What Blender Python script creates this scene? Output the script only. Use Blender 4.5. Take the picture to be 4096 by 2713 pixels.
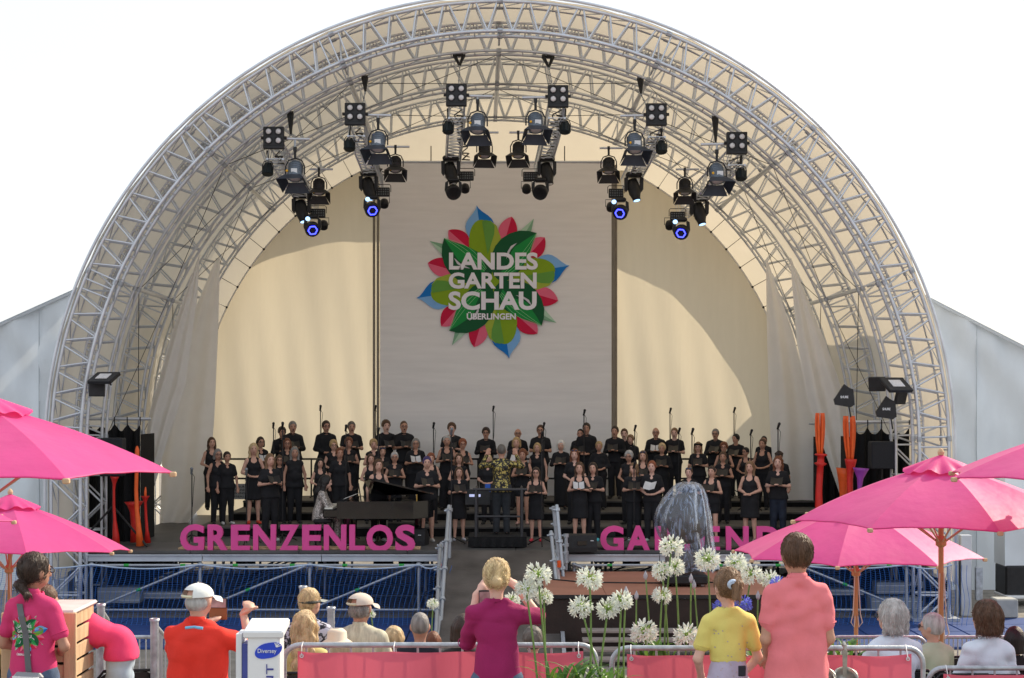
import bpy, math, random, re
import numpy as np
from mathutils import Vector, Matrix
random.seed(7); np.random.seed(7)
sc = bpy.context.scene
for o in list(bpy.data.objects): bpy.data.objects.remove(o)
COL = sc.collection
PI = math.pi
R = math.radians
# ------------------------------------------------------------------ camera, light, exposure
F = 1590.0; HZ = 400.0; CZ = 4.0
cd = bpy.data.cameras.new('camera'); cam = bpy.data.objects.new('camera', cd); COL.objects.link(cam)
cam.location = (0, 0, CZ); cam.rotation_euler = (R(90), 0, 0)
cd.sensor_width = 36; cd.lens = F/1024*36; cd.shift_y = (HZ-339)/1024; cd.clip_end = 8000; cd.clip_start = 0.1
sc.camera = cam
cd.dof.use_dof = False
SV = Vector((0.60, 0.55, 0.60)).normalized()          # towards the sun
w = bpy.data.worlds.new('World'); sc.world = w; w.use_nodes = True
nt = w.node_tree; nt.nodes.clear()
out = nt.nodes.new('ShaderNodeOutputWorld'); bg = nt.nodes.new('ShaderNodeBackground')
sky = nt.nodes.new('ShaderNodeTexSky'); sky.sky_type = 'NISHITA'; sky.sun_disc = False
sky.sun_elevation = math.asin(SV.z); sky.sun_rotation = math.atan2(SV.x, SV.y)
sky.dust_density = 3.5; sky.air_density = 1.3; sky.altitude = 400
mixn = nt.nodes.new('ShaderNodeMixRGB'); mixn.inputs[0].default_value = 0.62       # thin bright evening haze
mixn.inputs[2].default_value = (9.9, 10.25, 10.7, 1)
nt.links.new(sky.outputs[0], mixn.inputs[1]); nt.links.new(mixn.outputs[0], bg.inputs[0])
bg.inputs[1].default_value = 0.10
nt.links.new(bg.outputs[0], out.inputs[0])
sd = bpy.data.lights.new('sun', 'SUN'); so = bpy.data.objects.new('sun', sd); COL.objects.link(so)
sd.energy = 4.2; sd.angle = R(0.5); sd.color = (1.0, 0.86, 0.66)
so.rotation_euler = SV.to_track_quat('Z', 'Y').to_euler(); so.location = (30, 20, 40)
sc.view_settings.view_transform = 'Standard'; sc.view_settings.look = 'None'
sc.view_settings.gamma = 1; sc.view_settings.exposure = 0.42
sc.render.engine = 'CYCLES'
sc.cycles.max_bounces = 8; sc.cycles.diffuse_bounces = 4; sc.cycles.transparent_max_bounces = 12
# ------------------------------------------------------------------ helpers
def hexc(h):
    h = h.lstrip('#'); c = [int(h[i:i+2], 16)/255 for i in (0, 2, 4)]
    return tuple(((x+0.055)/1.055)**2.4 if x > 0.04045 else x/12.92 for x in c)
MATS = {}
def mat(name, c, rough=0.6, metal=0.0, var=0.12, scale=6.0, bump=0.0, bscale=40.0, trans=0.0, tcol=None, emit=None, estr=1.0, stretch=(1,1,1), spec=0.4, alpha=1.0, coat=0.0):
    """procedural material: base colour with mottling, optional bump and cloth translucency"""
    if name in MATS: return MATS[name]
    if isinstance(c, str): c = hexc(c)
    m = bpy.data.materials.new(name); m.use_nodes = True; t = m.node_tree; N = t.nodes; L = t.links
    b = N['Principled BSDF']; o = N['Material Output']
    tc = N.new('ShaderNodeTexCoord'); mp = N.new('ShaderNodeMapping'); mp.inputs['Scale'].default_value = stretch
    L.new(tc.outputs['Object'], mp.inputs[0])
    no = N.new('ShaderNodeTexNoise'); no.inputs['Scale'].default_value = scale; no.inputs['Detail'].default_value = 5
    L.new(mp.outputs[0], no.inputs['Vector'])
    rp = N.new('ShaderNodeValToRGB'); rp.color_ramp.elements[0].position = 0.3; rp.color_ramp.elements[1].position = 0.7
    lo = tuple(max(0, x*(1-var)) for x in c); hi = tuple(min(1, x*(1+var)) for x in c)
    rp.color_ramp.elements[0].color = lo+(1,); rp.color_ramp.elements[1].color = hi+(1,)
    L.new(no.outputs['Fac'], rp.inputs[0]); L.new(rp.outputs[0], b.inputs['Base Color'])
    b.inputs['Roughness'].default_value = rough; b.inputs['Metallic'].default_value = metal
    b.inputs['Specular IOR Level'].default_value = spec
    if coat: b.inputs['Coat Weight'].default_value = coat
    if bump:
        n2 = N.new('ShaderNodeTexNoise'); n2.inputs['Scale'].default_value = bscale; n2.inputs['Detail'].default_value = 4
        L.new(mp.outputs[0], n2.inputs['Vector'])
        bp = N.new('ShaderNodeBump'); bp.inputs['Strength'].default_value = bump; bp.inputs['Distance'].default_value = 0.02
        L.new(n2.outputs['Fac'], bp.inputs['Height']); L.new(bp.outputs[0], b.inputs['Normal'])
    if emit:
        b.inputs['Emission Color'].default_value = tuple(emit)+(1,); b.inputs['Emission Strength'].default_value = estr
    if trans:
        tr = N.new('ShaderNodeBsdfTranslucent'); mx = N.new('ShaderNodeMixShader'); mx.inputs[0].default_value = trans
        tr.inputs[0].default_value = tuple(tcol or c)+(1,)
        L.new(b.outputs[0], mx.inputs[1]); L.new(tr.outputs[0], mx.inputs[2]); L.new(mx.outputs[0], o.inputs[0])
    MATS[name] = m
    return m
def P(px, py, D): return Vector(((px-512)*D/F, D, CZ+(HZ-py)*D/F))     # picture position at a real distance D
def gz(y): return 0.0 if y >= 22 else 0.11*(22-max(y, -6))               # audience slope
class MB:
    def __init__(s): s.v = []; s.f = []; s.mi = []; s.cur = 0
    def add(s, vs, fs):
        n = len(s.v); s.v += [tuple(v) for v in vs]; s.f += [tuple(i+n for i in f) for f in fs]; s.mi += [s.cur]*len(fs); return s
    def box(s, c, d, rz=0, rx=0, ry=0, bev=0):
        M = Matrix.Rotation(rz, 3, 'Z') @ Matrix.Rotation(ry, 3, 'Y') @ Matrix.Rotation(rx, 3, 'X'); c = Vector(c)
        x, y, z = d[0]/2, d[1]/2, d[2]/2
        if bev:
            e = min(bev, x*.9, y*.9, z*.9); vs = []
            for sx in (-1,1):
                for sy in (-1,1):
                    for sz in (-1,1):
                        vs += [(sx*(x-e),sy*(y-e),sz*z),(sx*(x-e),sy*y,sz*(z-e)),(sx*x,sy*(y-e),sz*(z-e))]
            def I(sx,sy,sz,k): return ((sx*2+sy)*2+sz)*3+k
            fs = []
            fs += [(I(0,0,1,0),I(1,0,1,0),I(1,1,1,0),I(0,1,1,0)),(I(0,0,0,0),I(0,1,0,0),I(1,1,0,0),I(1,0,0,0))]
            fs += [(I(0,0,0,1),I(1,0,0,1),I(1,0,1,1),I(0,0,1,1)),(I(0,1,0,1),I(0,1,1,1),I(1,1,1,1),I(1,1,0,1))]
            fs += [(I(0,0,0,2),I(0,0,1,2),I(0,1,1,2),I(0,1,0,2)),(I(1,0,0,2),I(1,1,0,2),I(1,1,1,2),I(1,0,1,2))]
            for a in (0,1):
                for b in (0,1):
                    fs += [(I(0,a,b,0),I(1,a,b,0),I(1,a,b,1),I(0,a,b,1)),(I(a,0,b,0),I(a,1,b,0),I(a,1,b,2),I(a,0,b,2)),(I(a,b,0,1),I(a,b,1,1),I(a,b,1,2),I(a,b,0,2))]
                    for q in (0,1): fs.append((I(a,b,q,0),I(a,b,q,1),I(a,b,q,2)))
            return s.add([M@Vector(v)+c for v in vs], fs)
        vs = [M@Vector((a*x, b*y, g*z))+c for a in (-1,1) for b in (-1,1) for g in (-1,1)]
        return s.add(vs, [(0,1,3,2),(4,6,7,5),(0,4,5,1),(2,3,7,6),(0,2,6,4),(1,5,7,3)])
    def tube(s, a, b, r, n=8, r2=None, cap=True):
        a = Vector(a); b = Vector(b); d = b-a
        if d.length < 1e-6: return s
        q = d.to_track_quat('Z', 'Y'); r2 = r if r2 is None else r2
        vs = []
        for k in range(n):
            t = 2*PI*k/n; u = q@Vector((math.cos(t), math.sin(t), 0)); vs += [a+u*r, b+u*r2]
        fs = [(2*k, 2*((k+1)%n), 2*((k+1)%n)+1, 2*k+1) for k in range(n)]
        if cap: fs += [tuple(2*k for k in reversed(range(n))), tuple(2*k+1 for k in range(n))]
        return s.add(vs, fs)
    def path(s, pts, r, n=6, rs=None):
        pts = [Vector(p) for p in pts]; m = len(pts); vs = []
        pd = None
        for i, p in enumerate(pts):
            d = (pts[min(i+1, m-1)]-pts[max(i-1, 0)]).normalized()
            if pd is None:
                ref = Vector((0,0,1)) if abs(d.z) < .9 else Vector((0,1,0)); u = d.cross(ref).normalized()
            else:
                u = (u - d*u.dot(d)).normalized()
            pd = d; v = d.cross(u); rr = rs[i] if rs else r
            vs += [p+(u*math.cos(2*PI*k/n)+v*math.sin(2*PI*k/n))*rr for k in range(n)]
        fs = [(i*n+k, i*n+(k+1)%n, (i+1)*n+(k+1)%n, (i+1)*n+k) for i in range(m-1) for k in range(n)]
        fs += [tuple(reversed(range(n))), tuple((m-1)*n+k for k in range(n))]
        return s.add(vs, fs)
    def lathe(s, prof, c=(0,0,0), n=16, q=None, cap=True):
        c = Vector(c); vs = []
        for r, z in prof:
            for k in range(n):
                v = Vector((r*math.cos(2*PI*k/n), r*math.sin(2*PI*k/n), z)); vs.append((q@v if q else v)+c)
        m = len(prof)
        fs = [(i*n+k, i*n+(k+1)%n, (i+1)*n+(k+1)%n, (i+1)*n+k) for i in range(m-1) for k in range(n)]
        if cap: fs += [tuple(reversed(range(n))), tuple((m-1)*n+k for k in range(n))]
        return s.add(vs, fs)
    def ball(s, c, r, n=10, m=6):
        if not isinstance(r, (tuple, list)): r = (r, r, r)
        vs = [(c[0], c[1], c[2]-r[2])]
        for i in range(1, m):
            t = PI*i/m
            for k in range(n):
                vs.append((c[0]+r[0]*math.sin(t)*math.cos(2*PI*k/n), c[1]+r[1]*math.sin(t)*math.sin(2*PI*k/n), c[2]-r[2]*math.cos(t)))
        vs.append((c[0], c[1], c[2]+r[2])); e = len(vs)-1
        fs = [(0, 1+(k+1)%n, 1+k) for k in range(n)]
        fs += [(1+i*n+k, 1+i*n+(k+1)%n, 1+(i+1)*n+(k+1)%n, 1+(i+1)*n+k) for i in range(m-2) for k in range(n)]
        fs += [(e, 1+(m-2)*n+k, 1+(m-2)*n+(k+1)%n) for k in range(n)]
        return s.add(vs, fs)
    def grid(s, fn, nu, nv):
        vs = [fn(i/nu, j/nv) for j in range(nv+1) for i in range(nu+1)]
        fs = [(j*(nu+1)+i, j*(nu+1)+i+1, (j+1)*(nu+1)+i+1, (j+1)*(nu+1)+i) for j in range(nv) for i in range(nu)]
        return s.add(vs, fs)
    def prism(s, pts, y0, y1):
        """outline in x,z extruded along y"""
        n = len(pts); vs = [(x, y0, z) for x, z in pts]+[(x, y1, z) for x, z in pts]
        return s.add(vs, [tuple(range(n)), tuple(reversed(range(n, 2*n)))]+[(k, k+n, (k+1)%n+n, (k+1)%n) for k in range(n)])
    def build(s, name, m, parent=None, smooth=False, world=True, angle=None):
        me = bpy.data.meshes.new(name)
        off = Vector((0,0,0))
        if world and parent is not None:
            off = parent.location.copy(); pp = parent.parent
            while pp is not None: off = off+pp.location; pp = pp.parent
        me.from_pydata([tuple(Vector(v)-off) for v in s.v], [], s.f)
        for mm in (m if isinstance(m, (list, tuple)) else [m]): me.materials.append(mm)
        if isinstance(m, (list, tuple)): me.polygons.foreach_set('material_index', s.mi)
        if smooth: me.polygons.foreach_set('use_smooth', [True]*len(me.polygons))
        me.update()
        o = bpy.data.objects.new(name, me); COL.objects.link(o)
        if parent is not None: o.parent = parent
        return o
def tag(o, label=None, cat=None, group=None, kind=None):
    if label: o['label'] = label
    if cat: o['category'] = cat
    if group: o['group'] = group
    if kind: o['kind'] = kind
    return o
def thing(name, label, cat, loc=(0,0,0), rz=0, group=None):
    o = bpy.data.objects.new(name, None); COL.objects.link(o); o.empty_display_size = .1
    o.location = loc; o.rotation_euler = (0, 0, rz); return tag(o, label, cat, group)
def kids(o): return [c for c in bpy.data.objects if c.parent == o]
CH = {}
def copy_tree(o, parent=None):
    c = o.copy(); COL.objects.link(c)
    if parent is not None: c.parent = parent
    for ch in o.children: copy_tree(ch, c)
    return c
_cyl = {}
def rod(name, a, b, r, m, parent=None, n=8):
    """one bar as an object; bars of one material share a unit mesh"""
    key = (m.name, n)
    if key not in _cyl:
        t = MB(); t.tube((0,0,0), (0,0,1), 1, n); me = bpy.data.meshes.new('bar')
        me.from_pydata(t.v, [], t.f); me.materials.append(m)
        me.polygons.foreach_set('use_smooth', [len(f) == 4 for f in t.f]); _cyl[key] = me
    a = Vector(a); b = Vector(b); d = b-a
    o = bpy.data.objects.new(name, _cyl[key]); COL.objects.link(o)
    off = Vector((0,0,0)); p = parent
    while p is not None: off = off+p.location; p = p.parent
    if parent is not None: o.parent = parent
    o.matrix_basis = Matrix.Translation(a-off) @ d.to_track_quat('Z', 'Y').to_matrix().to_4x4() @ Matrix.Diagonal((r, r, d.length, 1))
    return o
def text(name, s, m, x0, x1, z0, z1, y, parent=None, ext=0.004, bold=0.02, M=None):
    """lettering fitted into the box x0..x1, z0..z1 on the plane y, facing the camera; M maps it elsewhere"""
    c = bpy.data.curves.new(name, 'FONT'); c.body = s; c.size = 1; c.extrude = 0.5; c.offset = bold; c.resolution_u = 4
    o = bpy.data.objects.new(name, c); COL.objects.link(o)
    dg = bpy.context.evaluated_depsgraph_get(); dg.update(); ev = o.evaluated_get(dg); me = bpy.data.meshes.new_from_object(ev)
    bpy.data.objects.remove(o); bpy.data.curves.remove(c)
    n = len(me.vertices); a = np.empty(n*3); me.vertices.foreach_get('co', a); a = a.reshape(-1, 3)
    mn = a.min(0); mx = a.max(0)
    X = x0+(a[:,0]-mn[0])/(mx[0]-mn[0])*(x1-x0); Z = z0+(a[:,1]-mn[1])/(mx[1]-mn[1])*(z1-z0); Y = y-(a[:,2]+.5)*ext
    V = np.stack([X, Y, Z], 1)
    if M is not None: V = np.array([tuple(M(Vector(v)) if callable(M) and not isinstance(M, Matrix) else M@Vector(v)) for v in V])
    elif parent is not None:
        off = parent.location.copy(); pp = parent.parent
        while pp is not None: off = off+pp.location; pp = pp.parent
        V = V-np.array(off)
    me.vertices.foreach_set('co', V.ravel()); me.materials.clear(); me.materials.append(m); me.update()
    me.name = name; o = bpy.data.objects.new(name, me); COL.objects.link(o)
    if parent is not None: o.parent = parent
    return o
# ------------------------------------------------------------------ materials
ALU = mat('aluminium', (.60,.63,.68), .42, .6, .12, 3, .15, 60)
STEEL = mat('galvanised_steel', (.42,.45,.49), .5, .7, .25, 14, .2, 80)
BLACK = mat('black_metal', (.014,.014,.016), .5, .0, .3, 9, .1, 60)
BLACKGLOSS = mat('black_lacquer', (.008,.008,.009), .08, 0, .2, 4, coat=.6)
DARKCLOTH = mat('black_cloth', (.005,.005,.006), .95, 0, .3, 5, .4, 25, stretch=(3,3,.6))
MEMB = mat('roof_membrane', (.68,.66,.62), .75, 0, .05, 2, .35, 3, trans=.32, tcol=(.72,.64,.50), stretch=(1,1,1))
WALLM = mat('backdrop_membrane', (.60,.56,.47), .8, 0, .05, 1.6, .5, 2.2, trans=.35, tcol=(.82,.74,.57), stretch=(3,1,.5))
CURT = mat('curtain_cloth', (.84,.83,.82), .9, 0, .04, 3, .2, 6, trans=.32)
TENT = mat('white_tent_sheet', (.72,.78,.84), .7, 0, .05, 2.2, .5, 2.5, trans=.12, tcol=(.6,.66,.72), stretch=(1.2,1,.6))
WHITE = mat('white_paint', (.76,.78,.80), .45, 0, .04, 5)
GREYF = mat('stage_deck', (.075,.074,.075), .55, 0, .35, 1.2, .1, 20)
RISER = mat('riser_top', (.09,.085,.08), .7, 0, .35, 3)
WOOD = mat('pale_wood', (.58,.40,.24), .7, 0, .2, 3, .25, 30, stretch=(6,6,1))
POLEW = mat('umbrella_wood', (.50,.27,.11), .5, 0, .15, 4, .1, 20, stretch=(8,8,.6))
PINKU = mat('umbrella_pink_cloth', (.76,.075,.34), .52, 0, .06, 3, .3, 9, trans=.40, tcol=(.95,.11,.34), spec=.45)
PINKU.node_tree.nodes['Principled BSDF'].inputs['Sheen Weight'].default_value = .16; PINKU.node_tree.nodes['Principled BSDF'].inputs['Sheen Roughness'].default_value = .35
LETTER = mat('letter_pink', (.74,.075,.31), .5, 0, .05, 3)
BANNER = mat('banner_cloth', (.84,.815,.81), .85, 0, .04, 2, .15, 3, stretch=(.4,1,4))
# ------------------------------------------------------------------ ground, hill
def ground():
    m = MB(); ys = [-60,-30,-6,0,4,8,12,16,20,22,25,29,34,40,60,120,400,1500,6000]; xs = [-6000,-800,-120,-40,-20,-10,0,10,20,40,120,800,6000]
    for y in ys:
        for x in xs: m.v.append((x, y, gz(y)))
    n = len(xs)
    m.f = [(j*n+i, j*n+i+1, (j+1)*n+i+1, (j+1)*n+i) for j in range(len(ys)-1) for i in range(n-1)]; m.mi = [0]*len(m.f)
    tag(m.build('ground', mat('gravel_ground', (.23,.21,.18), .9, 0, .25, 3, .5, 60)), 'pale compacted gravel ground sloping down to the stage', kind='structure')
    m = MB()
    for i in range(-14, 15):
        for j in range(4):
            c = Vector((i*.86+.4, 25.9+j*.86, .02)); m.box(c, (.84, .84, .05), bev=.01)
    tag(m.build('blue_floor', mat('blue_plastic_floor', (.015,.05,.19), .6, 0, .2, 2, .1, 30)), 'blue plastic floor tiles in front of the stage', kind='structure')
    m = MB(); pts = []
    for i in range(60):
        x = -500+i*60; h = 30+max(0, 75*math.exp(-((x-1050)/420)**2))+4*math.sin(i*1.7)
        if x < 250: h *= .1
        pts.append((x, h))
    for x, h in pts: m.v += [(x, 1500, -5), (x, 1500+h*.6, h*.8), (x, 1700, h)]
    m.f = [(3*i+k, 3*(i+1)+k, 3*(i+1)+k+1, 3*i+k+1) for i in range(59) for k in range(2)]; m.mi = [0]*len(m.f)
    tag(m.build('hill', mat('wooded_hill', (.10,.17,.20), .95, 0, .3, .02), smooth=True), 'distant wooded hill', kind='structure')
ground()
# ------------------------------------------------------------------ stage deck and risers
SZ = 1.25
def cx(D): return -.215-.02*(D-28.5)
def stage():
    rt = thing('stage', 'low grey stage deck carried by scaffolding behind blue nets', 'stage', (0, 29, 0)); 
    m = MB()
    for i in range(8):
        for j in range(5):
            m.box((-7.85+1.98*(i+.5)-.0, 29.02+1.9*(j+.5), SZ-.03), (1.972, 1.892, .06), bev=.006)
    m.build('deck', GREYF, rt)
    # fascia beams left and right of the ramp
    for (a, b, n) in ((P(84,0,29).x, P(441,0,29).x, 3), (P(563,0,29).x, P(948,0,29).x, 4)):
        L = (b-a)/n
        for i in range(n):
            o = MB(); o.box((a+L*(i+.5), 28.96, SZ-.125), (L-.012, .06, .13), bev=.008); o.box((a+L*(i+.5), 28.93, SZ-.068), (L-.012, .09, .016)); o.build('fascia_beam', mat('beam_paint', (.56,.60,.66), .5, .1, .08, 3), rt)
    GR = mat('green_tape', (.03,.35,.06), .6); OR = mat('orange_tape', (.9,.12,.02), .6)
    for (xs, xe) in ((92, 440), (566, 945)):
        xl = [92, 200.5, 310, 419] if xs == 92 else [574, 684, 795, 906]
        for k, px in enumerate(xl):
            x = P(px, 0, 28.9).x
            rod('post', (x, 28.86, 0), (x, 28.86, SZ-.2), .03, STEEL, rt)
            rod('post', (x, 31.2, 0), (x, 31.2, SZ-.1), .03, STEEL, rt)
            rod('coupler', (x,28.86,.97), (x,28.86,1.04), .05, STEEL, rt, 10); rod('coupler', (x,28.86,.16), (x,28.86,.22), .05, STEEL, rt, 10); rod('foot_plate', (x,28.86,.0), (x,28.86,.03), .09, STEEL, rt, 10)
            if k < 3 or xs == 92:
                x2 = P(xl[k+1], 0, 28.9).x if k < 3 else P(447, 0, 28.9).x
                rod('rail', (x, 28.86, 1.0), (x2, 28.86, 1.0), .025, STEEL, rt)
                rod('rail', (x, 28.86, .19), (x2, 28.86, .19), .025, STEEL, rt)
                if k < 3:
                    (za, zb) = (.2, 1.02) if xs == 92 else (1.02, .2)
                    rod('diagonal_brace', (x, 28.82, za), (x2, 28.82, zb), .024, STEEL, rt)
                    for t in (.3, .82):
                        a = Vector((x, 28.86, 1.0)).lerp(Vector((x2, 28.86, 1.0)), t); b = a+Vector((.09,0,0)); rod('tape', a, b, .0275, GR, rt)
                    a = Vector((x, 28.82, za)).lerp(Vector((x2, 28.82, zb)), .42); b = Vector((x, 28.82, za)).lerp(Vector((x2, 28.82, zb)), .46); rod('tape', a, b, .0275, GR, rt)
    # inner substructure: rows of posts and braces fading into the dark below the deck
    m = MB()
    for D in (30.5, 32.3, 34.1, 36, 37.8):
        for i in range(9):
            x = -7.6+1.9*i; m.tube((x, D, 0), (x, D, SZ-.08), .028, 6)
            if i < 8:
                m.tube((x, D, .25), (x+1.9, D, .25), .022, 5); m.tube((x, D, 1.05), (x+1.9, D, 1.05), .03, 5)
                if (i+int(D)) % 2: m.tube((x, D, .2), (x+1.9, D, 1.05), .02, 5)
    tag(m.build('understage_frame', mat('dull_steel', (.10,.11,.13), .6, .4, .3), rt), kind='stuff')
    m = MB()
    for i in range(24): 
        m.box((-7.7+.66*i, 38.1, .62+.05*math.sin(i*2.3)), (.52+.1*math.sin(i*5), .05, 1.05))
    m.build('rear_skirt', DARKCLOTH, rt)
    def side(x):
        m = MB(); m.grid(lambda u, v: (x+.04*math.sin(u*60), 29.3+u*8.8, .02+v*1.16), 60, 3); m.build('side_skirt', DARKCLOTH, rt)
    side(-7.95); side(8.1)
    # risers
    for k, (D0, D1, z) in enumerate(((32.0, 33.7, .2), (33.7, 35.4, .37), (35.4, 37.3, .507))):
        xs = [-6.35+.35*(k>0)+i*(12.9/6) for i in range(7)]
        for i in range(6):
            o = MB(); o.cur = 0; o.box(((xs[i]+xs[i+1])/2, (D0+D1)/2, SZ+z-.02), (12.9/6-.012, D1-D0-.008, .04), bev=.004)
            o.cur = 1; o.box(((xs[i]+xs[i+1])/2, D0+.03, SZ+(z-.04)/2+.001), (12.9/6-.03, .02, z-.044))
            o.build('riser', [RISER, DARKCLOTH], rt)
stage()
# boxes and stored gear under the stage
def stored():
    G = mat('grey_case', (.28,.31,.34), .6, 0, .15)
    for i, (px, py, w_, h_, D, t) in enumerate(((65,584,.22,.5,29.7,'tall grey flight case under the stage behind the left lattice leg'), (121,594,.8,.3,29.9,'wide pale case under the left stage end beneath the brace'), (160,594,1.3,.14,30.2,'long grey beam lying under the stage beside the wide pale case'), (889,587,.55,.22,29.8,'pale box under the right stage end marked with small print'), (843,591,.7,.12,30.0,'grey plank stack under the stage left of the printed box'), (893,603,.9,.25,29.6,'low pale box below the printed box at the right stage end'))):
        c = P(px, py, D); r = thing('storage_case', t, 'case', (c.x, D, c.z-h_/2), group='cases stored under the stage')
        o = MB(); o.box(c, (w_, .4, h_), bev=.012); o.build('case', G, r)
        o = MB(); o.box((c.x, D-.205, c.z+h_*.22), (w_*.98, .012, .015)); o.box((c.x, D-.205, c.z-h_*.3), (w_*.98, .012, .012)); o.build('edge_rail', ALU, r)
stored()
# ------------------------------------------------------------------ arch roof
RO, RI, ZC = 8.05, 7.52, 3.1
def arcpt(th, r, D, dz=0):
    """th 0..pi over the arch; below the springing the legs run straight to the ground"""
    return Vector((cx(D)+r*math.cos(th), D, ZC+r*math.sin(th)))
def leg(side, r, D, z): return Vector((cx(D)+side*r, D, z))
def roof():
    rt = thing('arched_stage_roof', 'tall semicircular aluminium truss roof with pale membrane over the stage', 'stage roof', (cx(28.5), 28.5, 0))
    joints = [R(a) for a in (1.5, 23.6, 45.8, 67.9, 90, 112.1, 134.2, 156.4, 178.5)]
    def chord(m, r, D, rad, n=7):
        pts = [leg(1, r, D, z) for z in (0, 1, 2)]+[arcpt(PI*i/80, r, D) for i in range(81)]+[leg(-1, r, D, z) for z in (2, 1, 0)]
        m.path(pts, rad, n)
    def nodes(bays):
        per = PI/bays; return per
    for ai, (D, dep, rad, single) in enumerate(((28.5, .42, .034, True), (30.1, .35, .028, True), (33.3, .5, .028, False), (37.2, .42, .026, False))):
        m = MB()
        for DD in (D, D+dep):
            chord(m, RO, DD, rad); chord(m, RI, DD, rad)
        ar = m.build('truss_arch', ALU, rt, smooth=True)
        bays = 52; per = PI/bays; rb = .019
        rest = MB()
        def br(a, b, big=False):
            if single and big: rod('brace', a, b, rb, ALU, ar, 6)
            else: rest.tube(a, b, rb*.95, 5, cap=False)
        for i in range(bays):
            t0 = i*per; t1 = t0+per/2; t2 = t0+per
            near_joint = any(abs(t1-j) < per*.5 for j in joints)
            for DD, big in ((D, True), (D+dep, False)):
                if near_joint and DD == D:
                    for tt in (t0+per*.12, t0+per*.5, t0+per*.88): br(arcpt(tt, RO, DD), arcpt(tt, RI, DD), big)
                else:
                    br(arcpt(t0+.1*per, RO, DD), arcpt(t1, RI, DD), big); br(arcpt(t1, RI, DD), arcpt(t2-.1*per, RO, DD), big)
            if i % 1 == 0:
                rest.tube(arcpt(t0, RI, D), arcpt(t0, RI, D+dep), .013, 5, cap=False)
                rest.tube(arcpt(t0, RI, D), arcpt(t2, RI, D+dep), .011, 5, cap=False) if i % 2 else None
                rest.tube(arcpt(t0, RO, D), arcpt(t2, RO, D+dep), .011, 5, cap=False)
                rest.tube(arcpt(t0, RO, D+dep), arcpt(t0, RO, D), .013, 5, cap=False)
        for s in (1, -1):
            zs = [ZC-.52*k for k in range(0, 7)]
            for k in range(6):
                for DD, big in ((D, True), (D+dep, False)):
                    a, b = (RO, RI) if k % 2 else (RI, RO)
                    br(leg(s, a, DD, zs[k]), leg(s, b, DD, max(0, zs[k+1])), big); 
                    if k in (1, 3, 5): br(leg(s, RO, DD, zs[k]), leg(s, RI, DD, zs[k]), big)
                rest.tube(leg(s, RI, D, zs[k]), leg(s, RI, D+dep, max(0,zs[k+1])), .012, 5, cap=False)
                rest.tube(leg(s, RO, D, zs[k]), leg(s, RO, D+dep, max(0,zs[k+1])), .012, 5, cap=False)
                rest.tube(leg(s, RI, D, zs[k]), leg(s, RI, D+dep, zs[k]), .012, 5, cap=False)
            q = MB(); q.box((cx(D)+s*(RO+RI)/2, D+dep/2, .05), (.85, dep+.3, .1)); q.build('base_plate', STEEL, ar)
        tag(rest.build('lattice_web', ALU, ar), kind='stuff')
        jp = MB()
        for j in joints:
            for DD in (D, D+dep):
                for rr in (RO, RI):
                    a = arcpt(j-.006, rr, DD); b = arcpt(j+.006, rr, DD); jp.tube(a, b, rad*1.5, 8)
        jp.build('splice_joint', STEEL, ar)
    # purlins, tie rods, rafter wires
    for j in joints[1:-1]:
        for (a, b, rr) in ((28.9, 30.1, .022), (30.45, 33.3, .045), (33.8, 37.2, .045)):
            r_ = RI+.05 if rr > .03 else RI+.1
            rod('purlin', arcpt(j, r_, a), arcpt(j, r_, b), rr, ALU, rt)
    wires = MB()
    for j in range(len(joints)-1):
        for (a, b) in ((30.45, 33.3), (33.8, 37.2)):
            wires.tube(arcpt(joints[j], RI, a), arcpt(joints[j+1], RI, b), .007, 4); wires.tube(arcpt(joints[j+1], RI, a), arcpt(joints[j], RI, b), .007, 4)
    wires.build('tie_wires', BLACK, rt)
    # membrane: sags a little between the arches
    def rr(D):
        segs = [28.45, 30.3, 33.5, 37.4, 38.2]
        for a, b in zip(segs, segs[1:]):
            if a <= D <= b+1e-6: return RO+.05-.11*math.sin(PI*(D-a)/(b-a))
        return RO+.05
    m = MB(); Ds = [28.45, 28.6, 29.2, 29.8, 30.3, 31.1, 31.9, 32.7, 33.5, 34.5, 35.5, 36.5, 37.4, 37.8, 38.2]
    ths = [('l', 1, z) for z in (.75, 1.5, 2.3)]+[('a', i*PI/72) for i in range(73)]+[('l', -1, z) for z in (2.3, 1.5, .75)]
    def mp(t, D, e=0):
        r_ = rr(D)+e
        return leg(t[1], r_, D, t[2]) if t[0] == 'l' else arcpt(t[1], r_+.012*math.sin(t[1]*90), D)
    nt_ = len(ths)
    for D in Ds: m.v += [tuple(mp(t, D)) for t in ths]
    m.f = [(j*nt_+i, j*nt_+i+1, (j+1)*nt_+i+1, (j+1)*nt_+i) for j in range(len(Ds)-1) for i in range(nt_-1)]; m.mi = [0]*len(m.f)
    m.build('membrane', MEMB, rt, smooth=True)
    # rear hood: the roof runs on behind the backdrop and turns inward
    m = MB(); n = 72; rows = 5
    for k in range(rows):
        for i in range(n+1):
            th = i*PI/n; Lh = .55+.9*max(0, math.sin(th))**2*(1 if th < PI*.5 else .9)
            t = k/(rows-1); r_ = RO+.05-(.95+.75*max(0,math.sin(th))**6)*t**1.3
            m.v.append(tuple(arcpt(th, r_, 38.2+Lh*t)))
    m.f = [(k*(n+1)+i, k*(n+1)+i+1, (k+1)*(n+1)+i+1, (k+1)*(n+1)+i) for k in range(rows-1) for i in range(n)]; m.mi = [0]*len(m.f)
    m.build('rear_hood', MEMB, rt, smooth=True)
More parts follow.
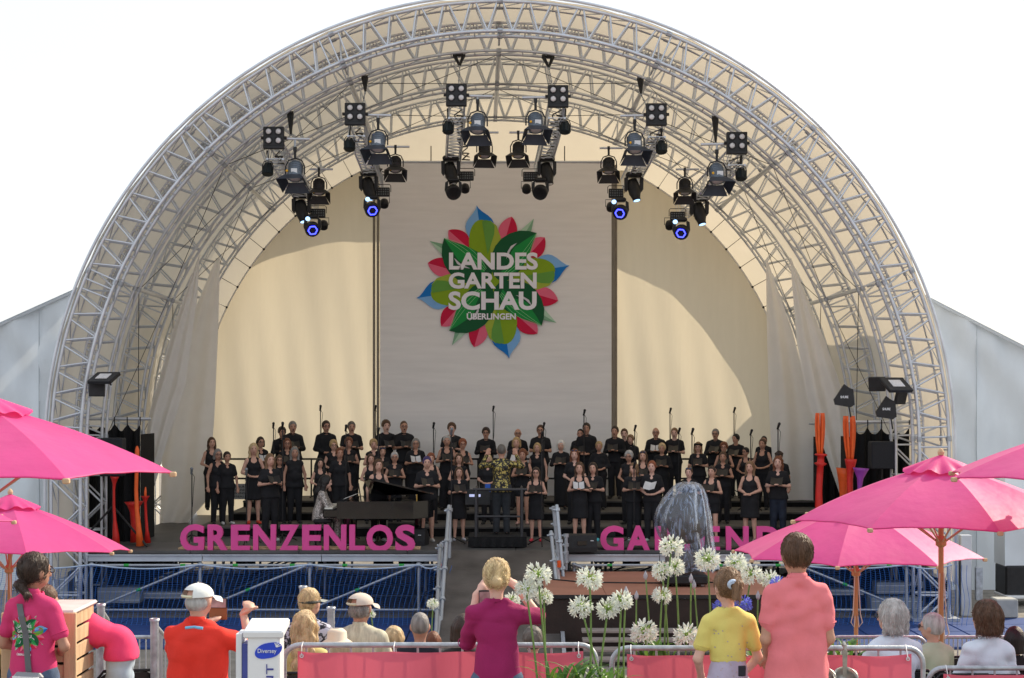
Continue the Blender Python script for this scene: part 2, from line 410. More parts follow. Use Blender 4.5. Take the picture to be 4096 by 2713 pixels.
    # keder rail along the front edge
    m = MB(); m.path([leg(1, RO+.1, 28.47, z) for z in (0.7, 2)]+[arcpt(PI*i/90, RO+.1, 28.47) for i in range(91)]+[leg(-1, RO+.1, 28.47, z) for z in (2, .7)], .03, 5)
    m.build('edge_rail', ALU, rt, smooth=True)
roof()
# ------------------------------------------------------------------ backdrop wall and banner
BD = 38.0; WR = 7.12; BTOP = 9.5
def backdrop():
    rt = thing('backdrop', 'cream backdrop sheet filling the arch behind the choir and banner', 'backdrop', (cx(BD), BD, SZ))
    # vertical lengths of cloth, cut to the arc
    edges = [-7.12, -5.6, -3.7, -3.05, 2.4, 3.1, 4.45, 5.9, 7.12]
    for a, b in zip(edges, edges[1:]):
        def top(x):
            s = WR*WR-x*x; return ZC+math.sqrt(max(0, s))
        def fn(u, v, a=a, b=b):
            x = a+(b-a)*u; z1 = min(top(x), BTOP-.02); z0 = SZ-.3
            z = z0+(z1-z0)*v
            y = BD+.05*math.sin(x*3.1+1)*(v)+.10*math.sin(x*1.3+z*.55)*(1-abs(2*v-1))*.6+.03*math.sin(x*9+z*1.2)*(1-v)
            return (cx(BD)+x, y, z)
        o = MB(); o.grid(fn, 24, 40); o.build('sheet', WALLM, rt, smooth=True)
    m = MB(); m.path([(cx(BD)+WR*math.cos(t), BD-.05, ZC+WR*math.sin(t)) for t in [R(-8)+i*(R(196))/90 for i in range(91)] if WR*math.sin(t)+ZC < BTOP+.02 and math.cos(t) > 0], .02, 5)
    m.path([(cx(BD)+WR*math.cos(t), BD-.05, ZC+WR*math.sin(t)) for t in [R(-8)+i*(R(196))/90 for i in range(91)] if WR*math.sin(t)+ZC < BTOP+.02 and math.cos(t) < 0], .02, 5)
    m.build('edge_rope', CURT, rt)
    m = MB()
    for k in range(44):
        t = R(-5+190*k/43); 
        if ZC+WR*math.sin(t) < BTOP: 
            a = Vector((cx(BD)+WR*math.cos(t), BD-.06, ZC+WR*math.sin(t))); m.ball(a, .03, 6, 4); m.tube(a, arcpt(t, RI, 37.62), .008, 4)
    m.build('lacing', BLACK, rt)
    m = MB()
    for px in (374, 378, 612, 616): a = P(px, 165, 37.75); m.tube(a, (a.x, a.y, SZ), .03, 6)
    m.build('rope', mat('grey_rope', (.22,.2,.18), .8), rt)
backdrop()
BY = 37.45
def logo(parent, C, S, y, M=None, step=.003, name='petal'):
    """flower emblem: four-fold, in the units of the measured outline; C centre (x,z), S metres per unit"""
    def hx(h, k=1.15): return tuple(c*k for c in hexc(h))
    cols = dict(bd=hx('#0c6fc0'), bl=hx('#78a9dd'), rd=hx('#c0103f'), rl=hx('#d9617f'), pg=hx('#a9c6b0'), pg2=hx('#7ba688'), ol=hx('#7f9e1c'), ol2=hx('#9aa93c'), ol3=hx('#5f9440'), dg=hx('#0d5230'), mg=hx('#17863f'), li=hx('#9fd0a0'))
    if M: cols = {k: tuple(min(1, c*1.0) for c in v) for k, v in cols.items()}
    def mt(k): return mat('print_'+k+('_shirt' if M else ''), cols[k], .8, 0, .03)
    def place(pts, a, lvl):
        ca, sa = math.cos(a), math.sin(a)
        out_ = []
        for x, z in pts:
            X, Z = x*ca-z*sa, x*sa+z*ca; v = Vector((C[0]+X*S, y-step*lvl, C[1]+Z*S)); out_.append(M(v) if M else v)
        return out_
    def leafhalf(tip, base, wid, side, sharp=1.0, n=12, bulge=.5):
        tip = Vector(tip); base = Vector(base); d = tip-base; nrm = Vector((-d.y, d.x)).normalized()*side
        return [base+d*(i/n)+nrm*wid*(math.sin(PI*(i/n)**bulge)**sharp) for i in range(n+1)]
    def shape(k, pts, a, lvl):
        m = MB(); p = place(pts, a, lvl); 
        if (Vector(p[1])-Vector(p[0])).length > 1e-9: m.add(p, [tuple(range(len(p)))])
        m.build(name, mt(k), parent, world=M is None)
    for q in range(4):
        a = -q*PI/2
        # pale spike
        t, b = (342, 530), (60, 60)
        shape('pg', [b, t]+[Vector(t).lerp(Vector(b), .5)+Vector((-75, 45))], a, 0); shape('pg2', [t, b, Vector(t).lerp(Vector(b), .5)+Vector((80, -50))], a, 0)
        # blue drop with concave tip
        t = (-136, 640); b = (-85, 300)
        def drop(side):
            tip = Vector(t); base = Vector(b); d = base-tip; n_ = Vector((-d.y, d.x)).normalized()*side; pts = []
            prof = [(0,0),(.08,12),(.18,42),(.28,80),(.38,108),(.48,120),(.6,118),(.75,100),(.88,75),(1,30)]
            return [tip+d*u+n_*v for u, v in prof]+[base]
        shape('bd' , drop(1), a, 1); shape('bl', drop(-1), a, 1)
        # two crimson petals
        for t, b in (((157, 545), (95, 330)), ((432, 372), (280, 200))):
            s1 = leafhalf(t, b, 78, -1, .75, bulge=.9); s2 = leafhalf(t, b, 78, 1, .75, bulge=.9)
            shape('rd', s1, a, 2); shape('rl', s2, a, 2)
        # olive oval lobes
        ov = [Vector((-70+128*math.cos(x)+.0, 290+230*math.sin(x))) for x in [2*PI*i/28 for i in range(28)]]
        top_ = [v for v in ov]
        rotv = lambda v: Vector((v.x+ (v.y-290)*-.12, v.y))
        ov = [rotv(v) for v in ov]
        shape('ol', ov, a, 3)
        shape('ol2', [Vector((-20, 90)), Vector((-25, 515)), Vector((30, 470)), Vector((62, 380)), Vector((75, 290)), Vector((60, 200))], a, 4)
        shape('ol3', [Vector((-45, 230)), Vector((-92, 505)), Vector((-60, 518)), Vector((-20, 508)), Vector((14, 470)), Vector((10, 400)), Vector((-20, 300))], a, 5)
    shape('ol', [Vector((95*math.cos(2*PI*i/20), 95*math.sin(2*PI*i/20))) for i in range(20)], 0, 5.5)
    for q in range(4):
        a = -q*PI/2
        # dark leaf, bright inner blade, white slit, fine veins
        t = Vector((366, 408)); 
        dl = [t, (300,425), (220,428), (140,405), (70,360), (20,300), (-10,230), (-15,150), (0,60), (40,20), (100,0), (170,40), (240,110), (290,200), (320,300)]
        shape('dg', [Vector(p) for p in dl], a, 6+q*.02)
        mg = [t, (300,370), (240,330), (180,290), (150,240), (140,180), (110,120), (60,80), (120,60), (200,90), (270,160), (310,250), (335,330)]
        shape('mg', [Vector(p) for p in mg], a, 7)
        for k in range(3):
            m = MB(); pts = [t.lerp(Vector((90+10*k, 70-8*k)), i/10)+Vector((1, -1)).normalized()*((12+22*k)*math.sin(PI*i/10)) for i in range(11)]
            n_ = Vector((1, -1)).normalized()*2.2
            p2 = place([p-n_*.5 for p in pts], a, 8); p3 = place([p+n_*.5 for p in pts], a, 8)
            m.add(p2+p3, [(i, i+1, i+12, i+11) for i in range(10)]); m.build('vein', mt('li'), parent, world=M is None)
        m = MB(); sl = [(200,325), (150,300), (120,250), (112,190), (128,225), (150,270), (178,300)]
        m.add(place([Vector(p) for p in sl], a, 8), [tuple(range(7))]); m.build('slit', mat('print_white', (.62,.62,.68), .8), parent, world=M is None)
def banner():
    x0 = P(380, 0, BY).x; x1 = P(611.5, 0, BY).x
    rt = thing('banner', 'tall grey white banner with the colourful flower logo behind the choir', 'banner', ((x0+x1)/2, BY, SZ))
    m = MB(); z1 = P(0, 162, BY).z; z0 = P(0, 500, BY).z
    m.grid(lambda u, v: (x0+(x1-x0)*u, BY+.02*math.sin(v*70)*math.exp(-((v-.2)/.25)**2)*.4+.012*math.sin(u*9+v*4), z0+(z1-z0)*v), 30, 60)
    m.build('sheet', BANNER, rt, smooth=True)
    rod('top_bar', (x0-.05, BY, z1), (x1+.05, BY, z1), .03, ALU, rt)
    for x in (x0-.06, x1+.06): rod('side_rope', (x, BY, z1), (x, BY, z0), .018, mat('grey_rope', (.22,.2,.18), .8), rt, 6)
    pm = BY/F/2.091/4*1.0
    C = P(493, 282, BY); yb = BY-.035
    logo(rt, (C.x, C.z), pm, yb)
    TW = mat('print_lettering', (.86,.84,.92), .8, 0, .02)
    def bx(a, b, c, d): return (P(375+a/8.364, 0, BY).x, P(375+b/8.364, 0, BY).x, P(0, 187.5+d/8.364, BY).z, P(0, 187.5+c/8.364, BY).z)
    yt = yb-.028
    for s, (a, b, c, d), bo in (('LANDES', (620,1362,545,690), .035), ('GARTEN', (617,1352,712,848), .035), ('SCHAU', (615,1352,870,1026), .035), ('ÜBERLINGEN', (768,1178,1042,1106), .03)):
        A = bx(a, b, c, d); text('lettering', s, TW, A[0], A[1], A[2], A[3], yt, rt, ext=.004, bold=bo*1.0)
    for px in (431, 564.6): a = P(px, 162, BY); rod('hook', a, P(px, 146, BY), .012, BLACK, rt, 6)
banner()
# ------------------------------------------------------------------ curtains
def curtain(label, D, L, Rr, y0, y1, nf, ph):
    """L, Rr: edge px as a function of py; a hanging cloth with folds and depth"""
    def ev(tb, py):
        for (a, xa), (b, xb) in zip(tb, tb[1:]):
            if a <= py <= b: return xa+(xb-xa)*(py-a)/(b-a)
        return tb[0][1] if py < tb[0][0] else tb[-1][1]
    m = MB()
    def fn(u, v):
        py = y0+(y1-y0)*v; px = ev(L, py)*(1-u)+ev(Rr, py)*u; p = P(px, py, D)
        a = .055*min(1, v*2+.1)
        p.y += a*math.sin(u*nf*2*PI+ph+v*1.5)+.4*a*math.sin(u*nf*4.3+v*5); return p
    m.grid(fn, 50, 40); o = m.build('curtain', CURT, None, smooth=True); tag(o, label, 'curtain', 'pale curtains in the stage wings')
curtain('pale grey curtain in the left wing sweeping aside nearest the left black drape', 33.9, [(255,199),(330,172),(415,148),(470,142),(545,141)], [(255,199.6),(300,197),(385,186),(440,168),(500,150),(545,146)], 255, 545, 2.2, .5)
curtain('pale curtain hanging straight to the floor just left of the choir', 35.6, [(258,216),(320,190),(420,163),(526,160)], [(258,220),(330,218),(420,214),(500,207),(526,184)], 258, 526, 1.8, 1.5)
curtain('pale grey curtain in the right wing sweeping down beside the tall orange flutes', 33.9, [(258,790),(340,797),(400,808),(460,828),(500,842)], [(258,791),(340,825),(400,846),(440,851),(500,852)], 258, 500, 2.0, .9)
curtain('pale curtain hanging straight to the floor just right of the choir', 35.6, [(262,766),(330,767),(420,770),(515,776)], [(262,768),(330,792),(420,815),(515,822)], 262, 515, 1.6, .3)
# ------------------------------------------------------------------ side tents
def tent(side):
    s = side
    if s < 0: D = 33.5; a, b, c = P(-60, 352, D), P(78, 290, D), P(96, 283, D); x_in = P(100, 0, D).x
    else: D = 33.5; a, b, c = P(1090, 382, D), P(930, 300, D), P(915, 292, D); x_in = P(912, 0, D).x
    rt = thing('side_tent', 'white marquee wall %s of the arched stage' % ('left' if s < 0 else 'right'), 'marquee', (a.x, D, 0), group='white marquees beside the stage')
    def zt(x):
        t = (x-a.x)/(b.x-a.x); return a.z+(b.z-a.z)*t
    xo = a.x-s*-1*0+s*3.0
    n = 5; xs = [x_in+(xo-x_in)*i/n for i in range(n+1)]
    for i in range(n):
        def fn(u, v, i=i):
            x = xs[i]+(xs[i+1]-xs[i])*u; z = zt(x)*v
            y = D+.09*math.sin(u*PI)*math.sin(v*PI)+.03*math.sin((u*2+v)*6+i)*v*(1-v)*3+.06*math.sin(x*5+z*2.1+math.sin(z*1.3)*2)*v+.03*math.sin(x*11)*v**4-.10*math.exp(-((x-xs[0]-s*(3.2-z*.75))/.35)**2)*(1-v)
            return (x, y, z)
        o = MB(); o.grid(fn, 22, 36); o.build('wall_sheet', TENT, rt, smooth=True)
    m = MB(); m.grid(lambda u, v: (xs[0]+(xs[-1]-xs[0])*u, D-.15+v*9, zt(xs[0]+(xs[-1]-xs[0])*u)+.03-.0*v), 12, 6); m.build('roof_sheet', TENT, rt)
    m = MB(); m.tube((xs[0], D-.08, zt(xs[0])), (xs[-1], D-.08, zt(xs[-1])), .035, 6); m.build('eave_tube', TENT, rt)
    for x in xs[:-1]: rod('seam', (x, D-.035, .02), (x, D-.035, zt(x)-.05), .012, mat('seam_tape', (.5,.55,.6), .7), rt, 5)
tent(-1); tent(1)
exec_after = []
# ------------------------------------------------------------------ stage lights
LENSM = mat('lamp_lens', (.62,.60,.60), .12, 0, .1, 30, coat=.5)
GLOWB = mat('blue_led', (.05,.05,.9), .3, emit=(.04,.05,1.0), estr=5.0)
GLOWW = mat('cool_led', (.5,.7,.9), .3, emit=(.35,.6,1.0), estr=1.6)
SILV = mat('silver_housing', (.13,.16,.20), .45, .2, .15, 8)
BARN = mat('slate_barn_door', (.035,.045,.065), .5, .2, .2, 6)
YEL = mat('yellow_knob', (.8,.42,.02), .5)
def L_(name, parent, m, fn, smooth=False):
    b = MB(); fn(b); return b.build(name, m, parent, smooth=smooth, world=False)
def mk_blinder():
    t = thing('blinder_light', 'x', 'stage light')
    def h(b):
        b.box((0,0,0), (.38,.10,.36), bev=.012); b.box((0,-.012,-.20), (.38,.12,.06), bev=.01)
    L_('housing', t, BLACK, h)
    for x in (-.09,.09):
        for z in (.09,-.075):
            q = Matrix.Rotation(R(90), 3, 'X')
            L_('ring', t, BLACK, lambda b: b.lathe([(.062,0),(.066,.02),(.058,.024),(.056,.004)], (x,-.05,z), 18, q, False), True)
            L_('lens', t, LENSM, lambda b: b.lathe([(.056,.003),(.045,.014),(.02,.022),(.001,.024)], (x,-.05,z), 18, q), True)
    L_('yoke', t, BLACK, lambda b: (b.tube((-.235,0,-.02),(-.19,0,-.02),.03,8), b.tube((.19,0,-.02),(.235,0,-.02),.03,8)))
    return t
def yoke(b, w_, h, z=0, y=0, r=.012):
    b.path([(-w_,y,z-.02),(-w_,y,z+h*.45),(-w_*.7,y,z+h*.85),(0,y,z+h),(w_*.7,y,z+h*.85),(w_,y,z+h*.45),(w_,y,z-.02)], r, 6)
    b.tube((0,y,z+h),(0,y,z+h+.14),.022,8); b.box((0,y,z+h+.15),(.05,.05,.07))
def mk_fresnel(col, label):
    t = thing('fresnel_light', label, 'stage light')
    L_('yoke', t, BLACK, lambda b: yoke(b, .16, .24))
    tilt = Matrix.Rotation(R(66), 3, 'X')
    def bd(b):
        q = tilt@Matrix.Rotation(R(90), 3, 'X')
        b.lathe([(.02,-.20),(.09,-.19),(.115,-.14),(.118,.06),(.13,.065),(.13,.10),(.112,.105)], (0,0,0), 16, q)
        for k in range(5): b.lathe([(.112,-.15+.035*k),(.124,-.143+.035*k),(.112,-.136+.035*k)], (0,0,0), 16, q, False)
    L_('housing', t, col, bd, False)
    L_('lens', t, LENSM, lambda b: b.lathe([(.105,.104),(.07,.115),(.01,.122)], (0,0,0), 16, tilt@Matrix.Rotation(R(90),3,'X')), True)
    L_('side_panel', t, WHITE if col is SILV else BLACK, lambda b: b.box((.02,-.115,-.02),(.10,.012,.16), rx=R(10)))
    L_('knob', t, YEL, lambda b: b.ball((-.10,-.13,.02 if col is SILV else -.1),.022))
    M4 = tilt
    def flap(b, k):
        a = .13; o_ = .215
        base = [(-a,a),(a,a),(o_,o_+.02),(-o_,o_+.02)]
        ca, sa = math.cos(k*PI/2), math.sin(k*PI/2); L2 = (-.11, -.11, -.25, -.25)
        for dy in (0, .006):
            pass
        v = []
        for dy in (0,.006):
            for (x,z), yy in zip(base, L2):
                X, Z = x*ca-z*sa, x*sa+z*ca; v.append(M4@Vector((X, yy+dy, Z)))
        b.add(v, [(0,1,2,3),(7,6,5,4),(0,4,5,1),(1,5,6,2),(2,6,7,3),(3,7,4,0)])
    for k in range(4): L_('barn_door', t, BARN if col is SILV else BLACK, lambda b: flap(b, k))
    return t
def mk_par():
    t = thing('par_can', 'x', 'stage light')
    L_('yoke', t, BLACK, lambda b: yoke(b, .10, .17, r=.009))
    q = Matrix.Rotation(R(160), 3, 'X')
    def bd(b):
        b.lathe([(.03,-.13),(.07,-.12),(.095,-.03),(.098,.10),(.09,.105)], (0,0,0), 12, q)
        for k in range(12):
            a = 2*PI*k/12; b.tube(q@Vector((.09*math.cos(a),.09*math.sin(a),-.06)), q@Vector((.104*math.cos(a),.104*math.sin(a),.09)), .008, 4)
    L_('housing', t, mat('dark_green_black_metal', (.012,.02,.024), .45, .2), bd)
    return t
def mk_panel():
    t = thing('led_panel_light', 'x', 'stage light')
    L_('housing', t, BLACK, lambda b: b.box((0,0,0),(.31,.09,.19),bev=.012))
    L_('yoke', t, BLACK, lambda b: b.path([(-.175,0,-.0),(-.175,0,.13),(-.15,0,.16),(.15,0,.16),(.175,0,.13),(.175,0,0)],.008,5))
    for i in range(6):
        for j in range(3): L_('led', t, mat('dim_led', (.16,.17,.17), .2, 0, .1), lambda b: b.lathe([(.017,0),(.012,.008),(.001,.01)], (-.12+.048*i,-.046,.052-.05*j), 8, Matrix.Rotation(R(90),3,'X')))
    return t
def mk_spot(lit):
    t = thing('moving_head_spot', 'x', 'stage light')
    L_('base', t, BLACK, lambda b: (b.box((0,0,.24),(.32,.26,.10),bev=.03), b.box((0,0,.31),(.12,.1,.05),bev=.01)), False)
    def arm(b, s): b.prism([(s*.12,.2),(s*.19,.18),(s*.185,-.05),(s*.15,-.1),(s*.12,-.06)], -.07, .07)
    for s in (-1,1): L_('yoke_arm', t, BLACK, lambda b: arm(b, s))
    q = Matrix.Rotation(R(165), 3, 'X')@Matrix.Rotation(R(12), 3, 'Y')
    L_('head', t, BLACK, lambda b: b.lathe([(.05,-.2),(.10,-.18),(.125,-.05),(.12,.1),(.085,.2),(.08,.26),(.07,.262)], (0,-.02,-.03), 16, q), True)
    L_('lens', t, GLOWW if lit else LENSM, lambda b: b.lathe([(.068,.262),(.03,.275),(.001,.278)], (0,-.02,-.03), 12, q), True)
    return t
def mk_wash(lit, s):
    t = thing('moving_head_wash', 'x', 'stage light')
    L_('base', t, BLACK, lambda b: b.box((0,.05,.22),(.24,.2,.09),bev=.03))
    for sd_ in (-1,1): L_('yoke_arm', t, BLACK, lambda b: b.prism([(sd_*.11,.2),(sd_*.17,.16),(sd_*.18,0),(sd_*.15,-.08),(sd_*.12,-.02)], -.03, .09))
    q = Matrix.Rotation(R(118), 3, 'X')@Matrix.Rotation(R(14*s), 3, 'Y')
    c = (.0,-.02,-.04)
    L_('head', t, BLACK, lambda b: b.lathe([(.05,-.16),(.12,-.13),(.155,-.04),(.158,.05),(.145,.075),(.13,.07)], c, 20, q), True)
    def face(b): b.lathe([(.13,.066),(.001,.07)], c, 20, q)
    L_('face', t, mat('led_face', (.01,.01,.05), .3) if not lit else mat('led_face_lit', (.02,.02,.3), .3, emit=(.01,.01,.3), estr=.8), face)
    if lit:
        b = MB(); H_ = [(.095*math.cos(R(60*k)), .095*math.sin(R(60*k))) for k in range(7)]
        for (x0,z0),(x1,z1) in zip(H_, H_[1:]):
            for k in range(5):
                u = (k+.5)/5; b.ball(Vector(c)+q@Vector((x0+(x1-x0)*u, z0+(z1-z0)*u, .078)), .013, 6, 4)
        b.build('led_ring', GLOWB, t, world=False)
        b = MB(); b.lathe([(.05,0),(.03,.012),(.001,.014)], (.03*s-.11,-.12,.16), 12, Matrix.Rotation(R(120),3,'X')); b.build('pilot_led', GLOWW, t, world=False)
    else:
        b = MB()
        for k in range(-3,4):
            hw = math.sqrt(max(0,.1**2-(k*.026)**2)); b.tube(Vector(c)+q@Vector((-hw,k*.026,.078)), Vector(c)+q@Vector((hw,k*.026,.078)), .004, 4)
        b.build('grille', BLACK, t, world=False)
    return t
def mk_small():
    t = thing('small_spotlight', 'x', 'stage light')
    L_('housing', t, BLACK, lambda b: b.lathe([(.03,-.1),(.08,-.07),(.1,0),(.095,.07),(.075,.09),(.05,.08)], (0,0,0), 14, Matrix.Rotation(R(140),3,'X')), True)
    L_('yoke', t, BLACK, lambda b: b.path([(-.11,0,0),(-.11,0,.15),(.11,0,.15),(.11,0,0)],.008,5))
    return t
PROTO = {}
def put(kind, mk, px, py, D, label, group, scale=1.0, mirror=0):
    if kind not in PROTO: o = PROTO[kind] = mk()
    else: o = copy_tree(PROTO[kind])
    p = P(px, py, D); o.location = p; o.scale = (scale,)*3; o['label'] = label; o['group'] = group
    o.rotation_euler = (0, 0, mirror); return o
def d2(x, y): return (x/2.3115, y/2.3115)
RIG = [dict(n='leftmost', f=(275,148), r=(313,207), bl=(633,316), fr=(682,402), par=(619,392), bf=(737,442), sp=(697,484), lp=(735,493), ws=(722,525), sm=(748,520), lit=1, sl=(671,265,312), s=1),
 dict(n='second from left', f=(356,125), r=(377,183), bl=(821,261), fr=(874,335), par=(808,335), bf=(914,390), sp=(852,432), lp=(884,444), ws=(860,480), sm=(888,470), lit=1, sl=(843,182,212), s=1),
 dict(n='third from left', f=(457,107), r=(452,168), bl=(1055,217), fr=(1104,292), par=(1036,295), bf=(1120,357), sp=(1042,397), lp=(1078,407), ws=(1048,440), sm=(1075,435), lit=0, sl=(1061,130,152), s=1),
 dict(n='third from right', f=(557,107), r=(541,170), bl=(1290,220), fr=(1238,290), par=(1306,295), bf=(1198,357), sp=(1264,398), lp=(1226,408), ws=(1249,440), sm=(1217,436), lit=0, sl=(1267,134,156), s=-1),
 dict(n='second from right', f=(657,126), r=(628,182), bl=(1517,262), fr=(1467,338), par=(1529,341), bf=(1407,393), sp=(1465,435), lp=(1424,447), ws=(1434,486), sm=(1412,478), lit=1, sl=(1480,185,217), s=-1),
 dict(n='rightmost', f=(737,154), r=(682,208), bl=(1703,328), fr=(1657,408), par=(1713,403), bf=(1583,442), sp=(1616,490), lp=(1566,500), ws=(1575,532), sm=(1548,520), lit=1, sl=(1653,276,330), s=-1)]
for g in RIG:
    n = g['n']; s = g['s']
    A = P(g['f'][0], g['f'][1]+3, 29.3); B = P(g['r'][0], g['r'][1]+3, 35.4)
    rt = thing('lighting_truss', 'ladder-like aluminium truss carrying stage lights, %s of the six' % n, 'truss', A, group='six lighting trusses under the roof')
    hw = .145; m = MB(); d = (B-A); 
    for ox in (-hw, hw):
        for oz in (-hw, hw): rod('chord', A+Vector((ox,0,oz)), B+Vector((ox,0,oz)), .022, ALU, rt)
    N_ = 20
    for k in range(N_):
        a = A+d*(k/N_); b = A+d*((k+1)/N_)
        m.tube(a+Vector((-hw,0,-hw)), b+Vector((hw,0,-hw)), .009, 5); m.tube(a+Vector((-hw,0,hw)), b+Vector((hw,0,hw)), .009, 5)
        m.tube(a+Vector((-hw,0,-hw)), b+Vector((-hw,0,hw)), .009, 5); m.tube(a+Vector((hw,0,hw)), b+Vector((hw,0,-hw)), .009, 5)
        m.tube(a+Vector((-hw,0,-hw)), a+Vector((hw,0,-hw)), .009, 5)
    tag(m.build('lacing', ALU, rt), kind='stuff')
    m = MB(); m.path([A+Vector((.1*math.sin(k*1.7), .3*k, -.1+.05*math.sin(k*2.1))) for k in range(20)], .016, 5); m.path([A+Vector((.08*math.cos(k*1.3), .3*k, .02*math.sin(k))) for k in range(20)], .013, 5); m.build('cable', BLACK, rt)
    # cross arm for the silver fresnel
    x, y = d2(*g['bl']); fx, fy = d2(*g['fr'])
    a = P(x+s*11, y+2, 29.2); b = P(x+s*36, y+2.5, 29.2); rod('cross_arm', a, b, .026, ALU, rt)
    top = P(fx, fy-29, 29.2); rod('drop_tube', P(fx, y+2, 29.2), P(fx, fy-17, 29.2), .02, STEEL, rt)
    bx_, by_ = d2(*g['bf']); rod('cross_arm', P(bx_-9, by_-22, 32), P(bx_+14, by_-22, 32), .022, ALU, rt)
    put('blinder', mk_blinder, x, y, 29.15, 'black four-lamp blinder at the head of the lighting truss %s' % n, 'four-lamp blinders on the truss heads')
    put('fresnel_s', lambda: mk_fresnel(SILV, 'x'), fx, fy-1, 29.2, 'silver fresnel with slate barn doors below the arm of the lighting truss %s' % n, 'silver fresnels beside the blinders', 1.12, -.15*s)
    q = d2(*g['par']); put('par', mk_par, q[0], q[1], 29.6, 'small round par can hanging under the blinder of the lighting truss %s' % n, 'par cans under the blinders')
    put('fresnel_b', lambda: mk_fresnel(BLACK, 'x'), bx_, by_-3, 32, 'all black fresnel with barn doors midway on the lighting truss %s' % n, 'black fresnels on the trusses', .98, .1*s)
    q = d2(*g['sp']); put('spot%d' % g['lit'], lambda: mk_spot(g['lit']), q[0], q[1]-1, 33.2, 'tall black moving head above the LED panel of the lighting truss %s' % n, 'moving heads on the truss ends', 1.05)
    q = d2(*g['lp']); put('panel', mk_panel, q[0], q[1], 33.4, 'flat black LED panel at the rear of the lighting truss %s' % n, 'LED panels on the truss ends')
    q = d2(*g['ws']); put('wash%d%d' % (g['lit'], s), lambda: mk_wash(g['lit'], s), q[0], q[1], 33.0, ('moving head wash glowing with a blue ring, lowest on the lighting truss %s' if g['lit'] else 'unlit moving head wash, lowest on the lighting truss %s') % n, 'wash lights at the lowest point of the trusses', 1.0)
    q = d2(*g['sm']); put('small', mk_small, q[0], q[1], 33.6, 'small black spotlight beside the wash light of the lighting truss %s' % n, 'small spotlights on the truss ends')
    sx_, s0, s1 = g['sl']; sx_, s0 = d2(sx_, s0); s1 = s1/2.3115
    a = P(sx_, s0, 30.3)
    h = thing('lifting_sling', 'black strap and chain holding the lighting truss %s' % n, 'sling', a, group='slings holding the lighting trusses')
    o = MB(); b1 = P(sx_+.6, s1, 30.2); 
    w_ = .09 if g['n'].startswith('third') else .03; o.tube(a+Vector((-w_,0,.02)), b1, .04, 6, .02); o.tube(a+Vector((w_,0,.02)), b1, .04, 6, .02); o.tube(a+Vector((-w_-.03,0,.03)), a+Vector((w_+.03,0,.03)), .04, 6); o.build('strap', BLACK, h)
    o = MB(); e = A+Vector((0,.4,.16)); nn = 12
    for k in range(nn):
        u = b1.lerp(e, k/nn); v = b1.lerp(e, (k+.7)/nn); o.tube(u, v, .012 if k % 2 else .018, 5)
    o.build('chain', STEEL, h)
# floodlights and aerials on the arch legs
def flood(px, py, D, w_, h_, rx, rz, label, panel=True):
    c = P(px, py, D); r = thing('floodlight', label, 'floodlight', c, group='floodlights clamped on the arch legs')
    o = MB(); o.box(c, (w_, .07, h_), rx=R(rx), rz=R(rz), bev=.01); o.build('housing', BLACK, r)
    M = Matrix.Rotation(R(rz), 3, 'Z')@Matrix.Rotation(R(rx), 3, 'X')
    if panel:
        o = MB(); o.box(c+M@Vector((0,-.037,0)), (w_*.5, .012, h_*.5), rx=R(rx), rz=R(rz)); o.build('glass', LENSM, r)
    rod('bracket', c+Vector((0,.05,0)), c+Vector((.05,.3,-.12)), .015, BLACK, r)
flood(104, 378, 28.3, .48, .36, -62, -20, 'black floodlight with glass face tilted down on the left arch leg')
flood(97, 389.5, 28.5, .28, .25, -5, 10, 'square black floodlight box just below the tilted one on the left arch leg', False)
flood(896, 385, 28.3, .50, .40, -55, 22, 'black floodlight with glass face tilted down on the right arch leg')
flood(877, 384, 28.6, .30, .26, 10, -30, 'small black floodlight box left of the glass-faced one on the right leg', False)
flood(901, 396, 28.5, .26, .30, 15, 35, 'small black floodlight box under the glass-faced one on the right leg', False)
def aerial(px, py, label):
    c = P(px, py, 28.4); r = thing('antenna', label, 'antenna', c, group='black paddle aerials on the right leg')
    o = MB(); k = .0178*1.0
    o.prism([(c.x+a*.023, c.z-b*.023) for a, b in ((-8,2),(0,-10),(4,-7),(7,-6),(8,6),(5,8),(-7,6))], c.y-.03, c.y+.03); o.build('paddle', BLACK, r)
    rod('stem', c+Vector((.08,0,-.12)), c+Vector((.12,0,-.36)), .014, BLACK, r)
    text('lettering', 'SHURE', WHITE, c.x-.07, c.x+.07, c.z-.022, c.z+.022, c.y-.034, r)
aerial(844, 397, 'black paddle aerial standing out left of the right arch leg'); aerial(886, 409, 'black paddle aerial between the tubes of the right arch leg')
# ------------------------------------------------------------------ objects on the stage
def fl(px, py):   # picture point on the stage floor -> world
    D = (CZ-SZ)*F/(py-HZ); return P(px, py, D)
# big letter signs
def sign(label, letters, board):
    D = 29.22; x0 = P(board[0],0,D).x; x1 = P(board[1],0,D).x
    rt = thing('letter_sign', label, 'letter sign', ((x0+x1)/2, D, SZ), group='pink letter signs on the stage edge')
    o = MB(); o.box(((x0+x1)/2, D+.162, SZ+.018), (x1-x0, .32, .035), bev=.004); o.build('board', WOOD if board[2] else BLACK, rt)
    for ch, a, b, yt, yb in letters:
        round_ = ch in 'GOSC'
        text('letter', ch, LETTER, P(a,0,D).x, P(b,0,D).x, P(0,yb,D).z, P(0,yt,D).z, D, rt, ext=.09, bold=.035)
sign('pink standing letters GRENZENLOS on the left stage edge', [('G',181,204.9,524,551.5),('R',208.4,229,524.3,551),('E',231.7,250.6,524.5,551),('N',253.8,276.5,524.3,551),('Z',279.5,299.2,524.5,551),('E',302.7,321.8,524.5,551),('N',324.3,346.7,524.5,551),('L',349.7,365.4,524.5,551),('O',366.8,393.3,524.5,551.6),('S',395.5,415.5,524.5,551.6)], (178,420,1))
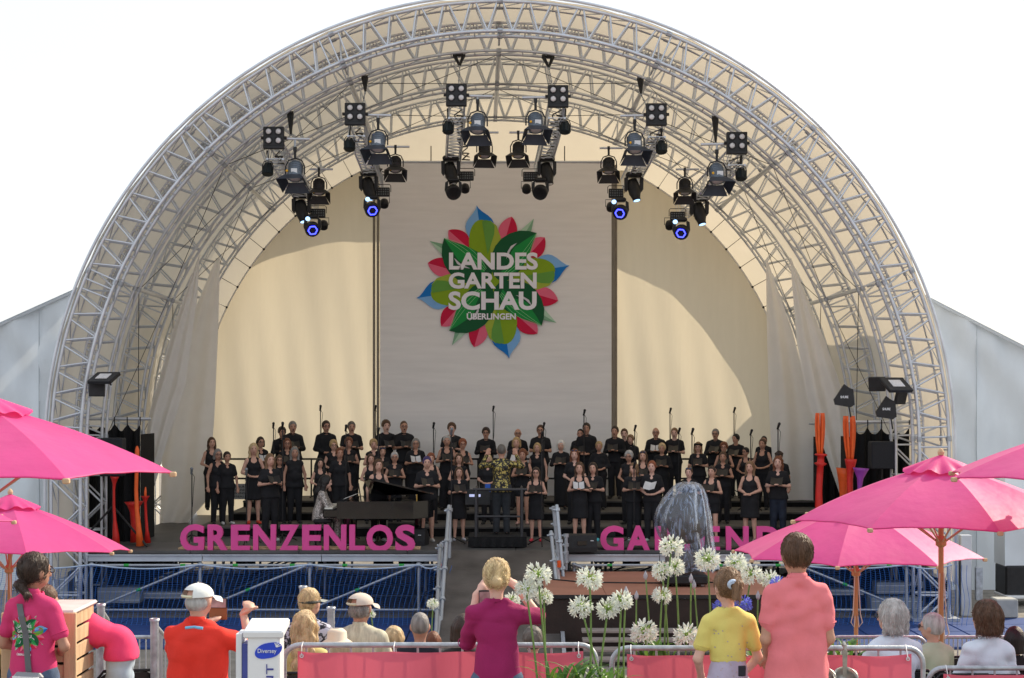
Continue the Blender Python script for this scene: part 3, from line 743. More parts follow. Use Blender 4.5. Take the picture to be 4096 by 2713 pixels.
sign('pink standing letters GARTEND on the right stage edge', [('G',600,623.5,525.5,552),('A',625.5,650.5,525.5,552),('R',654.5,675,526,552),('T',676,697,526,552),('E',700,719.5,526,552),('N',725.5,748,526,552.3),('D',756,780,526,552.3)], (598,830,0))
# monitor wedges
def wedge(px, py, w_px, label, D=None, rz=0):
    c = fl(px, py) if D is None else P(px, py, D); w_ = w_px*c.y/F; c.z = SZ
    r = thing('monitor_speaker', label, 'speaker', c, group='black floor monitor speakers')
    h_ = w_*.58; d_ = w_*.6
    def f(b):
        n = [(0,-.0),(d_,0),(d_,h_*.55),(d_*.45,h_),(0.12*d_,h_*.92),(0,h_*.25)]
        b.add([(-w_/2, y, z) for y, z in n]+[(w_/2, y, z) for y, z in n], [tuple(reversed(range(6))), tuple(range(6,12))]+[(k,(k+1)%6,(k+1)%6+6,k+6) for k in range(6)])
    m = MB(); f(m); o = m.build('cabinet', mat('black_speaker_paint', (.016,.016,.018), .6, 0, .2, 30, .3, 120), r, world=False)
    m = MB(); m.box((0,-.004,h_*.5),(w_*.3,.014,h_*.22)); m.build('handle_recess', BLACKGLOSS, r, world=False)
    m = MB(); m.box((w_*.33,-.003,h_*.62),(w_*.1,.01,.012)); m.build('badge', WHITE, r, world=False)
    r.rotation_euler.z = rz; return r
wedge(582, 552, 31, 'large black monitor wedge on the stage edge right of the conductor', rz=.15)
wedge(410, 551, 30, 'large black monitor wedge behind the S of the left letters', D=30.0, rz=-.2)
wedge(401, 526, 27, 'black monitor wedge under the grand piano', 32.0-.3); wedge(607, 525.5, 17, 'dim grey monitor wedge at the riser right of the conductor', 31.8)
wedge(801, 524, 19, 'black monitor wedge at the riser end near the tall orange flutes', 32.0)
# microphone stands
def mic(px, yt, D, zf, label, boom=False):
    b = P(px, 400, D); b.z = zf; t = P(px, yt, D)
    r = thing('microphone_stand', label, 'microphone stand', b, group='microphone stands among the choir')
    rod('pole', b+Vector((0,0,.02)), t, .011, BLACK, r, 6)
    if zf < 1.3 or True:
        for k in range(3):
            a = R(30+120*k); rod('leg', b+Vector((0,0,.16)), b+Vector((.3*math.cos(a), .3*math.sin(a), .012)), .012, BLACK, r, 6)
    m = MB(); m.tube(t+Vector((-.01,0,-.06)), t+Vector((.01,-.06,.03)), .02, 8, .026); m.ball(t+Vector((.012,-.08,.045)), .03, 8, 5); m.build('microphone', BLACK if not boom else mat('mic_grille', (.25,.28,.32), .4, .5), r)
    m = MB(); m.path([t+Vector((.01,0,-.05)), t+Vector((.05,0,-.12)), t+Vector((.03,0,-.35)), t+Vector((.012,0,-.7))], .005, 4); m.build('cable', BLACK, r)
for i, a in enumerate(((273.5,425.4,34.2,1.62,'thin mic stand left of the dark-haired young man in the back row'),(282.7,425.4,30.9,SZ,'tall mic stand rising before the folder girl left of the letters'),(320.5,408,36.2,1.757,'very tall mic stand at the left of the bearded back row man'),
 (346,428,31.2,SZ,'tall mic stand before the curly reddish woman left of the piano'),(378.4,430.8,31.0,SZ,'tall mic stand behind the piano lid'),(375.4,408,36.9,1.757,'very tall mic stand against the banner left rope'),(433.5,425.4,34,1.62,'tall mic stand right of the large grey-haired woman'),
 (451.4,431.4,30.2,SZ,'mic stand left of the conductor before the dark-dressed girl'),(191.9,470.8,30.6,SZ,'short straight mic stand at the far left of the choir'),(246.5,471.4,30.4,SZ,'short mic stand before the long-haired blonde woman'),(493.2,408.6,36.9,1.757,'very tall mic stand against the banner above the conductor'),
 (541.8,435,30.0,SZ,'mic stand with red tip right of the conductor'),(543.6,425.4,34,1.62,'dark mic stand before the broad man with glasses right of the conductor'),(584,412.4,34.2,1.62,'tall mic stand crossing the bearded man right of the banner middle'),(634.8,428,34,1.62,'tall mic stand with red tip right of the banner edge'),
 (634,465,30.3,SZ,'short mic stand behind the A of the right letters'),(670,410.6,36.9,1.757,'very tall mic stand between the bald man and the singing youth'),(678.8,430.8,34.1,1.62,'mic stand before the singing youth in the back row'),(692,431.4,31.2,SZ,'tall mic stand above the wrapped spotlight'),
 (734,410,36.9,1.757,'very tall mic stand behind the dark-haired youth at right'),(750.7,432.4,34,1.62,'mic stand above the short dark-haired woman at right'),(778,426,31.0,SZ,'tall mic stand with red tip at the right end of the choir'))):
    mic(*a, boom=i in (8, 9, 7))
RED = mat('red_tip', (.6,.03,.02), .4)
# back railing and sign
def rail():
    D = 37.2
    for (a, b, n, l) in ((190, 372, 6, 'black steel guard rail at the back of the risers, left of the banner'), (376, 614, 7, 'black steel guard rail at the back of the risers before the banner'), (618, 800, 6, 'black steel guard rail at the back of the risers, right of the banner')):
        r = thing('guard_rail', l, 'railing', P(a, 497, D), group='black guard rails behind the choir')
        for y in (459, 478.5): rod('rail', P(a, y, D), P(b, y, D), .022, BLACK, r)
        for k in range(n+1): x = a+(b-a)*k/n; rod('post', P(x, 459, D), P(x, 499, D), .02, BLACK, r)
    D = 36.9; r = thing('notice_board', 'pale entry notice with dark capitals on the back rail behind singers', 'sign', P(235, 498, D))
    c = P(233, 491.5, D); m = MB(); m.box(c, (P(247,0,D).x-P(220,0,D).x, .02, .36)); m.build('board', mat('pale_sign', (.35,.36,.38), .7), r)
    for k, s in enumerate(('ZUTRITT NUR', 'EINGEWIESENE', 'PERSONEN UND', 'PERSONAL')):
        z = c.z+.11-.075*k; text('lettering', s, mat('dark_print', (.05,.05,.05), .7), P(222,0,D).x, P(245,0,D).x, z-.02, z+.025, D-.014, r, bold=.01)
rail()
# grand piano
def piano():
    D = 30.4; kb = P(340, 545, D)
    r = thing('grand_piano', 'black lacquered grand piano with half-open lid beside the pianist', 'piano', (P(385,0,D).x, D, SZ))
    x0 = P(341,0,D).x; x1 = P(434,0,D).x; zt = P(0,499,D).z; zb = P(0,516,D).z
    L = x1-x0
    out = [(x0,-.75),(x0,.75),(x0+.9,.75),(x0+L*.7,.45),(x1-.1,.15),(x1,-.15),(x1-.06,-.5),(x1-.35,-.72)]
    m = MB(); n = len(out); v = [(x, D+y, zb) for x, y in out]+[(x, D+y, zt) for x, y in out]
    m.add(v, [tuple(reversed(range(n))), tuple(range(n, 2*n))]+[(k,k+n,(k+1)%n+n,(k+1)%n) for k in range(n)]); m.build('case', BLACKGLOSS, r)
    m = MB(); m.box((x0-.12, D, zb+.10), (.28, 1.5, .16), bev=.02); m.build('key_bed', BLACKGLOSS, r)
    m = MB(); 
    for k in range(30): m.box((x0-.16, D-.66+k*.045, zb+.19), (.15, .042, .02))
    tag(m.build('white_keys', mat('ivory', (.7,.68,.62), .3), r), kind='stuff')
    m = MB(); lo = [(x+.0, y*1.02) for x, y in out]
    lz = lambda x, y: zt+.02+.40*(.77-y)/1.5*(1-.72*(x-x0)/L)
    v = [(x+.5*(1-(x-x0)/L), D+y, lz(x, y)) for x, y in lo]+[(x+.5*(1-(x-x0)/L), D+y, lz(x, y)+.03) for x, y in lo]
    m.add(v, [tuple(reversed(range(n))), tuple(range(n, 2*n))]+[(k,k+n,(k+1)%n+n,(k+1)%n) for k in range(n)]); m.build('lid', BLACKGLOSS, r)
    rod('lid_prop', (x0+.45, D-.7, zt), (x0+.4, D-.7, zt+.34), .012, BLACK, r); rod('lid_prop', (x1-.3, D-.5, zt), (x1-.3, D-.5, zt+.12), .012, mat('brass', (.6,.38,.1), .35, .8), r)
    m = MB(); m.box((x0+.30, D-.1, zt+.20), (.03, .8, .02), ry=R(0)); m.add([(x0+.15,D-.6,zt+.02),(x0+.15,D+.5,zt+.02),(x0+.38,D+.5,zt+.14),(x0+.38,D-.6,zt+.14)], [(0,1,2,3)]); m.build('music_desk', BLACKGLOSS, r)
    m = MB(); m.add([(x0+.10,D-.62,zt+.03),(x0+.10,D-.1,zt+.03),(x0+.42,D-.1,zt+.15),(x0+.42,D-.62,zt+.15)], [(0,1,2,3)]); m.build('sheet_music', WHITE, r)
    for x, y in ((x0+.18,-.6),(x0+.18,.6),(x1-.3,-.05)):
        m = MB(); m.tube((x, D+y, SZ+.06), (x, D+y, zb), .05, 8, .075); m.ball((x, D+y, SZ+.04), .04); m.build('leg', BLACKGLOSS, r)
    m = MB(); m.box((x0+.2, D, SZ+.12), (.1,.22,.03)); m.tube((x0+.2,D-.08,SZ+.12),(x0+.2,D-.08,zb),.012,6); m.tube((x0+.2,D+.08,SZ+.12),(x0+.2,D+.08,zb),.012,6); m.build('pedal_lyre', BLACKGLOSS, r)
    b = thing('piano_bench', 'black padded bench under the pianist in sequins', 'bench', P(326, 0, D-.0)); b.location = (P(325,0,D).x, D, SZ)
    c = b.location
    m = MB(); m.box((c.x, D, SZ+.46), (.36,.75,.08), bev=.02); m.build('seat', BLACK, b)
    for sx in (-.14,.14):
        for sy in (-.32,.32): rod('leg', (c.x+sx, D+sy, SZ), (c.x+sx, D+sy, SZ+.42), .02, BLACK, b)
piano()
def podium():
    D = 30.1; a = P(469,0,D).x; b = P(526.5,0,D).x; c = (a+b)/2
    r = thing('conductor_podium', 'black draped podium with dark guard rail around the conductor', 'podium', (c, D, SZ))
    m = MB(); m.grid(lambda u, v: (a+(b-a)*u, D-.55+.03*math.sin(u*40)*(1-v)-.05*(1-v), SZ+.02+v*.17), 60, 3); m.box((c, D, SZ+.19), (b-a, 1.1, .03)); m.box((c, D, SZ+.10), (b-a-.06, 1.02, .17)); m.build('draped_step', DARKCLOTH, r)
    z1 = P(0,489.5,D-.5).z; z2 = P(0,516.5,D-.5).z; zz = SZ+.2; l = P(476,0,D-.5).x; rr = P(521.8,0,D-.5).x
    DG = mat('dark_grey_steel', (.045,.045,.05), .5, .2)
    for x in (l, rr): rod('post', (x, D-.5, zz), (x, D-.5, z1), .028, DG, r)
    rod('rail', (l-.06, D-.5, z1), (rr+.1, D-.5, z1), .028, DG, r); rod('rail', (l, D-.5, z2), (rr, D-.5, z2), .02, DG, r)
    for x in (l, rr): rod('post', (x, D+.45, zz), (x, D+.45, z1), .028, DG, r); rod('rail', (x, D-.5, z1), (x, D+.45, z1), .022, DG, r)
    # music stand in front of the conductor
    q = thing('music_stand', 'black music stand with glowing pale sheets left of the conductor', 'music stand', P(478, 540, 31.0)); q.location.z = SZ
    c = P(477.5, 497, 31.0); m = MB(); m.box(c, (.48,.02,.30), rx=R(-12)); m.build('desk', BLACK, q); rod('stem', (c.x,31.02,SZ), c, .014, STEEL, q)
    for k in range(3): rod('leg', (c.x,31.02,SZ+.15), (c.x+.25*math.cos(R(90+120*k)), 31.02+.25*math.sin(R(90+120*k)), SZ+.01), .012, BLACK, q)
    m = MB(); m.box(c+Vector((-.05,-.03,.03)), (.22,.006,.05)); m.build('sheet', mat('glow_paper', (.6,.62,.8), .6, emit=(.5,.55,.9), estr=.5), q)  # light on the page is put into the paper as a faint emission
    q = thing('music_stand', 'second music stand hidden mostly behind the conductor legs', 'music stand', P(497, 0, 31.2)); q.location.z = SZ
    c = P(496.5, 492, 31.2); m = MB(); m.box(c, (.5,.02,.30), rx=R(-12)); m.build('desk', BLACK, q); rod('stem', (c.x,31.22,SZ), c, .014, STEEL, q)
    m = MB(); m.box(c+Vector((-.17,-.03,.08)), (.1,.006,.16)); m.build('folder', mat('blue_folder', (.03,.12,.55), .5), q)
podium()
# flute-shaped sculptures
OR = mat('orange_lacquer', (.80,.12,.02), .45, 0, .12, 8, .2, 30); RDL = mat('red_lacquer', (.60,.02,.015), .45, 0, .15, 8, .2, 30); PUR = mat('purple_lacquer', (.30,.05,.36), .45)
def flute(px, D, label, segs, lean=0, prongs=None):
    """segs: list of (material, [(py, radius m)...])"""
    base = P(px, 400, D); r = thing('flute_sculpture', label, 'sculpture', (base.x, D, SZ), group='slender orange and red flute sculptures')
    for m_, prof in segs:
        pts = []; rs = []
        ya = prof[0][0]; 
        for y, rad in prof:
            t = (prof[0][0]-y)/90; p = P(px+lean*(549-y)/100+1.2*math.sin(y*.06), y, D); p.z = max(p.z, SZ); pts.append(p); rs.append(rad*.52)
        m = MB(); m.path(pts, .05, 12, rs); m.build('tube', m_, r, smooth=True)
    if prongs:
        (y0, y1, n, wd) = prongs
        for k in range(n):
            a = 2*PI*k/n
            m = MB(); pts = []; rs = []
            for i in range(9):
                y = y0+(y1-y0)*i/8; t = i/8; rad = wd*(.45+.55*math.sin(PI*min(1, t*1.15)*.5)) if i < 8 else wd*.9
                pts.append(P(px+lean*(549-y)/100, y, D)+Vector((rad*math.cos(a), rad*math.sin(a), 0))); rs.append(.028+.012*math.sin(PI*t))
            m.path(pts, .03, 6, [q_*.62 for q_ in rs]); m.build('prong', OR, r, smooth=True)
flute(115, 29.8, 'red flute sculpture with flared cup before the left black drape', [(RDL, [(547,.16),(535,.12),(520,.06),(505,.05),(490,.045),(484,.06),(479,.12),(476.5,.17),(477.5,.13),(483,.03)])])
flute(139, 29.7, 'tallest orange stem sculpture at the edge of the left black drape', [(OR, [(546,.15),(530,.10),(510,.08),(490,.07),(470,.07),(458,.08),(450,.08),(446,.03)])], lean=-3)
flute(135, 30.2, 'wide conical red-orange flute between the left stems', [(RDL, [(542,.22),(525,.15),(512,.16),(506,.24),(501.5,.36),(503,.3),(510,.1)])])
flute(146.5, 30.0, 'small thin red flute at the curtain beside the wide cone', [(RDL, [(543,.13),(530,.06),(515,.05),(502,.05),(498,.11),(496,.17),(497.5,.12),(502,.03)]), (OR, [(500,.04),(492,.05),(487,.02)])])
flute(820, 29.6, 'tall red flute with orange prongs standing free right of the choir', [(RDL, [(549,.16),(520,.13),(505,.14),(490,.12),(475,.12),(466,.12),(463.5,.24),(462,.13),(456.5,.12),(455,.24),(453.8,.2),(453.5,.05)])], prongs=(455, 413, 6, .075))
flute(852, 29.6, 'tall red flute with orange prongs beside the right black drape', [(RDL, [(549,.16),(510,.10),(480,.11),(472,.12),(462,.2),(459,.22),(459.5,.1)])], lean=-2.2, prongs=(461, 416, 6, .10))
flute(842, 29.9, 'orange trumpet-shaped flute leaning between the tall pair', [(OR, [(549,.12),(520,.08),(500,.10),(485,.18),(475,.27),(468.5,.34),(469.5,.3),(480,.1)])], lean=4)
flute(860, 29.4, 'purple trumpet flute before the right black drape', [(PUR, [(549,.10),(510,.06),(490,.07),(478,.12),(471,.24),(468,.30),(469.5,.24),(478,.05)])], lean=1)
flute(872, 29.3, 'orange funnel head rising low before the right black drape', [(OR, [(549,.06),(510,.07),(500,.12),(493,.28),(488.5,.30),(487,.22),(490,.05)])])
# PA drapes and speakers on tripods
def drape(a, b, yt, yb, D, label):
    x0 = P(a,0,D).x; x1 = P(b,0,D).x; zt = P(0,yt,D).z; r = thing('black_drape', label, 'drape', ((x0+x1)/2, D, SZ), group='black drapes inside the arch legs')
    m = MB()
    m.grid(lambda u, v: (x0+(x1-x0)*u, D+.05*math.sin(u*25)+.02*math.sin(u*61), .3+(zt-.3-.16*abs(math.sin(u*PI*5))**.6*0-.14*math.sin((u*4.0)%1*PI))*v if v == 1 else .3+(zt-.5)*v), 60, 6)
    m.grid(lambda u, v: ((x0 if a > 500 else x1)+.0, D+v*1.2, .3+(zt-.5)*u), 10, 6)
    m.build('cloth', DARKCLOTH, r, smooth=False)
    rod('hanging_pipe', (x0-.2, D, zt+.1), (x1+.2, D, zt+.1), .03, ALU, r)
    for k in range(5): x = x0+(x1-x0)*k/4; rod('hook', (x, D-.03, zt-.02), (x, D-.03, zt+.14), .012, BLACK, r)
drape(89, 140.5, 424, 547, 30.9, 'black drape with scalloped top closing the left arch leg'); drape(853.5, 909, 427, 549, 30.9, 'black drape with scalloped top closing the right arch leg')
drape(818, 851, 428, 549, 35.0, 'plain black drape seen between the two right wing curtains')
def paspk(px, py, w_, h_, D, label):
    c = P(px, py, D); r = thing('speaker_on_stand', label, 'speaker', (c.x, D, SZ), group='dark speakers on tripods at the stage sides')
    m = MB(); m.box(c, (w_, .35, h_), bev=.02); m.build('cabinet', mat('grille_grey', (.016,.019,.026), .75, 0, .2, 40), r)
    rod('pole', (c.x, D, SZ+.2), (c.x, D, c.z-h_/2), .022, BLACK, r)
    for k, ln in zip((-40, 215, 95), (.95,.75,.5)): rod('leg', (c.x, D, SZ+.75), (c.x+ln*math.cos(R(k)), D+.6*ln*math.sin(R(k)), SZ+.02), .02, BLACK, r)
paspk(113, 457, .42, .72, 30.0, 'dark speaker on a tripod in front of the left black drape'); paspk(882, 455, .47, .52*1.0, 30.3, 'dark square speaker on a stand in front of the right black drape')
# ------------------------------------------------------------------ ramp, hand rails, front platform
def ramp():
    D0, D1 = 28.95, 24.3; x0 = P(449,0,D0).x; x1 = P(554,0,D0).x
    r = thing('ramp', 'dark plywood ramp running down from the stage between the hand rails', 'ramp', ((x0+x1)/2, D1, 0))
    n = 5
    for k in range(n):
        a = k/n; b = (k+1)/n; m = MB(); ya = D0+(D1-D0)*a; yb = D0+(D1-D0)*b-(-.008 if k < n-1 else 0); za = SZ*(1-a)+.01; zb = SZ*(1-b)+.01
        m.add([(x0,ya,za),(x1,ya,za),(x1,yb,zb),(x0,yb,zb),(x0,ya,za-.05),(x1,ya,za-.05),(x1,yb,zb-.05),(x0,yb,zb-.05)], [(0,3,2,1),(4,5,6,7),(0,1,5,4),(2,3,7,6),(0,4,7,3),(1,2,6,5)])
        m.build('panel', mat('ramp_plywood', (.085,.075,.07), .55, 0, .4, 1.6, .15, 25), r)
    for x in (x0-.04, x1+.04):
        m = MB(); m.add([(x-.03,D0,SZ+.03),(x+.03,D0,SZ+.03),(x+.03,D1,.05),(x-.03,D1,.05),(x-.03,D0,SZ-.15),(x+.03,D0,SZ-.15),(x+.03,D1,0),(x-.03,D1,0)], [(0,3,2,1),(4,5,6,7),(0,1,5,4),(2,3,7,6),(0,4,7,3),(1,2,6,5)]); m.build('edge_beam', ALU, r)
    for s, nm in ((-1, 'left'), (1, 'right')):
        h = thing('hand_rail', 'galvanised scaffold hand rail on the %s side of the ramp' % nm, 'hand rail', P(447 if s < 0 else 556, 550, 28.6), group='scaffold hand rails of the ramp'); h.location.z = 0
        if s < 0: T = [((450,505,28.6),(448.5,640,28.6)), ((449,506,28.4),(440,634,25.6)), ((441.5,542,28.5),(441,625,28.5)), ((440,545,28.0),(436,634,25.2))]
        else: T = [((553.5,506,28.6),(559,566,28.6)), ((556.8,505,28.5),(568,630,27.6)), ((551,531.5,28.3),(562,634,26.6)), ((566,534,28.6),(566,570,28.6))]
        for a, b in T: 
            pa, pb = P(*a), P(*b); pb.z = max(pb.z, gz(pb.y)+.02); rod('tube', pa, pb, .033, STEEL, h); 
            for t in (.04, .3, .52, .75):
                c = pa.lerp(pb, t); m = MB(); m.tube(c-(pb-pa).normalized()*.03, c+(pb-pa).normalized()*.03, .052, 8); m.tube(c+Vector((-.08,-.02,0)), c+Vector((.03,-.02,0)), .018, 6); m.build('coupler', STEEL, h)
        c = P(439.5 if s < 0 else 559, 567 if s < 0 else 564, 28.0); rod('tape', c+Vector((0,0,-.06)), c+Vector((0,0,.06)), .034, mat('orange_tape', (.9,.12,.02), .6), h)
ramp()
def platform():
    D0, D1 = 28.75, 25.3; z = .9; x0 = P(545,0,D1).x; x1 = P(790,0,D1).x; n = 4
    r = thing('front_platform', 'low red-brown platform with dark skirt right of the ramp', 'platform', ((x0+x1)/2, D1, 0))
    for i in range(n):
        for j in range(2):
            m = MB(); m.box((x0+(x1-x0)*(i+.5)/n, D0-(D0-D1)*(j+.5)/2, z-.03), ((x1-x0)/n-.006, (D0-D1)/2-.006, .06), bev=.004); m.build('deck_panel', mat('red_brown_deck', (.36,.155,.10), .6, 0, .12, 1.4, .1, 30), r)
    sk = mat('dark_brown_skirt', (.028,.016,.013), .7, 0, .3, 2, .2, 20)
    m = MB(); m.box(((x0+x1)/2, D1+.03, (z-.07)/2), (x1-x0-.02, .03, z-.075)); m.build('front_skirt', sk, r)
    m = MB(); m.box((x0+.03, (D0+D1)/2, (z-.07)/2), (.03, D0-D1-.1, z-.075)); m.build('side_skirt', sk, r)
    m = MB(); m.box(((x0+x1)/2, D1-.01, z-.03), (x1-x0, .02, .06)); m.build('edge_strip', BLACK, r)
    m = MB(); m.path([(x0, D0-1.2, z+.012)]+[(x0+.35*k, 26.9+.05*math.sin(k*.9), z+.012) for k in range(2, 11)], .012, 5); tag(m.build('cable', BLACK, None), 'thin black cable lying across the red-brown platform', 'cable')
    # low pale steps
    s = thing('low_steps', 'low pale ribbed steps against the platform skirt behind the flowers', 'steps', P(628, 640, 24.2)); s.location.z = 0
    a = P(583,0,24.4).x; b = P(760,0,24.4).x
    for k in range(4): m = MB(); m.box(((a+b)/2, 24.0+.3*k, .09+.10*k), (b-a, .3, .04), bev=.006); m.build('tread', mat('pale_tread', (.26,.22,.20), .7), s)
platform()
def wrapped_light():
    D = 26.6; c = P(683,0,D).x; z = .9
    r = thing('wrapped_spotlight', 'large moving spotlight under a crumpled clear plastic cover on the platform', 'stage light', (c, D, z))
    zb = lambda py: P(0, py, D).z
    m = MB(); m.box((c+.0, D, zb(578)), (.78,.6,.16), bev=.03); m.build('wheel_base', BLACK, r)
    for sx in (-.3,.3):
        for sy in (-.2,.2):
            m = MB(); q = Matrix.Rotation(R(90),3,'Y'); m.lathe([(.02,-.025),(.07,-.025),(.07,.025),(.02,.025)], (c+sx, D+sy, z+.07), 14, q); m.build('castor', STEEL, r)
            rod('castor_post', (c+sx, D+sy, z+.07), (c+sx, D+sy, z+.2), .02, BLACK, r)
    GR_ = mat('spot_grey', (.10,.09,.08), .5, 0, .4, 6)
    m = MB(); m.box((c+.02, D, zb(560)), (.6,.5,.22), bev=.05); m.build('foot', GR_, r)
    for s in (-1,1): m = MB(); m.path([(c+.05+s*.22, D, zb(562)), (c+.05+s*.36, D, zb(545)), (c+.05+s*.37, D, zb(520)), (c+.05+s*.3, D, zb(505))], .05, 8); m.build('yoke_arm', GR_, r, smooth=True)
    q = Matrix.Rotation(R(-25),3,'X')@Matrix.Rotation(R(-12),3,'Y')
    m = MB(); m.lathe([(.12,-.42),(.26,-.36),(.33,-.1),(.36,.22),(.34,.32),(.30,.3)], (c+.03, D, zb(518)), 20, q); m.build('head', GR_, r, smooth=True)
    m = MB(); m.lathe([(.30,.29),(.15,.34),(.01,.35)], (c+.03, D, zb(518)), 20, q); m.build('lens', LENSM, r, smooth=True)
    # clear sheet: a soft bag, gathered at the top and hanging in folds
    pl = bpy.data.materials.new('clear_plastic'); pl.use_nodes = True; t = pl.node_tree; N = t.nodes; Lk = t.links; N.remove(N['Principled BSDF'])
    g = N.new('ShaderNodeBsdfGlossy'); g.inputs['Roughness'].default_value = .2; g.inputs[0].default_value = (.85,.9,1,1)
    tr = N.new('ShaderNodeBsdfTransparent'); tr.inputs[0].default_value = (.9,.93,.97,1); df = N.new('ShaderNodeBsdfTranslucent'); df.inputs[0].default_value = (.55,.68,.95,1); dd = N.new('ShaderNodeBsdfDiffuse'); dd.inputs[0].default_value = (.50,.62,.85,1)
    a1 = N.new('ShaderNodeMixShader'); a2 = N.new('ShaderNodeMixShader'); a3 = N.new('ShaderNodeMixShader'); a4 = N.new('ShaderNodeMixShader')
    no = N.new('ShaderNodeTexNoise'); no.inputs['Scale'].default_value = 3.4; no.inputs['Detail'].default_value = 7; no.inputs['Distortion'].default_value = 2.6
    tc = N.new('ShaderNodeTexCoord'); mpp = N.new('ShaderNodeMapping'); mpp.inputs['Scale'].default_value = (2.4,2.4,.55); mpp.inputs['Rotation'].default_value = (0,.25,0); Lk.new(tc.outputs['Object'], mpp.inputs[0]); Lk.new(mpp.outputs[0], no.inputs['Vector'])
    rp = N.new('ShaderNodeValToRGB'); rp.color_ramp.elements[0].position = .50; rp.color_ramp.elements[0].color = (.05,)*3+(1,); rp.color_ramp.elements[1].position = .68; rp.color_ramp.elements[1].color = (.8,)*3+(1,); Lk.new(no.outputs['Fac'], rp.inputs[0])
    bp = N.new('ShaderNodeBump'); bp.inputs['Strength'].default_value = .5; bp.inputs['Distance'].default_value = .03; Lk.new(no.outputs['Fac'], bp.inputs['Height']); Lk.new(bp.outputs[0], g.inputs['Normal'])
    fr = N.new('ShaderNodeFresnel'); fr.inputs[0].default_value = 1.5; Lk.new(bp.outputs[0], fr.inputs['Normal'])
    a1.inputs[0].default_value = .5; Lk.new(df.outputs[0], a1.inputs[1]); Lk.new(dd.outputs[0], a1.inputs[2])
    Lk.new(rp.outputs[0], a2.inputs[0]); Lk.new(tr.outputs[0], a2.inputs[1]); Lk.new(a1.outputs[0], a2.inputs[2])
    mm = N.new('ShaderNodeMath'); mm.operation = 'MULTIPLY_ADD'; mm.inputs[1].default_value = .35; mm.inputs[2].default_value = .02; Lk.new(fr.outputs[0], mm.inputs[0]); Lk.new(mm.outputs[0], a3.inputs[0]); Lk.new(a2.outputs[0], a3.inputs[1]); Lk.new(g.outputs[0], a3.inputs[2]); Lk.new(a3.outputs[0], N['Material Output'].inputs[0])
    prof = [(y, (b-a)/2*D/F*1.02, (a+b)/2-683) for y, a, b in ((482.3,686,690),(482,681,695),(484,676,700),(490,670,703),(498,664,705),(508,658,707),(517,655,709),(526,656,710),(535,660,711),(545,666,713),(554,670,715),(562,671,716),(570,672,718))]
    m = MB(); n = 64; 
    for i, (py, rad, off) in enumerate(prof):
        for k in range(n):
            a = 2*PI*k/n; f = 1+.06*math.sin(a*9+i*.25)*min(1,i/4)+.04*math.sin(a*17+i*.4)*min(1,i/3)+.03*math.sin(a*3+i*.5)
            m.v.append((c+off*D/F+rad*f*math.cos(a), D+rad*.85*f*math.sin(a), zb(py+1.2*math.sin(a*5)*(i/11))))
    m.f = [(i*n+k, i*n+(k+1)%n, (i+1)*n+(k+1)%n, (i+1)*n+k) for i in range(len(prof)-1) for k in range(n)]+[tuple(range(n))]; m.mi = [0]*len(m.f)
    m.build('plastic_cover', pl, r, smooth=True)
wrapped_light()
# ------------------------------------------------------------------ blue safety nets
def net(xa, xb, posts, label):
    NETM = mat('blue_net_cord', (.03,.15,.50), .6); D = 27.9
    r = thing('safety_net', label, 'net', P(xa, 640, D), group='blue nets hung before the scaffold'); r.location.z = 0
    def ztop(px):
        for a, b in zip(posts, posts[1:]):
            if a <= px <= b: u = (px-a)/(b-a); return P(0, 564.5+4.2*4*u*(1-u), D).z
        return P(0, 565.5, D).z
    m = MB(); pt = [(P(px,0,D).x, D, ztop(px)) for px in np.linspace(xa, xb, 80)]; m.path(pt, .014, 5); m.build('border_rope', mat('pale_blue_rope', (.42,.52,.66), .8), r)
    m = MB(); n = int((xb-xa)/4.9)
    def q(px, t):
        z1 = ztop(px); z0 = .02; sl = -11*(1-t) if xa < 500 else 2*math.sin(t*3); return Vector((P(px+sl+1.0*math.sin(t*9+px*.05), 0, D).x, D+.05*math.sin(px*.09+t*3), z1+(z0-z1)*(1-t)))
    for i in range(n+4): m.path([q(xa+(xb-xa)*i/n, j/16) for j in range(17)], .0044, 3)
    for j in range(1, 32): m.path([q(xa+(xb-xa)*i/60, j/32)+Vector((0,0,.012*math.sin(i*1.9))) for i in range(61)], .0017, 3)
    tag(m.build('mesh_cords', NETM, r), kind='stuff')
net(-12, 437, [-20,92,200.5,310,419,440], 'blue safety net along the left scaffold bays'); net(790, 952, [795,906,952], 'blue safety net along the right scaffold bays')
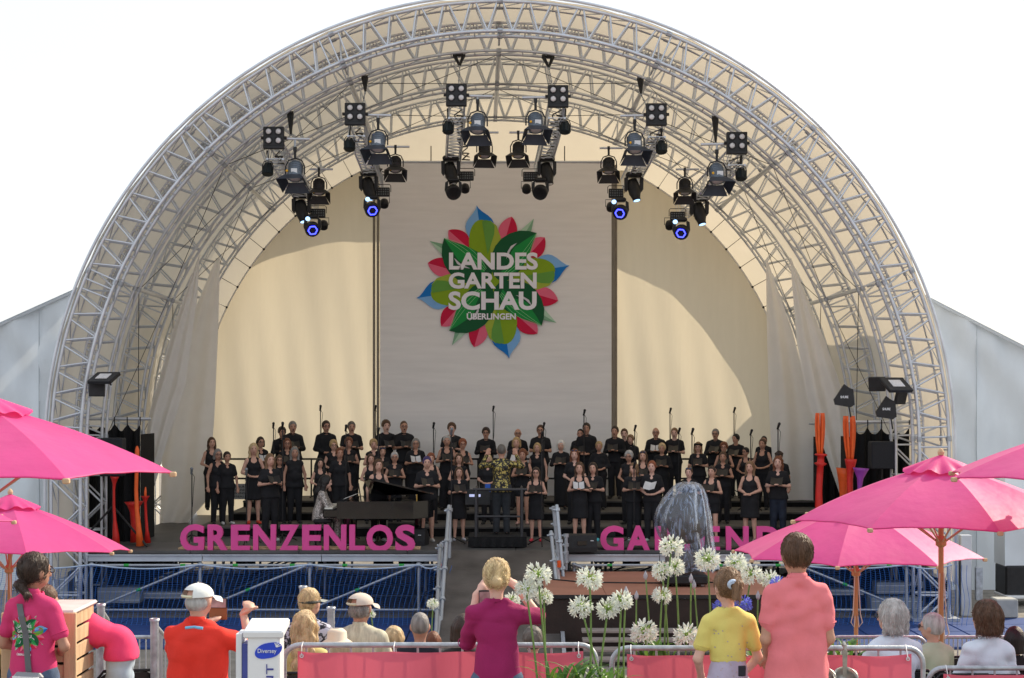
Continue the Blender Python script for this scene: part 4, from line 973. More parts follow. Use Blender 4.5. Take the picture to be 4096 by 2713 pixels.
# speakers, posts right outside
def rightside():
    D = 31; r = thing('covered_speaker', 'tall speaker tower under a white cover on a black subwoofer at the right edge', 'speaker', P(1024, 600, D))
    m = MB(); x0 = P(1005,0,D).x; m.grid(lambda u, v: (x0+.9*u, D+.04*math.sin(v*7+u*3)-.03*math.sin(u*PI), P(0,566-100*v,D).z), 12, 30); m.grid(lambda u, v: (x0, D+u*.7, P(0,566-100*v,D).z), 6, 10); m.build('cover', TENT, r, smooth=True)
    m = MB(); m.box((x0+.45, D+.3, P(0,581,D).z), (.9,.7,.60), bev=.03); m.build('subwoofer', BLACK, r)
    rod('foot', (x0+.1,D,0), (x0+.1,D,.4), .03, WHITE, r); 
    t = thing('low_white_table', 'low white table under the black subwoofer at the right edge', 'table', (x0, D-.2, 0)); zt = P(0,598,D-.3).z
    m = MB(); m.box((x0+.45, D+.2, zt), (.95,.9,.05), bev=.01); m.build('top', WHITE, t)
    for k in (.0,.85): rod('leg', (x0+k, D-.2, 0), (x0+k, D-.2, zt-.03), .035, WHITE, t)
    p = thing('tower_post', 'thick aluminium post beside the right end of the net', 'post', (P(969,0,29.5).x, 29.5, 0)); m = MB(); m.box((P(965,0,29.5).x, 29.5, .75), (.2,.17,1.5), bev=.01); m.build('post', ALU, p)
    m = MB(); m.box((P(978,0,29.5).x, 29.45, .6), (.12,.1,.6)); m.build('bracket', STEEL, p)
    rod('side_tube', (P(957,0,29.3).x, 29.3, 0), (P(957,0,29.3).x, 29.3, 1.75), .028, STEEL, p)
    t = thing('folding_lectern', 'pale crate on the ground behind the dark-haired head at lower right', 'crate', (P(1000,0,29).x, 29, 0)); t.name = 'crate'
    m = MB(); m.box((P(1004,0,29).x, 29, .22), (.4,.4,.34), bev=.02); m.build('body', mat('pale_grey_crate', (.36,.36,.34), .7), t)
rightside()
# ------------------------------------------------------------------ people: smooth-union bodies meshed by surface nets
def smin(a, b, k):
    h = np.clip(.5+.5*(b-a)/k, 0, 1); return b+(a-b)*h-k*h*(1-h)
def prim_d(p, X, Y, Z):
    if p[0] == 'c':
        _, a, b, ra, rb, sq = p
        sx, sy, sz = sq
        ax, ay, az = a[0]/sx, a[1]/sy, a[2]/sz; bx, by, bz = b[0]/sx-ax, b[1]/sy-ay, b[2]/sz-az
        px, py, pz = X/sx-ax, Y/sy-ay, Z/sz-az
        L2 = bx*bx+by*by+bz*bz+1e-12
        h = np.clip((px*bx+py*by+pz*bz)/L2, 0, 1)
        return (np.sqrt((px-h*bx)**2+(py-h*by)**2+(pz-h*bz)**2)-(ra+(rb-ra)*h))*min(sq)
    _, c, r = p
    px, py, pz = X-c[0], Y-c[1], Z-c[2]
    k0 = np.sqrt((px/r[0])**2+(py/r[1])**2+(pz/r[2])**2); k1 = np.sqrt((px/r[0]**2)**2+(py/r[1]**2)**2+(pz/r[2]**2)**2)+1e-9
    return k0*(k0-1)/k1
def pbox(p, pad):
    if p[0] == 'c':
        _, a, b, ra, rb, sq = p; r = max(ra, rb)
        return [min(a[i], b[i])-r*sq[i]-pad for i in range(3)], [max(a[i], b[i])+r*sq[i]+pad for i in range(3)]
    _, c, r = p; return [c[i]-r[i]-pad for i in range(3)], [c[i]+r[i]+pad for i in range(3)]
def sdf_arrays(prims, h, k=.03, sub=(), cuts=(), noise=None):
    pad = k*1.0+h*2; bs = [pbox(p, pad) for p in prims]
    lo = np.min([b[0] for b in bs], 0); hi = np.max([b[1] for b in bs], 0)
    n = np.ceil((hi-lo)/h).astype(int)+1
    gx, gy, gz_ = [lo[i]+h*np.arange(n[i]) for i in range(3)]
    D = np.full(n, 1.0, dtype=np.float32)
    for p, b in zip(prims, bs):
        i0 = np.maximum(0, np.floor((np.array(b[0])-lo)/h).astype(int)); i1 = np.minimum(n, np.ceil((np.array(b[1])-lo)/h).astype(int)+1)
        s = tuple(slice(i0[i], i1[i]) for i in range(3))
        X = gx[s[0]][:,None,None]; Y = gy[s[1]][None,:,None]; Z = gz_[s[2]][None,None,:]
        D[s] = smin(D[s], prim_d(p, X, Y, Z), k)
    X = gx[:,None,None]; Y = gy[None,:,None]; Z = gz_[None,None,:]
    if noise is not None: D = D+noise(X, Y, Z)
    for p in sub: D = np.maximum(D, -prim_d(p, X, Y, Z))
    for (nx, ny, nz, d) in cuts: D = np.maximum(D, nx*X+ny*Y+nz*Z-d)      # keep where n.p < d
    D[0]=D[-1]=1; D[:,0]=D[:,-1]=1; D[:,:,0]=D[:,:,-1]=1
    I = D < 0
    c = I[:-1,:-1,:-1].astype(np.int8)
    S = np.zeros(tuple(np.array(I.shape)-1), np.int8)
    for a in (0,1):
        for b in (0,1):
            for e in (0,1): S += I[a:I.shape[0]-1+a, b:I.shape[1]-1+b, e:I.shape[2]-1+e]
    M = (S > 0) & (S < 8); ijk = np.argwhere(M); idx = np.full(M.shape, -1, np.int32); idx[M] = np.arange(len(ijk))
    if len(ijk) == 0: return np.zeros((0,3)), np.zeros((0,4), int)
    acc = np.zeros((len(ijk), 3)); cnt = np.zeros(len(ijk))
    i, j, l = ijk.T
    for ax in range(3):
        o = [x for x in range(3) if x != ax]
        for u in (0,1):
            for v in (0,1):
                off = [0,0,0]; off[o[0]] = u; off[o[1]] = v; of2 = list(off); of2[ax] = 1
                d0 = D[i+off[0], j+off[1], l+off[2]]; d1 = D[i+of2[0], j+of2[1], l+of2[2]]
                m = (d0 < 0) != (d1 < 0); t = np.where(m, d0/(d0-d1+1e-12), 0)
                pt = np.zeros((len(i), 3)); pt[:,0] = off[0]; pt[:,1] = off[1]; pt[:,2] = off[2]; pt[:,ax] = t
                acc += pt*m[:,None]; cnt += m
    V = lo+(ijk+acc/cnt[:,None])*h
    F_ = []
    for ax in range(3):
        sl0 = [slice(None)]*3; sl1 = [slice(None)]*3; sl0[ax] = slice(0,-1); sl1[ax] = slice(1,None)
        A = I[tuple(sl0)]; B = I[tuple(sl1)]; E = np.argwhere(A != B); fl_ = A[tuple(E.T)]
        o = [x for x in range(3) if x != ax]
        def cell(du, dv):
            q = E.copy(); q[:,o[0]] -= du; q[:,o[1]] -= dv; return idx[tuple(q.T)]
        a, b, c_, d_ = cell(1,1), cell(0,1), cell(0,0), cell(1,0)
        f = np.stack([a,b,c_,d_], 1); flip = fl_ if ax != 1 else ~fl_
        f[~flip] = f[~flip][:, ::-1]; F_.append(f)
    return V, np.concatenate(F_)
def np_mesh(name, V, Fq, m, parent=None, smooth=True):
    me = bpy.data.meshes.new(name); me.vertices.add(len(V)); me.vertices.foreach_set('co', V.astype(np.float32).ravel())
    me.loops.add(len(Fq)*4); me.loops.foreach_set('vertex_index', Fq.ravel().astype(np.int32)); me.polygons.add(len(Fq))
    me.polygons.foreach_set('loop_start', np.arange(0, len(Fq)*4, 4, dtype=np.int32)); me.polygons.foreach_set('use_smooth', [smooth]*len(Fq))
    me.update(calc_edges=True); me.validate(); me.materials.append(m)
    o = bpy.data.objects.new(name, me); COL.objects.link(o)
    if parent is not None: o.parent = parent
    return o
def skinm(tone):
    c = {'f': (.62,.36,.27), 'm': (.50,.27,.19), 't': (.42,.22,.15), 'p': (.68,.42,.34)}[tone]
    return mat('skin_'+tone, c, .55, 0, .07, 20, .05, 60)
HC = dict(black=(.012,.010,.010), dark=(.035,.02,.014), brown=(.085,.042,.022), lbrown=(.20,.115,.06), auburn=(.16,.05,.02), red=(.24,.07,.03), blond=(.42,.28,.13), lblond=(.55,.40,.22), grey=(.22,.21,.20), lgrey=(.42,.41,.40), white=(.70,.69,.66), purple=(.05,.03,.12), ggrey=(.12,.105,.09))
for k_ in list(HC): HC[k_+'_l'] = tuple(min(.95, x*1.5+.01) for x in HC[k_])
def hairm(k): return mat('hair_'+k, HC[k], .5, 0, .35, 30, .5, 90, stretch=(1,1,.12))
CLB = mat('black_clothes', (.013,.013,.016), .9, 0, .3, 6, .3, 30)
def U(v, H): return tuple(x*H for x in v)
def person(label, cat_group, pos, H=1.7, rz=0, sex='f', hair=('short','brown'), skin='f', top=('tee', CLB), low=('trousers', CLB), pose='folder', shoes=(.02,.02,.02), h=.02, fat=1.0, glasses=False, mouth=0.0, name='person', seated=False, arms=None, lean=0, headturn=0, extra=None, hh=None, wrinkle=0.0, headtilt=0, hsc=1.06, sw=1.0, strands=0, tbot=None, boxy=0):
    r = thing(name, label, 'person', pos, rz, cat_group)
    male = sex == 'm'; W = (1.06 if male else .95)*sw; f = fat
    kz = 0.0; kind0 = top[0]
    hip = .52
    if seated: hip = .05        # seat height is given by pos; thighs run forward
    up = lambda z: z-(.52-hip) if z >= .45 else z     # shift upper body down when seated
    zsh = up(.792)
    C = lambda a, b, ra, rb=None, sq=(1,1,1): ('c', U(a,H), U(b,H), ra*H, (ra if rb is None else rb)*H, sq)
    E = lambda c, rr: ('e', U(c,H), U(rr,H))
    def tor(g):
        g2 = g
        ps = [C((0,.0,up(.745)),(0,.0,up(.66)), .090*W*(.5+.5*f)+g2, .078*f+g2, (1,.66,1)), C((0,0,up(.66)),(0,0,up(.545)), .078*f+g2, (.086 if male else .092)*f+g2, (1,.70,1)),
              C((-.082*W,.004,up(.788)),(.082*W,.004,up(.788)), .029+g2), C((0,.008,up(.845)),(.080*W,.006,up(.796)), .020+g2, .027+g2), C((0,.008,up(.845)),(-.080*W,.006,up(.796)), .020+g2, .027+g2)]
        if not male: ps += [E((s*.040,-.040,up(.715)), (.038+g2,.034+g2,.036+g2)) for s in (-1,1)]
        if f > 1.1: ps.append(E((0,-.035,up(.62)), (.07*f+g2,.06*f+g2,.07+g2)))
        return ps
    # arms
    P_ = {'folder': (((-.135,-.02,.655),(-.055,-.15,.672)), ((.135,-.02,.655),(.055,-.15,.672))), 'down': (((-.137,.012,.645),(-.14,-.03,.515)), ((.137,.012,.645),(.14,-.03,.515))),
          'clasp': (((-.135,.0,.65),(-.02,-.11,.60)), ((.135,.0,.65),(.02,-.11,.60))), 'low': (((-.14,.0,.645),(-.05,-.12,.60)), ((.14,.0,.645),(.05,-.12,.60))),
          'raised': (((-.18,-.05,.76),(-.135,-.10,.90)), ((.18,-.05,.76),(.135,-.10,.90))), 'front': (((-.128,.0,.645),(-.09,-.09,.56)), ((.128,.0,.645),(.09,-.09,.56))),
          'piano': (((-.12,-.10,.66),(-.09,-.24,.655)), ((.12,-.10,.66),(.09,-.24,.655))), 'laps': (((-.14,-.02,.66),(-.08,-.14,.60)), ((.14,-.02,.66),(.08,-.14,.60)))}
    am = arms or P_[pose]
    am = [tuple((x, y, up(z)) for x, y, z in a) for a in am]
    body = tor(0 if kind0 in ('tank','strap','vneck') else (-.009 if h < .013 else -.003))+[C((0,.0,up(.845)),(0,-.006,up(.895)), .031 if male else .026)]
    hy = -.008; ht = headturn
    hb = [E((0,hy,up(.935)), (.045,.055,.064)), E((0,hy-.014,up(.902)), (.033,.037,.034)), C((0,hy-.052,up(.938)),(0,hy-.062,up(.918)), .006, .009), E((-.046,hy+.004,up(.93)), (.007,.013,.018)), E((.046,hy+.004,up(.93)), (.007,.013,.018)), E((0,hy-.034,up(.952)), (.034,.02,.012))]
    body += hb
    hands = []
    for s, (el, wr) in zip((-1,1), am):
        sh = (s*.092*W, .004, zsh)
        body += [C(sh, el, .026*(1.1 if male else .95)*(.6+.4*f), .021*(.6+.4*f)), C(el, wr, .021*(.6+.4*f), .0145)]
        v = Vector(wr)-Vector(el); v.normalize(); wr = Vector(wr)
        hd = (v*.6+Vector((-s*.5,-.35,.1))).normalized() if pose in ('folder','clasp','low') else v
        side = hd.cross(Vector((0,-1,0) if abs(hd.z) > .6 else (0,0,1))).normalized()
        pc = wr+hd*.026
        body.append(C(tuple(wr), tuple(wr+hd*.045), .014, .017, (1,1,1)))
        if h < .013 or True:
            rr_ = .0052 if h < .013 else .007
            for q in range(4):
                o_ = side*(.0098*(q-1.5)*1.15); ln = (.036,.042,.040,.031)[q]
                k1 = wr+hd*.05+o_; bend = (hd+Vector((-s*.25,-.3,0))*(.9 if pose != 'down' else .3)).normalized()
                k2 = k1+hd*ln*.5; k3 = k2+bend*ln*.55
                body += [C(tuple(k1-hd*.012), tuple(k2), rr_, rr_*.95), C(tuple(k2), tuple(k3), rr_*.95, rr_*.8)]
            t1 = wr+hd*.012-side*.014*s; t2 = t1+(hd-side*s*.9).normalized()*.026; t3 = t2+hd*.02
            body += [C(tuple(t1), tuple(t2), rr_*1.2, rr_*1.05), C(tuple(t2), tuple(t3), rr_*1.05, rr_*.85)]
        hands.append(wr+hd*.05)
    # legs
    lx = .047
    if seated: legs = [((s*lx, 0, hip-.01), (s*.06, -.235, hip), (s*.06, -.23, hip-.24)) for s in (-1,1)]
    else: legs = [((s*lx, 0, .50), (s*(lx+.006), -.012, .285), (s*(lx+.012), .01, .045)) for s in (-1,1)]
    if low[0] == 'stride': legs[0] = ((-lx,0,.50),(-lx-.02,-.03,.285),(-lx-.05,-.02,.045))
    for (a, b, c) in legs:
        body += [C(a, b, .048*f, .031), C(b, c, .030, .020), C(b, tuple(Vector(b).lerp(Vector(c), .35)), .03, .031)]
    body.append(C((-.035,0,hip),(.035,0,hip), .062*f, .062*f, (1,.8,1)))
    for s, (a, b, c) in zip((-1,1), legs): body.append(C(tuple(Vector(c)+Vector((0,.012,-.02))), tuple(Vector(c)+Vector((s*.01,-.075,-.03))), .018, .014))
    hs = hh or max(.012, h*.8)
    turn = Matrix.Rotation(ht, 3, 'Z'); 
    def fin(nm, prims, m, k, sub=(), cuts=(), noise=None, hres=h, head=False):
        V, Fq = sdf_arrays(prims, hres, k, sub, cuts, noise)
        if len(V) == 0: return None
        if hsc != 1 and nm in ('body','hair'):
            zn = up(.865)*H; w_ = 1+(hsc-1)*np.clip((V[:,2]-zn)/(.02*H), 0, 1)
            V[:,0] *= w_; V[:,1] *= w_; V[:,2] = np.where(V[:,2] > zn, zn+(V[:,2]-zn)*w_, V[:,2])
        if ht or headtilt:
            zn = up(.86)*H; w_ = np.clip((V[:,2]-zn)/(.03*H), 0, 1)
            a = ht*w_; x = V[:,0].copy(); y = V[:,1].copy(); V[:,0] = x*np.cos(a)-y*np.sin(a); V[:,1] = x*np.sin(a)+y*np.cos(a)
            if headtilt:
                b = headtilt*w_; y = V[:,1].copy(); z = V[:,2]-zn; V[:,1] = y*np.cos(b)-z*np.sin(b); V[:,2] = zn+y*np.sin(b)+z*np.cos(b)
        if lean:
            zl = up(.55)*H; z = V[:,2]-zl; w_ = np.clip(z/(.08*H), 0, 1); b = lean*w_; y = V[:,1].copy(); V[:,1] = y*np.cos(b)-z*np.sin(b); V[:,2] = zl+y*np.sin(b)+z*np.cos(b)
        return np_mesh(nm, V, Fq, m, r)
    if H < 3:
        fin('body', body, skinm(skin), .014*H*.7, hres=h)
    # clothes
    ph = random.random()*9
    wn = (lambda X, Y, Z: wrinkle*1.5*(1-2*np.abs(np.sin(X*9-Z*13+ph+1.6*np.sin(Z*7+X*4)+.8*np.sin(Y*9)))**.6)*(.35+.65*np.clip(np.sin(Z*6+ph*2+X*3),0,1))+wrinkle*(np.sin(X*23+Z*31+ph+2*np.sin(Z*9+X*5))*np.sin(Z*17-X*11+Y*20+ph)+.5*np.sin(X*50+Y*20+Z*12+ph)*np.sin(Z*8+ph))) if wrinkle else None
    kind, cm = top
    if kind:
        g = .010 if kind in ('shirt','polo','tunic','tee') else .006
        tp = tor(g)
        if kind in ('shirt','jacket'): slv = 1.72
        elif kind in ('tee','polo'): slv = .62
        elif kind == 'threequarter': slv = 1.3
        elif kind == 'elbow': slv = 1.0
        else: slv = 0
        for s, (el, wr) in zip((-1,1), am):
            sh = (s*.092*W, .004, zsh)
            if slv:
                e1 = tuple(Vector(sh).lerp(Vector(el), min(1, slv)))
                if h < .012 and slv <= 1:
                    dv = (Vector(el)-Vector(sh)).normalized(); u_ = dv.orthogonal().normalized(); v_ = dv.cross(u_); rr2 = (.031*(.6+.4*f)+.0045)*H
                    hb_ = MB(); hb_.path([Vector(e1)*H+dv*.004+(u_*math.cos(2*PI*k_/20)+v_*math.sin(2*PI*k_/20))*rr2 for k_ in range(21)], .0032, 5); hb_.build('sleeve_hem', cm, r, True, world=False)
                tp.append(C(sh, e1, .034*(.6+.4*f)+.003, .031*(.6+.4*f)+(.003 if slv < 1 else 0)))
                if slv > 1: tp.append(C(el, tuple(Vector(el).lerp(Vector(wr), slv-.8 if slv < 1.5 else .93)), .029*(.6+.4*f), .021))
        bot = up(.50) if kind not in ('tunic','jacket','polo') else up(.475)
        if kind in ('tank','strap','tee','shirt') and low[0] in ('skirt','dress'): bot = up(.53)
        tp.append(C((0,0,up(.56)), (0,0,bot), .088*f+g, .092*f+g, (1,.70,1)))
        if tbot: bot = up(tbot)
        if boxy: tp += [C((s*.044,.0,up(.745)),(s*.047,.0,bot), boxy, max(boxy*1.12, .068), (1,1.0,1)) for s in (-1,1)]
        if low[0] not in ('skirt','dress','longdress') and not tbot: tp.append(C((-.030,0,bot),(.030,0,bot), .081*f+g, None, (1,.82,1)))
        cuts = [(0,0,-1,-bot*H)]
        sub = [C((0,-.008,up(.866)),(0,-.004,up(.95)), .042)]
        if kind in ('vneck',) or kind == 'tee' and not male: sub.append(E((0,-.075,up(.815)), (.034,.055,.038)))
        if kind in ('tank','strap'):
            sub += [E((0,-.07,up(.82)), (.052,.06,.055)), E((0,.05,up(.82)), (.05,.05,.045))]+[E((s*.118*W,0,up(.80)), (.035 if kind == 'tank' else .052,.08,.06)) for s in (-1,1)]
        fin({'polo':'polo_shirt','jacket':'jacket','tunic':'tunic','strap':'top','tank':'top'}.get(kind,'shirt'), tp, cm, (.02 if h > .012 else .009)*H, sub, cuts, wn)
        if kind in ('polo','shirt'):
            fin('collar', [C((0,-.002,up(.842)),(0,.006,up(.858)), .043,.036)], cm, .01, [C((0,-.008,up(.80)),(0,-.002,up(.93)), .032)], [(0,0,-1,-up(.838)*H),(0,0,1,up(.876)*H)], hres=min(h,.014))
    lk, lm = low
    if lk in ('trousers','stride','wide','shorts','jeans'):
        g = .009 if lk != 'wide' else .012; ps = [C((-.036,0,hip),(.036,0,hip), .068*f+g, None, (1,.82,1)), C((0,0,up(.585)),(0,0,hip), .078*f+g, .082*f+g, (1,.72,1))]
        for (a, b, c) in legs:
            if lk == 'shorts': ps.append(C(a, tuple(Vector(a).lerp(Vector(b), .38)), .053*f+g, .050*f+g))
            else: ps += [C(a, b, .050*f+g, .036+g), C(b, tuple(Vector(c)+Vector((0,0,-.012))), .034+g, (.026 if lk != 'wide' else .045)+g)]
        cuts = [(0,0,1,up((tbot or .58)+.015)*H)]
        if tbot: ps.append(C((0,0,up(tbot)),(0,0,hip), .076*f+g, .088*f+g, (1,.74,1)))
        if not seated and lk != 'shorts': cuts.append((0,0,-1,-.022*H))
        fin('shorts' if lk == 'shorts' else 'trousers', ps, lm, .012*H, (), cuts, wn)
    elif lk in ('skirt','dress','longdress'):
        hem = .30 if lk != 'longdress' else .05
        if seated: hem = 0
        fin('skirt' if lk == 'skirt' else 'dress', [C((0,0,up(.59)),(0,0,.50), .080*f, .098*f, (1,.78,1)), C((0,0,.50),(0,0,hem), .098*f, .112*f if lk != 'longdress' else .10*f, (1,.85,1))], lm, .02*H, (), [(0,0,-1,-hem*H),(0,0,1,up(.60)*H)], lambda X, Y, Z: .004*np.sin(np.arctan2(Y, X+1e-6)*9)*np.clip((.5*H-Z)*4, 0, 1))
    if not seated:
        sm_ = mat('shoe_%02d%02d%02d' % tuple(int(x*99) for x in shoes), shoes, .5)
        for s, (a, b, c) in zip((-1,1), legs):
            fin('shoe', [C((c[0],.012,.022),(c[0]+s*.012,-.085,.016), .026, .023, (1,1,.9))], sm_, .01, (), [(0,0,-1,-.001)], hres=max(.012,h*.8))
    # hair
    hs_, hk = hair; hm = hairm(hk) if isinstance(hk, str) else hk
    if hs_ != 'none':
        c0 = (0, hy+.009, up(.947)); e = .003
        hp = [E(c0, (.049+e,.059+e,.062+e))]; sub = [E((0,hy-.062,up(.918)), (.043,.055,.058))]; cuts = [(0,0,-1,-up(.893)*H)]
        nz = lambda X, Y, Z: .0022*np.sin(X*160+np.sin(Z*40)*2)*np.sin(Y*130+Z*25)
        if hs_ == 'short': cuts = [(0,.0,-1,-up(.897)*H)]; sub.append(E((0,hy-.03,up(.895)), (.06,.035,.035)))
        if hs_ == 'crop': hp = [E(c0, (.047,.057,.060))]; sub.append(E((0,hy-.03,up(.90)), (.06,.04,.035)))
        if hs_ == 'bald': hp = [E((0,hy+.006,up(.925)), (.0485,.058,.040))]; sub.append(E((0,hy-.03,up(.93)), (.06,.055,.08)))
        if hs_ in ('curly','quiff'):
            hp = [E((0,hy+.010,up(.952)), (.058,.066,.068))]; nz = lambda X, Y, Z: .006*np.sin(X*75+Y*30)*np.sin(Y*80+2)*np.sin(Z*70+X*20)
            cuts = [(0,0,-1,-up(.885 if hs_ == 'curly' else .925)*H)]
        if hs_ in ('bob','wavy'):
            hp += [C((s*.043,.004,up(.945)),(s*.047,.006,up(.882)), .018, .017) for s in (-1,1)]+[C((0,.036,up(.94)),(0,.034,up(.88)), .035, .036, (1.25,.8,1))]; cuts = [(0,0,-1,-up(.868)*H)]
        if hs_ in ('long','longw'):
            zl = up(.775) if hs_ == 'long' else up(.74)
            hp += [C((s*.043,.004,up(.945)),(s*.052,-.012,zl), .017, .019) for s in (-1,1)]+[C((0,.036,up(.94)),(0,.055,zl+.01), .036, .045, (1.3,.6,1))]
            cuts = []
            if hs_ == 'longw': nz = lambda X, Y, Z: .005*np.sin(Z*60+X*20)*np.sin(X*50+Y*40)
        if hs_ == 'lcurly':
            hp = [E((0,hy+.014,up(.945)), (.064,.068,.068)), C((-.05,.01,up(.92)),(-.066,.0,up(.80)), .03,.034), C((.05,.01,up(.92)),(.066,.0,up(.80)), .03,.034), C((0,.04,up(.92)),(0,.055,up(.80)), .04, .05)]; cuts = []
            nz = lambda X, Y, Z: .007*np.sin(X*70+Z*20)*np.sin(Y*70+1)*np.sin(Z*70)
        if hs_ == 'bun': hp.append(E((0,.066,up(.925)), (.022,.02,.021)))
        if hs_ == 'topbun': hp.append(E((0,.03,up(1.008)), (.02,.02,.017)))
        if hs_ == 'pony': hp += [E((0,.062,up(.955)), (.017,.017,.016)), C((0,.072,up(.95)),(.012,.082,up(.875)), .020, .016)]
        if hs_ == 'lowpony': hp += [E((0,.056,up(.89)), (.02,.02,.018)), C((0,.062,up(.885)),(-.01,.062,up(.85)), .020, .014)]; cuts = [(0,-.8,-.6,-(up(.885)*.6)*H)] and []
        ho = fin('hair', hp, hm, .012*H, sub, cuts, nz, hres=hs)
        if strands and ho is not None:      # loose locks lying over the hair mass
            rn = random.Random(len(label)); me = ho.data; vv = me.vertices; b = MB(); tip = Vector((0,.066,up(.925)))*H if hs_ in ('bun','pony','lowpony') else None
            if hs_ == 'pony': tip = Vector((0,.06,up(.955)))*H
            if hs_ == 'lowpony': tip = Vector((0,.05,up(.89)))*H
            for _ in range(strands):
                v = vv[rn.randrange(len(vv))]; p = v.co.copy(); nn_ = v.normal.copy()
                g_ = (tip-p).normalized() if tip is not None and p.z > up(.9)*H and rn.random() < .85 else Vector((rn.uniform(-.35,.35), rn.uniform(-.1,.35), -1))
                L_s = rn.uniform(.02,.055); pts = []
                for k_ in range(4):
                    pts.append(p+nn_*(.0022+rn.uniform(0,.0022)+(.004*(k_/3)**2 if rn.random() < .12 else 0)))
                    g2_ = (g_-nn_*g_.dot(nn_)*.95); p = p+g2_*(L_s/3)-nn_*(.0009*k_)
                b.path(pts, .0013, 3, [.0012,.0017,.0016,.0005])
            b.build('hair_strands', hairm(hk+'_l'), r, True, world=False)
    # face
    def small(nm, c, rad, m):
        b = MB(); 
        c = Vector(c); c = Vector((c.x*hsc, c.y*hsc, up(.865)+(c.z-up(.865))*hsc))
        v = turn@Vector((c.x, c.y, 0)); c = Vector((v.x, v.y, c.z))
        if headtilt: zz = c.z-up(.86); c = Vector((c.x, c.y*math.cos(headtilt)-zz*math.sin(headtilt), up(.86)+c.y*math.sin(headtilt)+zz*math.cos(headtilt)))
        if lean: zz = c.z-up(.55); c = Vector((c.x, c.y*math.cos(lean)-zz*math.sin(lean), up(.55)+c.y*math.sin(lean)+zz*math.cos(lean)))
        b.ball(tuple(c*H), tuple(x*H for x in rad), 8, 5); return b.build(nm, m, r, True, world=False)
    EY = mat('eye_dark', (.03,.018,.012), .3); LP = mat('lips', (.30,.07,.06), .5); MO = mat('open_mouth', (.03,.008,.008), .6)
    for s in (-1,1): small('eye', (s*.0175, hy-.051, up(.941)), (.0075,.005,.0045), EY)
    for s in (-1,1): small('eyebrow', (s*.018, hy-.0535, up(.9515)), (.011,.004,.0028), hm if hs_ != 'none' else EY)
    small('mouth', (0, hy-.0485, up(.899)), (.013 if not mouth else .010, .006, .0035+mouth), LP if not mouth else MO)
    if glasses:
        b = MB(); GM = mat('spectacle_frame', (.03,.03,.035), .3)
        pts = []
        for s in (-1,1):
            for k in range(13):
                a = 2*PI*k/12; pts.append(None)
            ring = [turn@Vector((s*.0185+.0135*math.cos(2*PI*k/12), hy-.066, 0))+Vector((0,0,up(.940)+.0105*math.sin(2*PI*k/12))) for k in range(13)]
            b.path([v*H for v in ring], .0022*H, 4)
            b.path([(turn@Vector((s*.032, hy-.064, 0))+Vector((0,0,up(.942))))*H, (turn@Vector((s*.049, hy+.0, 0))+Vector((0,0,up(.94))))*H], .0018*H, 4)
        b.build('glasses', GM, r, world=False)
    r['hands'] = 0; del r['hands']
    return r, [h_*H for h_ in hands]
def folder(r, H, label, kind='black', z=.675, y=-.20, open_=.35, rz=0):
    loc = r.location+Matrix.Rotation(r.rotation_euler.z, 3, 'Z')@Vector((0, y*H, z*H))
    t = thing('music_folder' if kind != 'paper' else 'sheet_music', label, 'folder' if kind != 'paper' else 'sheet music', loc, r.rotation_euler.z+rz, 'music folders held by the choir')
    m = mat('black_folder', (.018,.018,.02), .35) if kind != 'paper' else mat('paper', (.6,.6,.62), .8)
    for s in (-1,1):
        b = MB(); x = .115; 
        b.add([(0,-.02,-.0),(s*x,-.055,.03),(s*x,.13,.03+.13),(0,.165,.13)], [(0,1,2,3) if s > 0 else (3,2,1,0)])
        b.add([(0,-.02,-.006),(s*x,-.055,.024),(s*x,.13,.024+.13),(0,.165,.124)], [(3,2,1,0) if s > 0 else (0,1,2,3)])
        b.build('cover', m, t, world=False)
        if kind == 'open':
            b = MB(); b.add([(s*.008,-.015,.006),(s*(x-.01),-.045,.034),(s*(x-.01),.12,.034+.125),(s*.008,.155,.134)], [(0,1,2,3) if s > 0 else (3,2,1,0)]); b.build('page', mat('paper', (.6,.6,.62), .8), t, world=False)
    return t
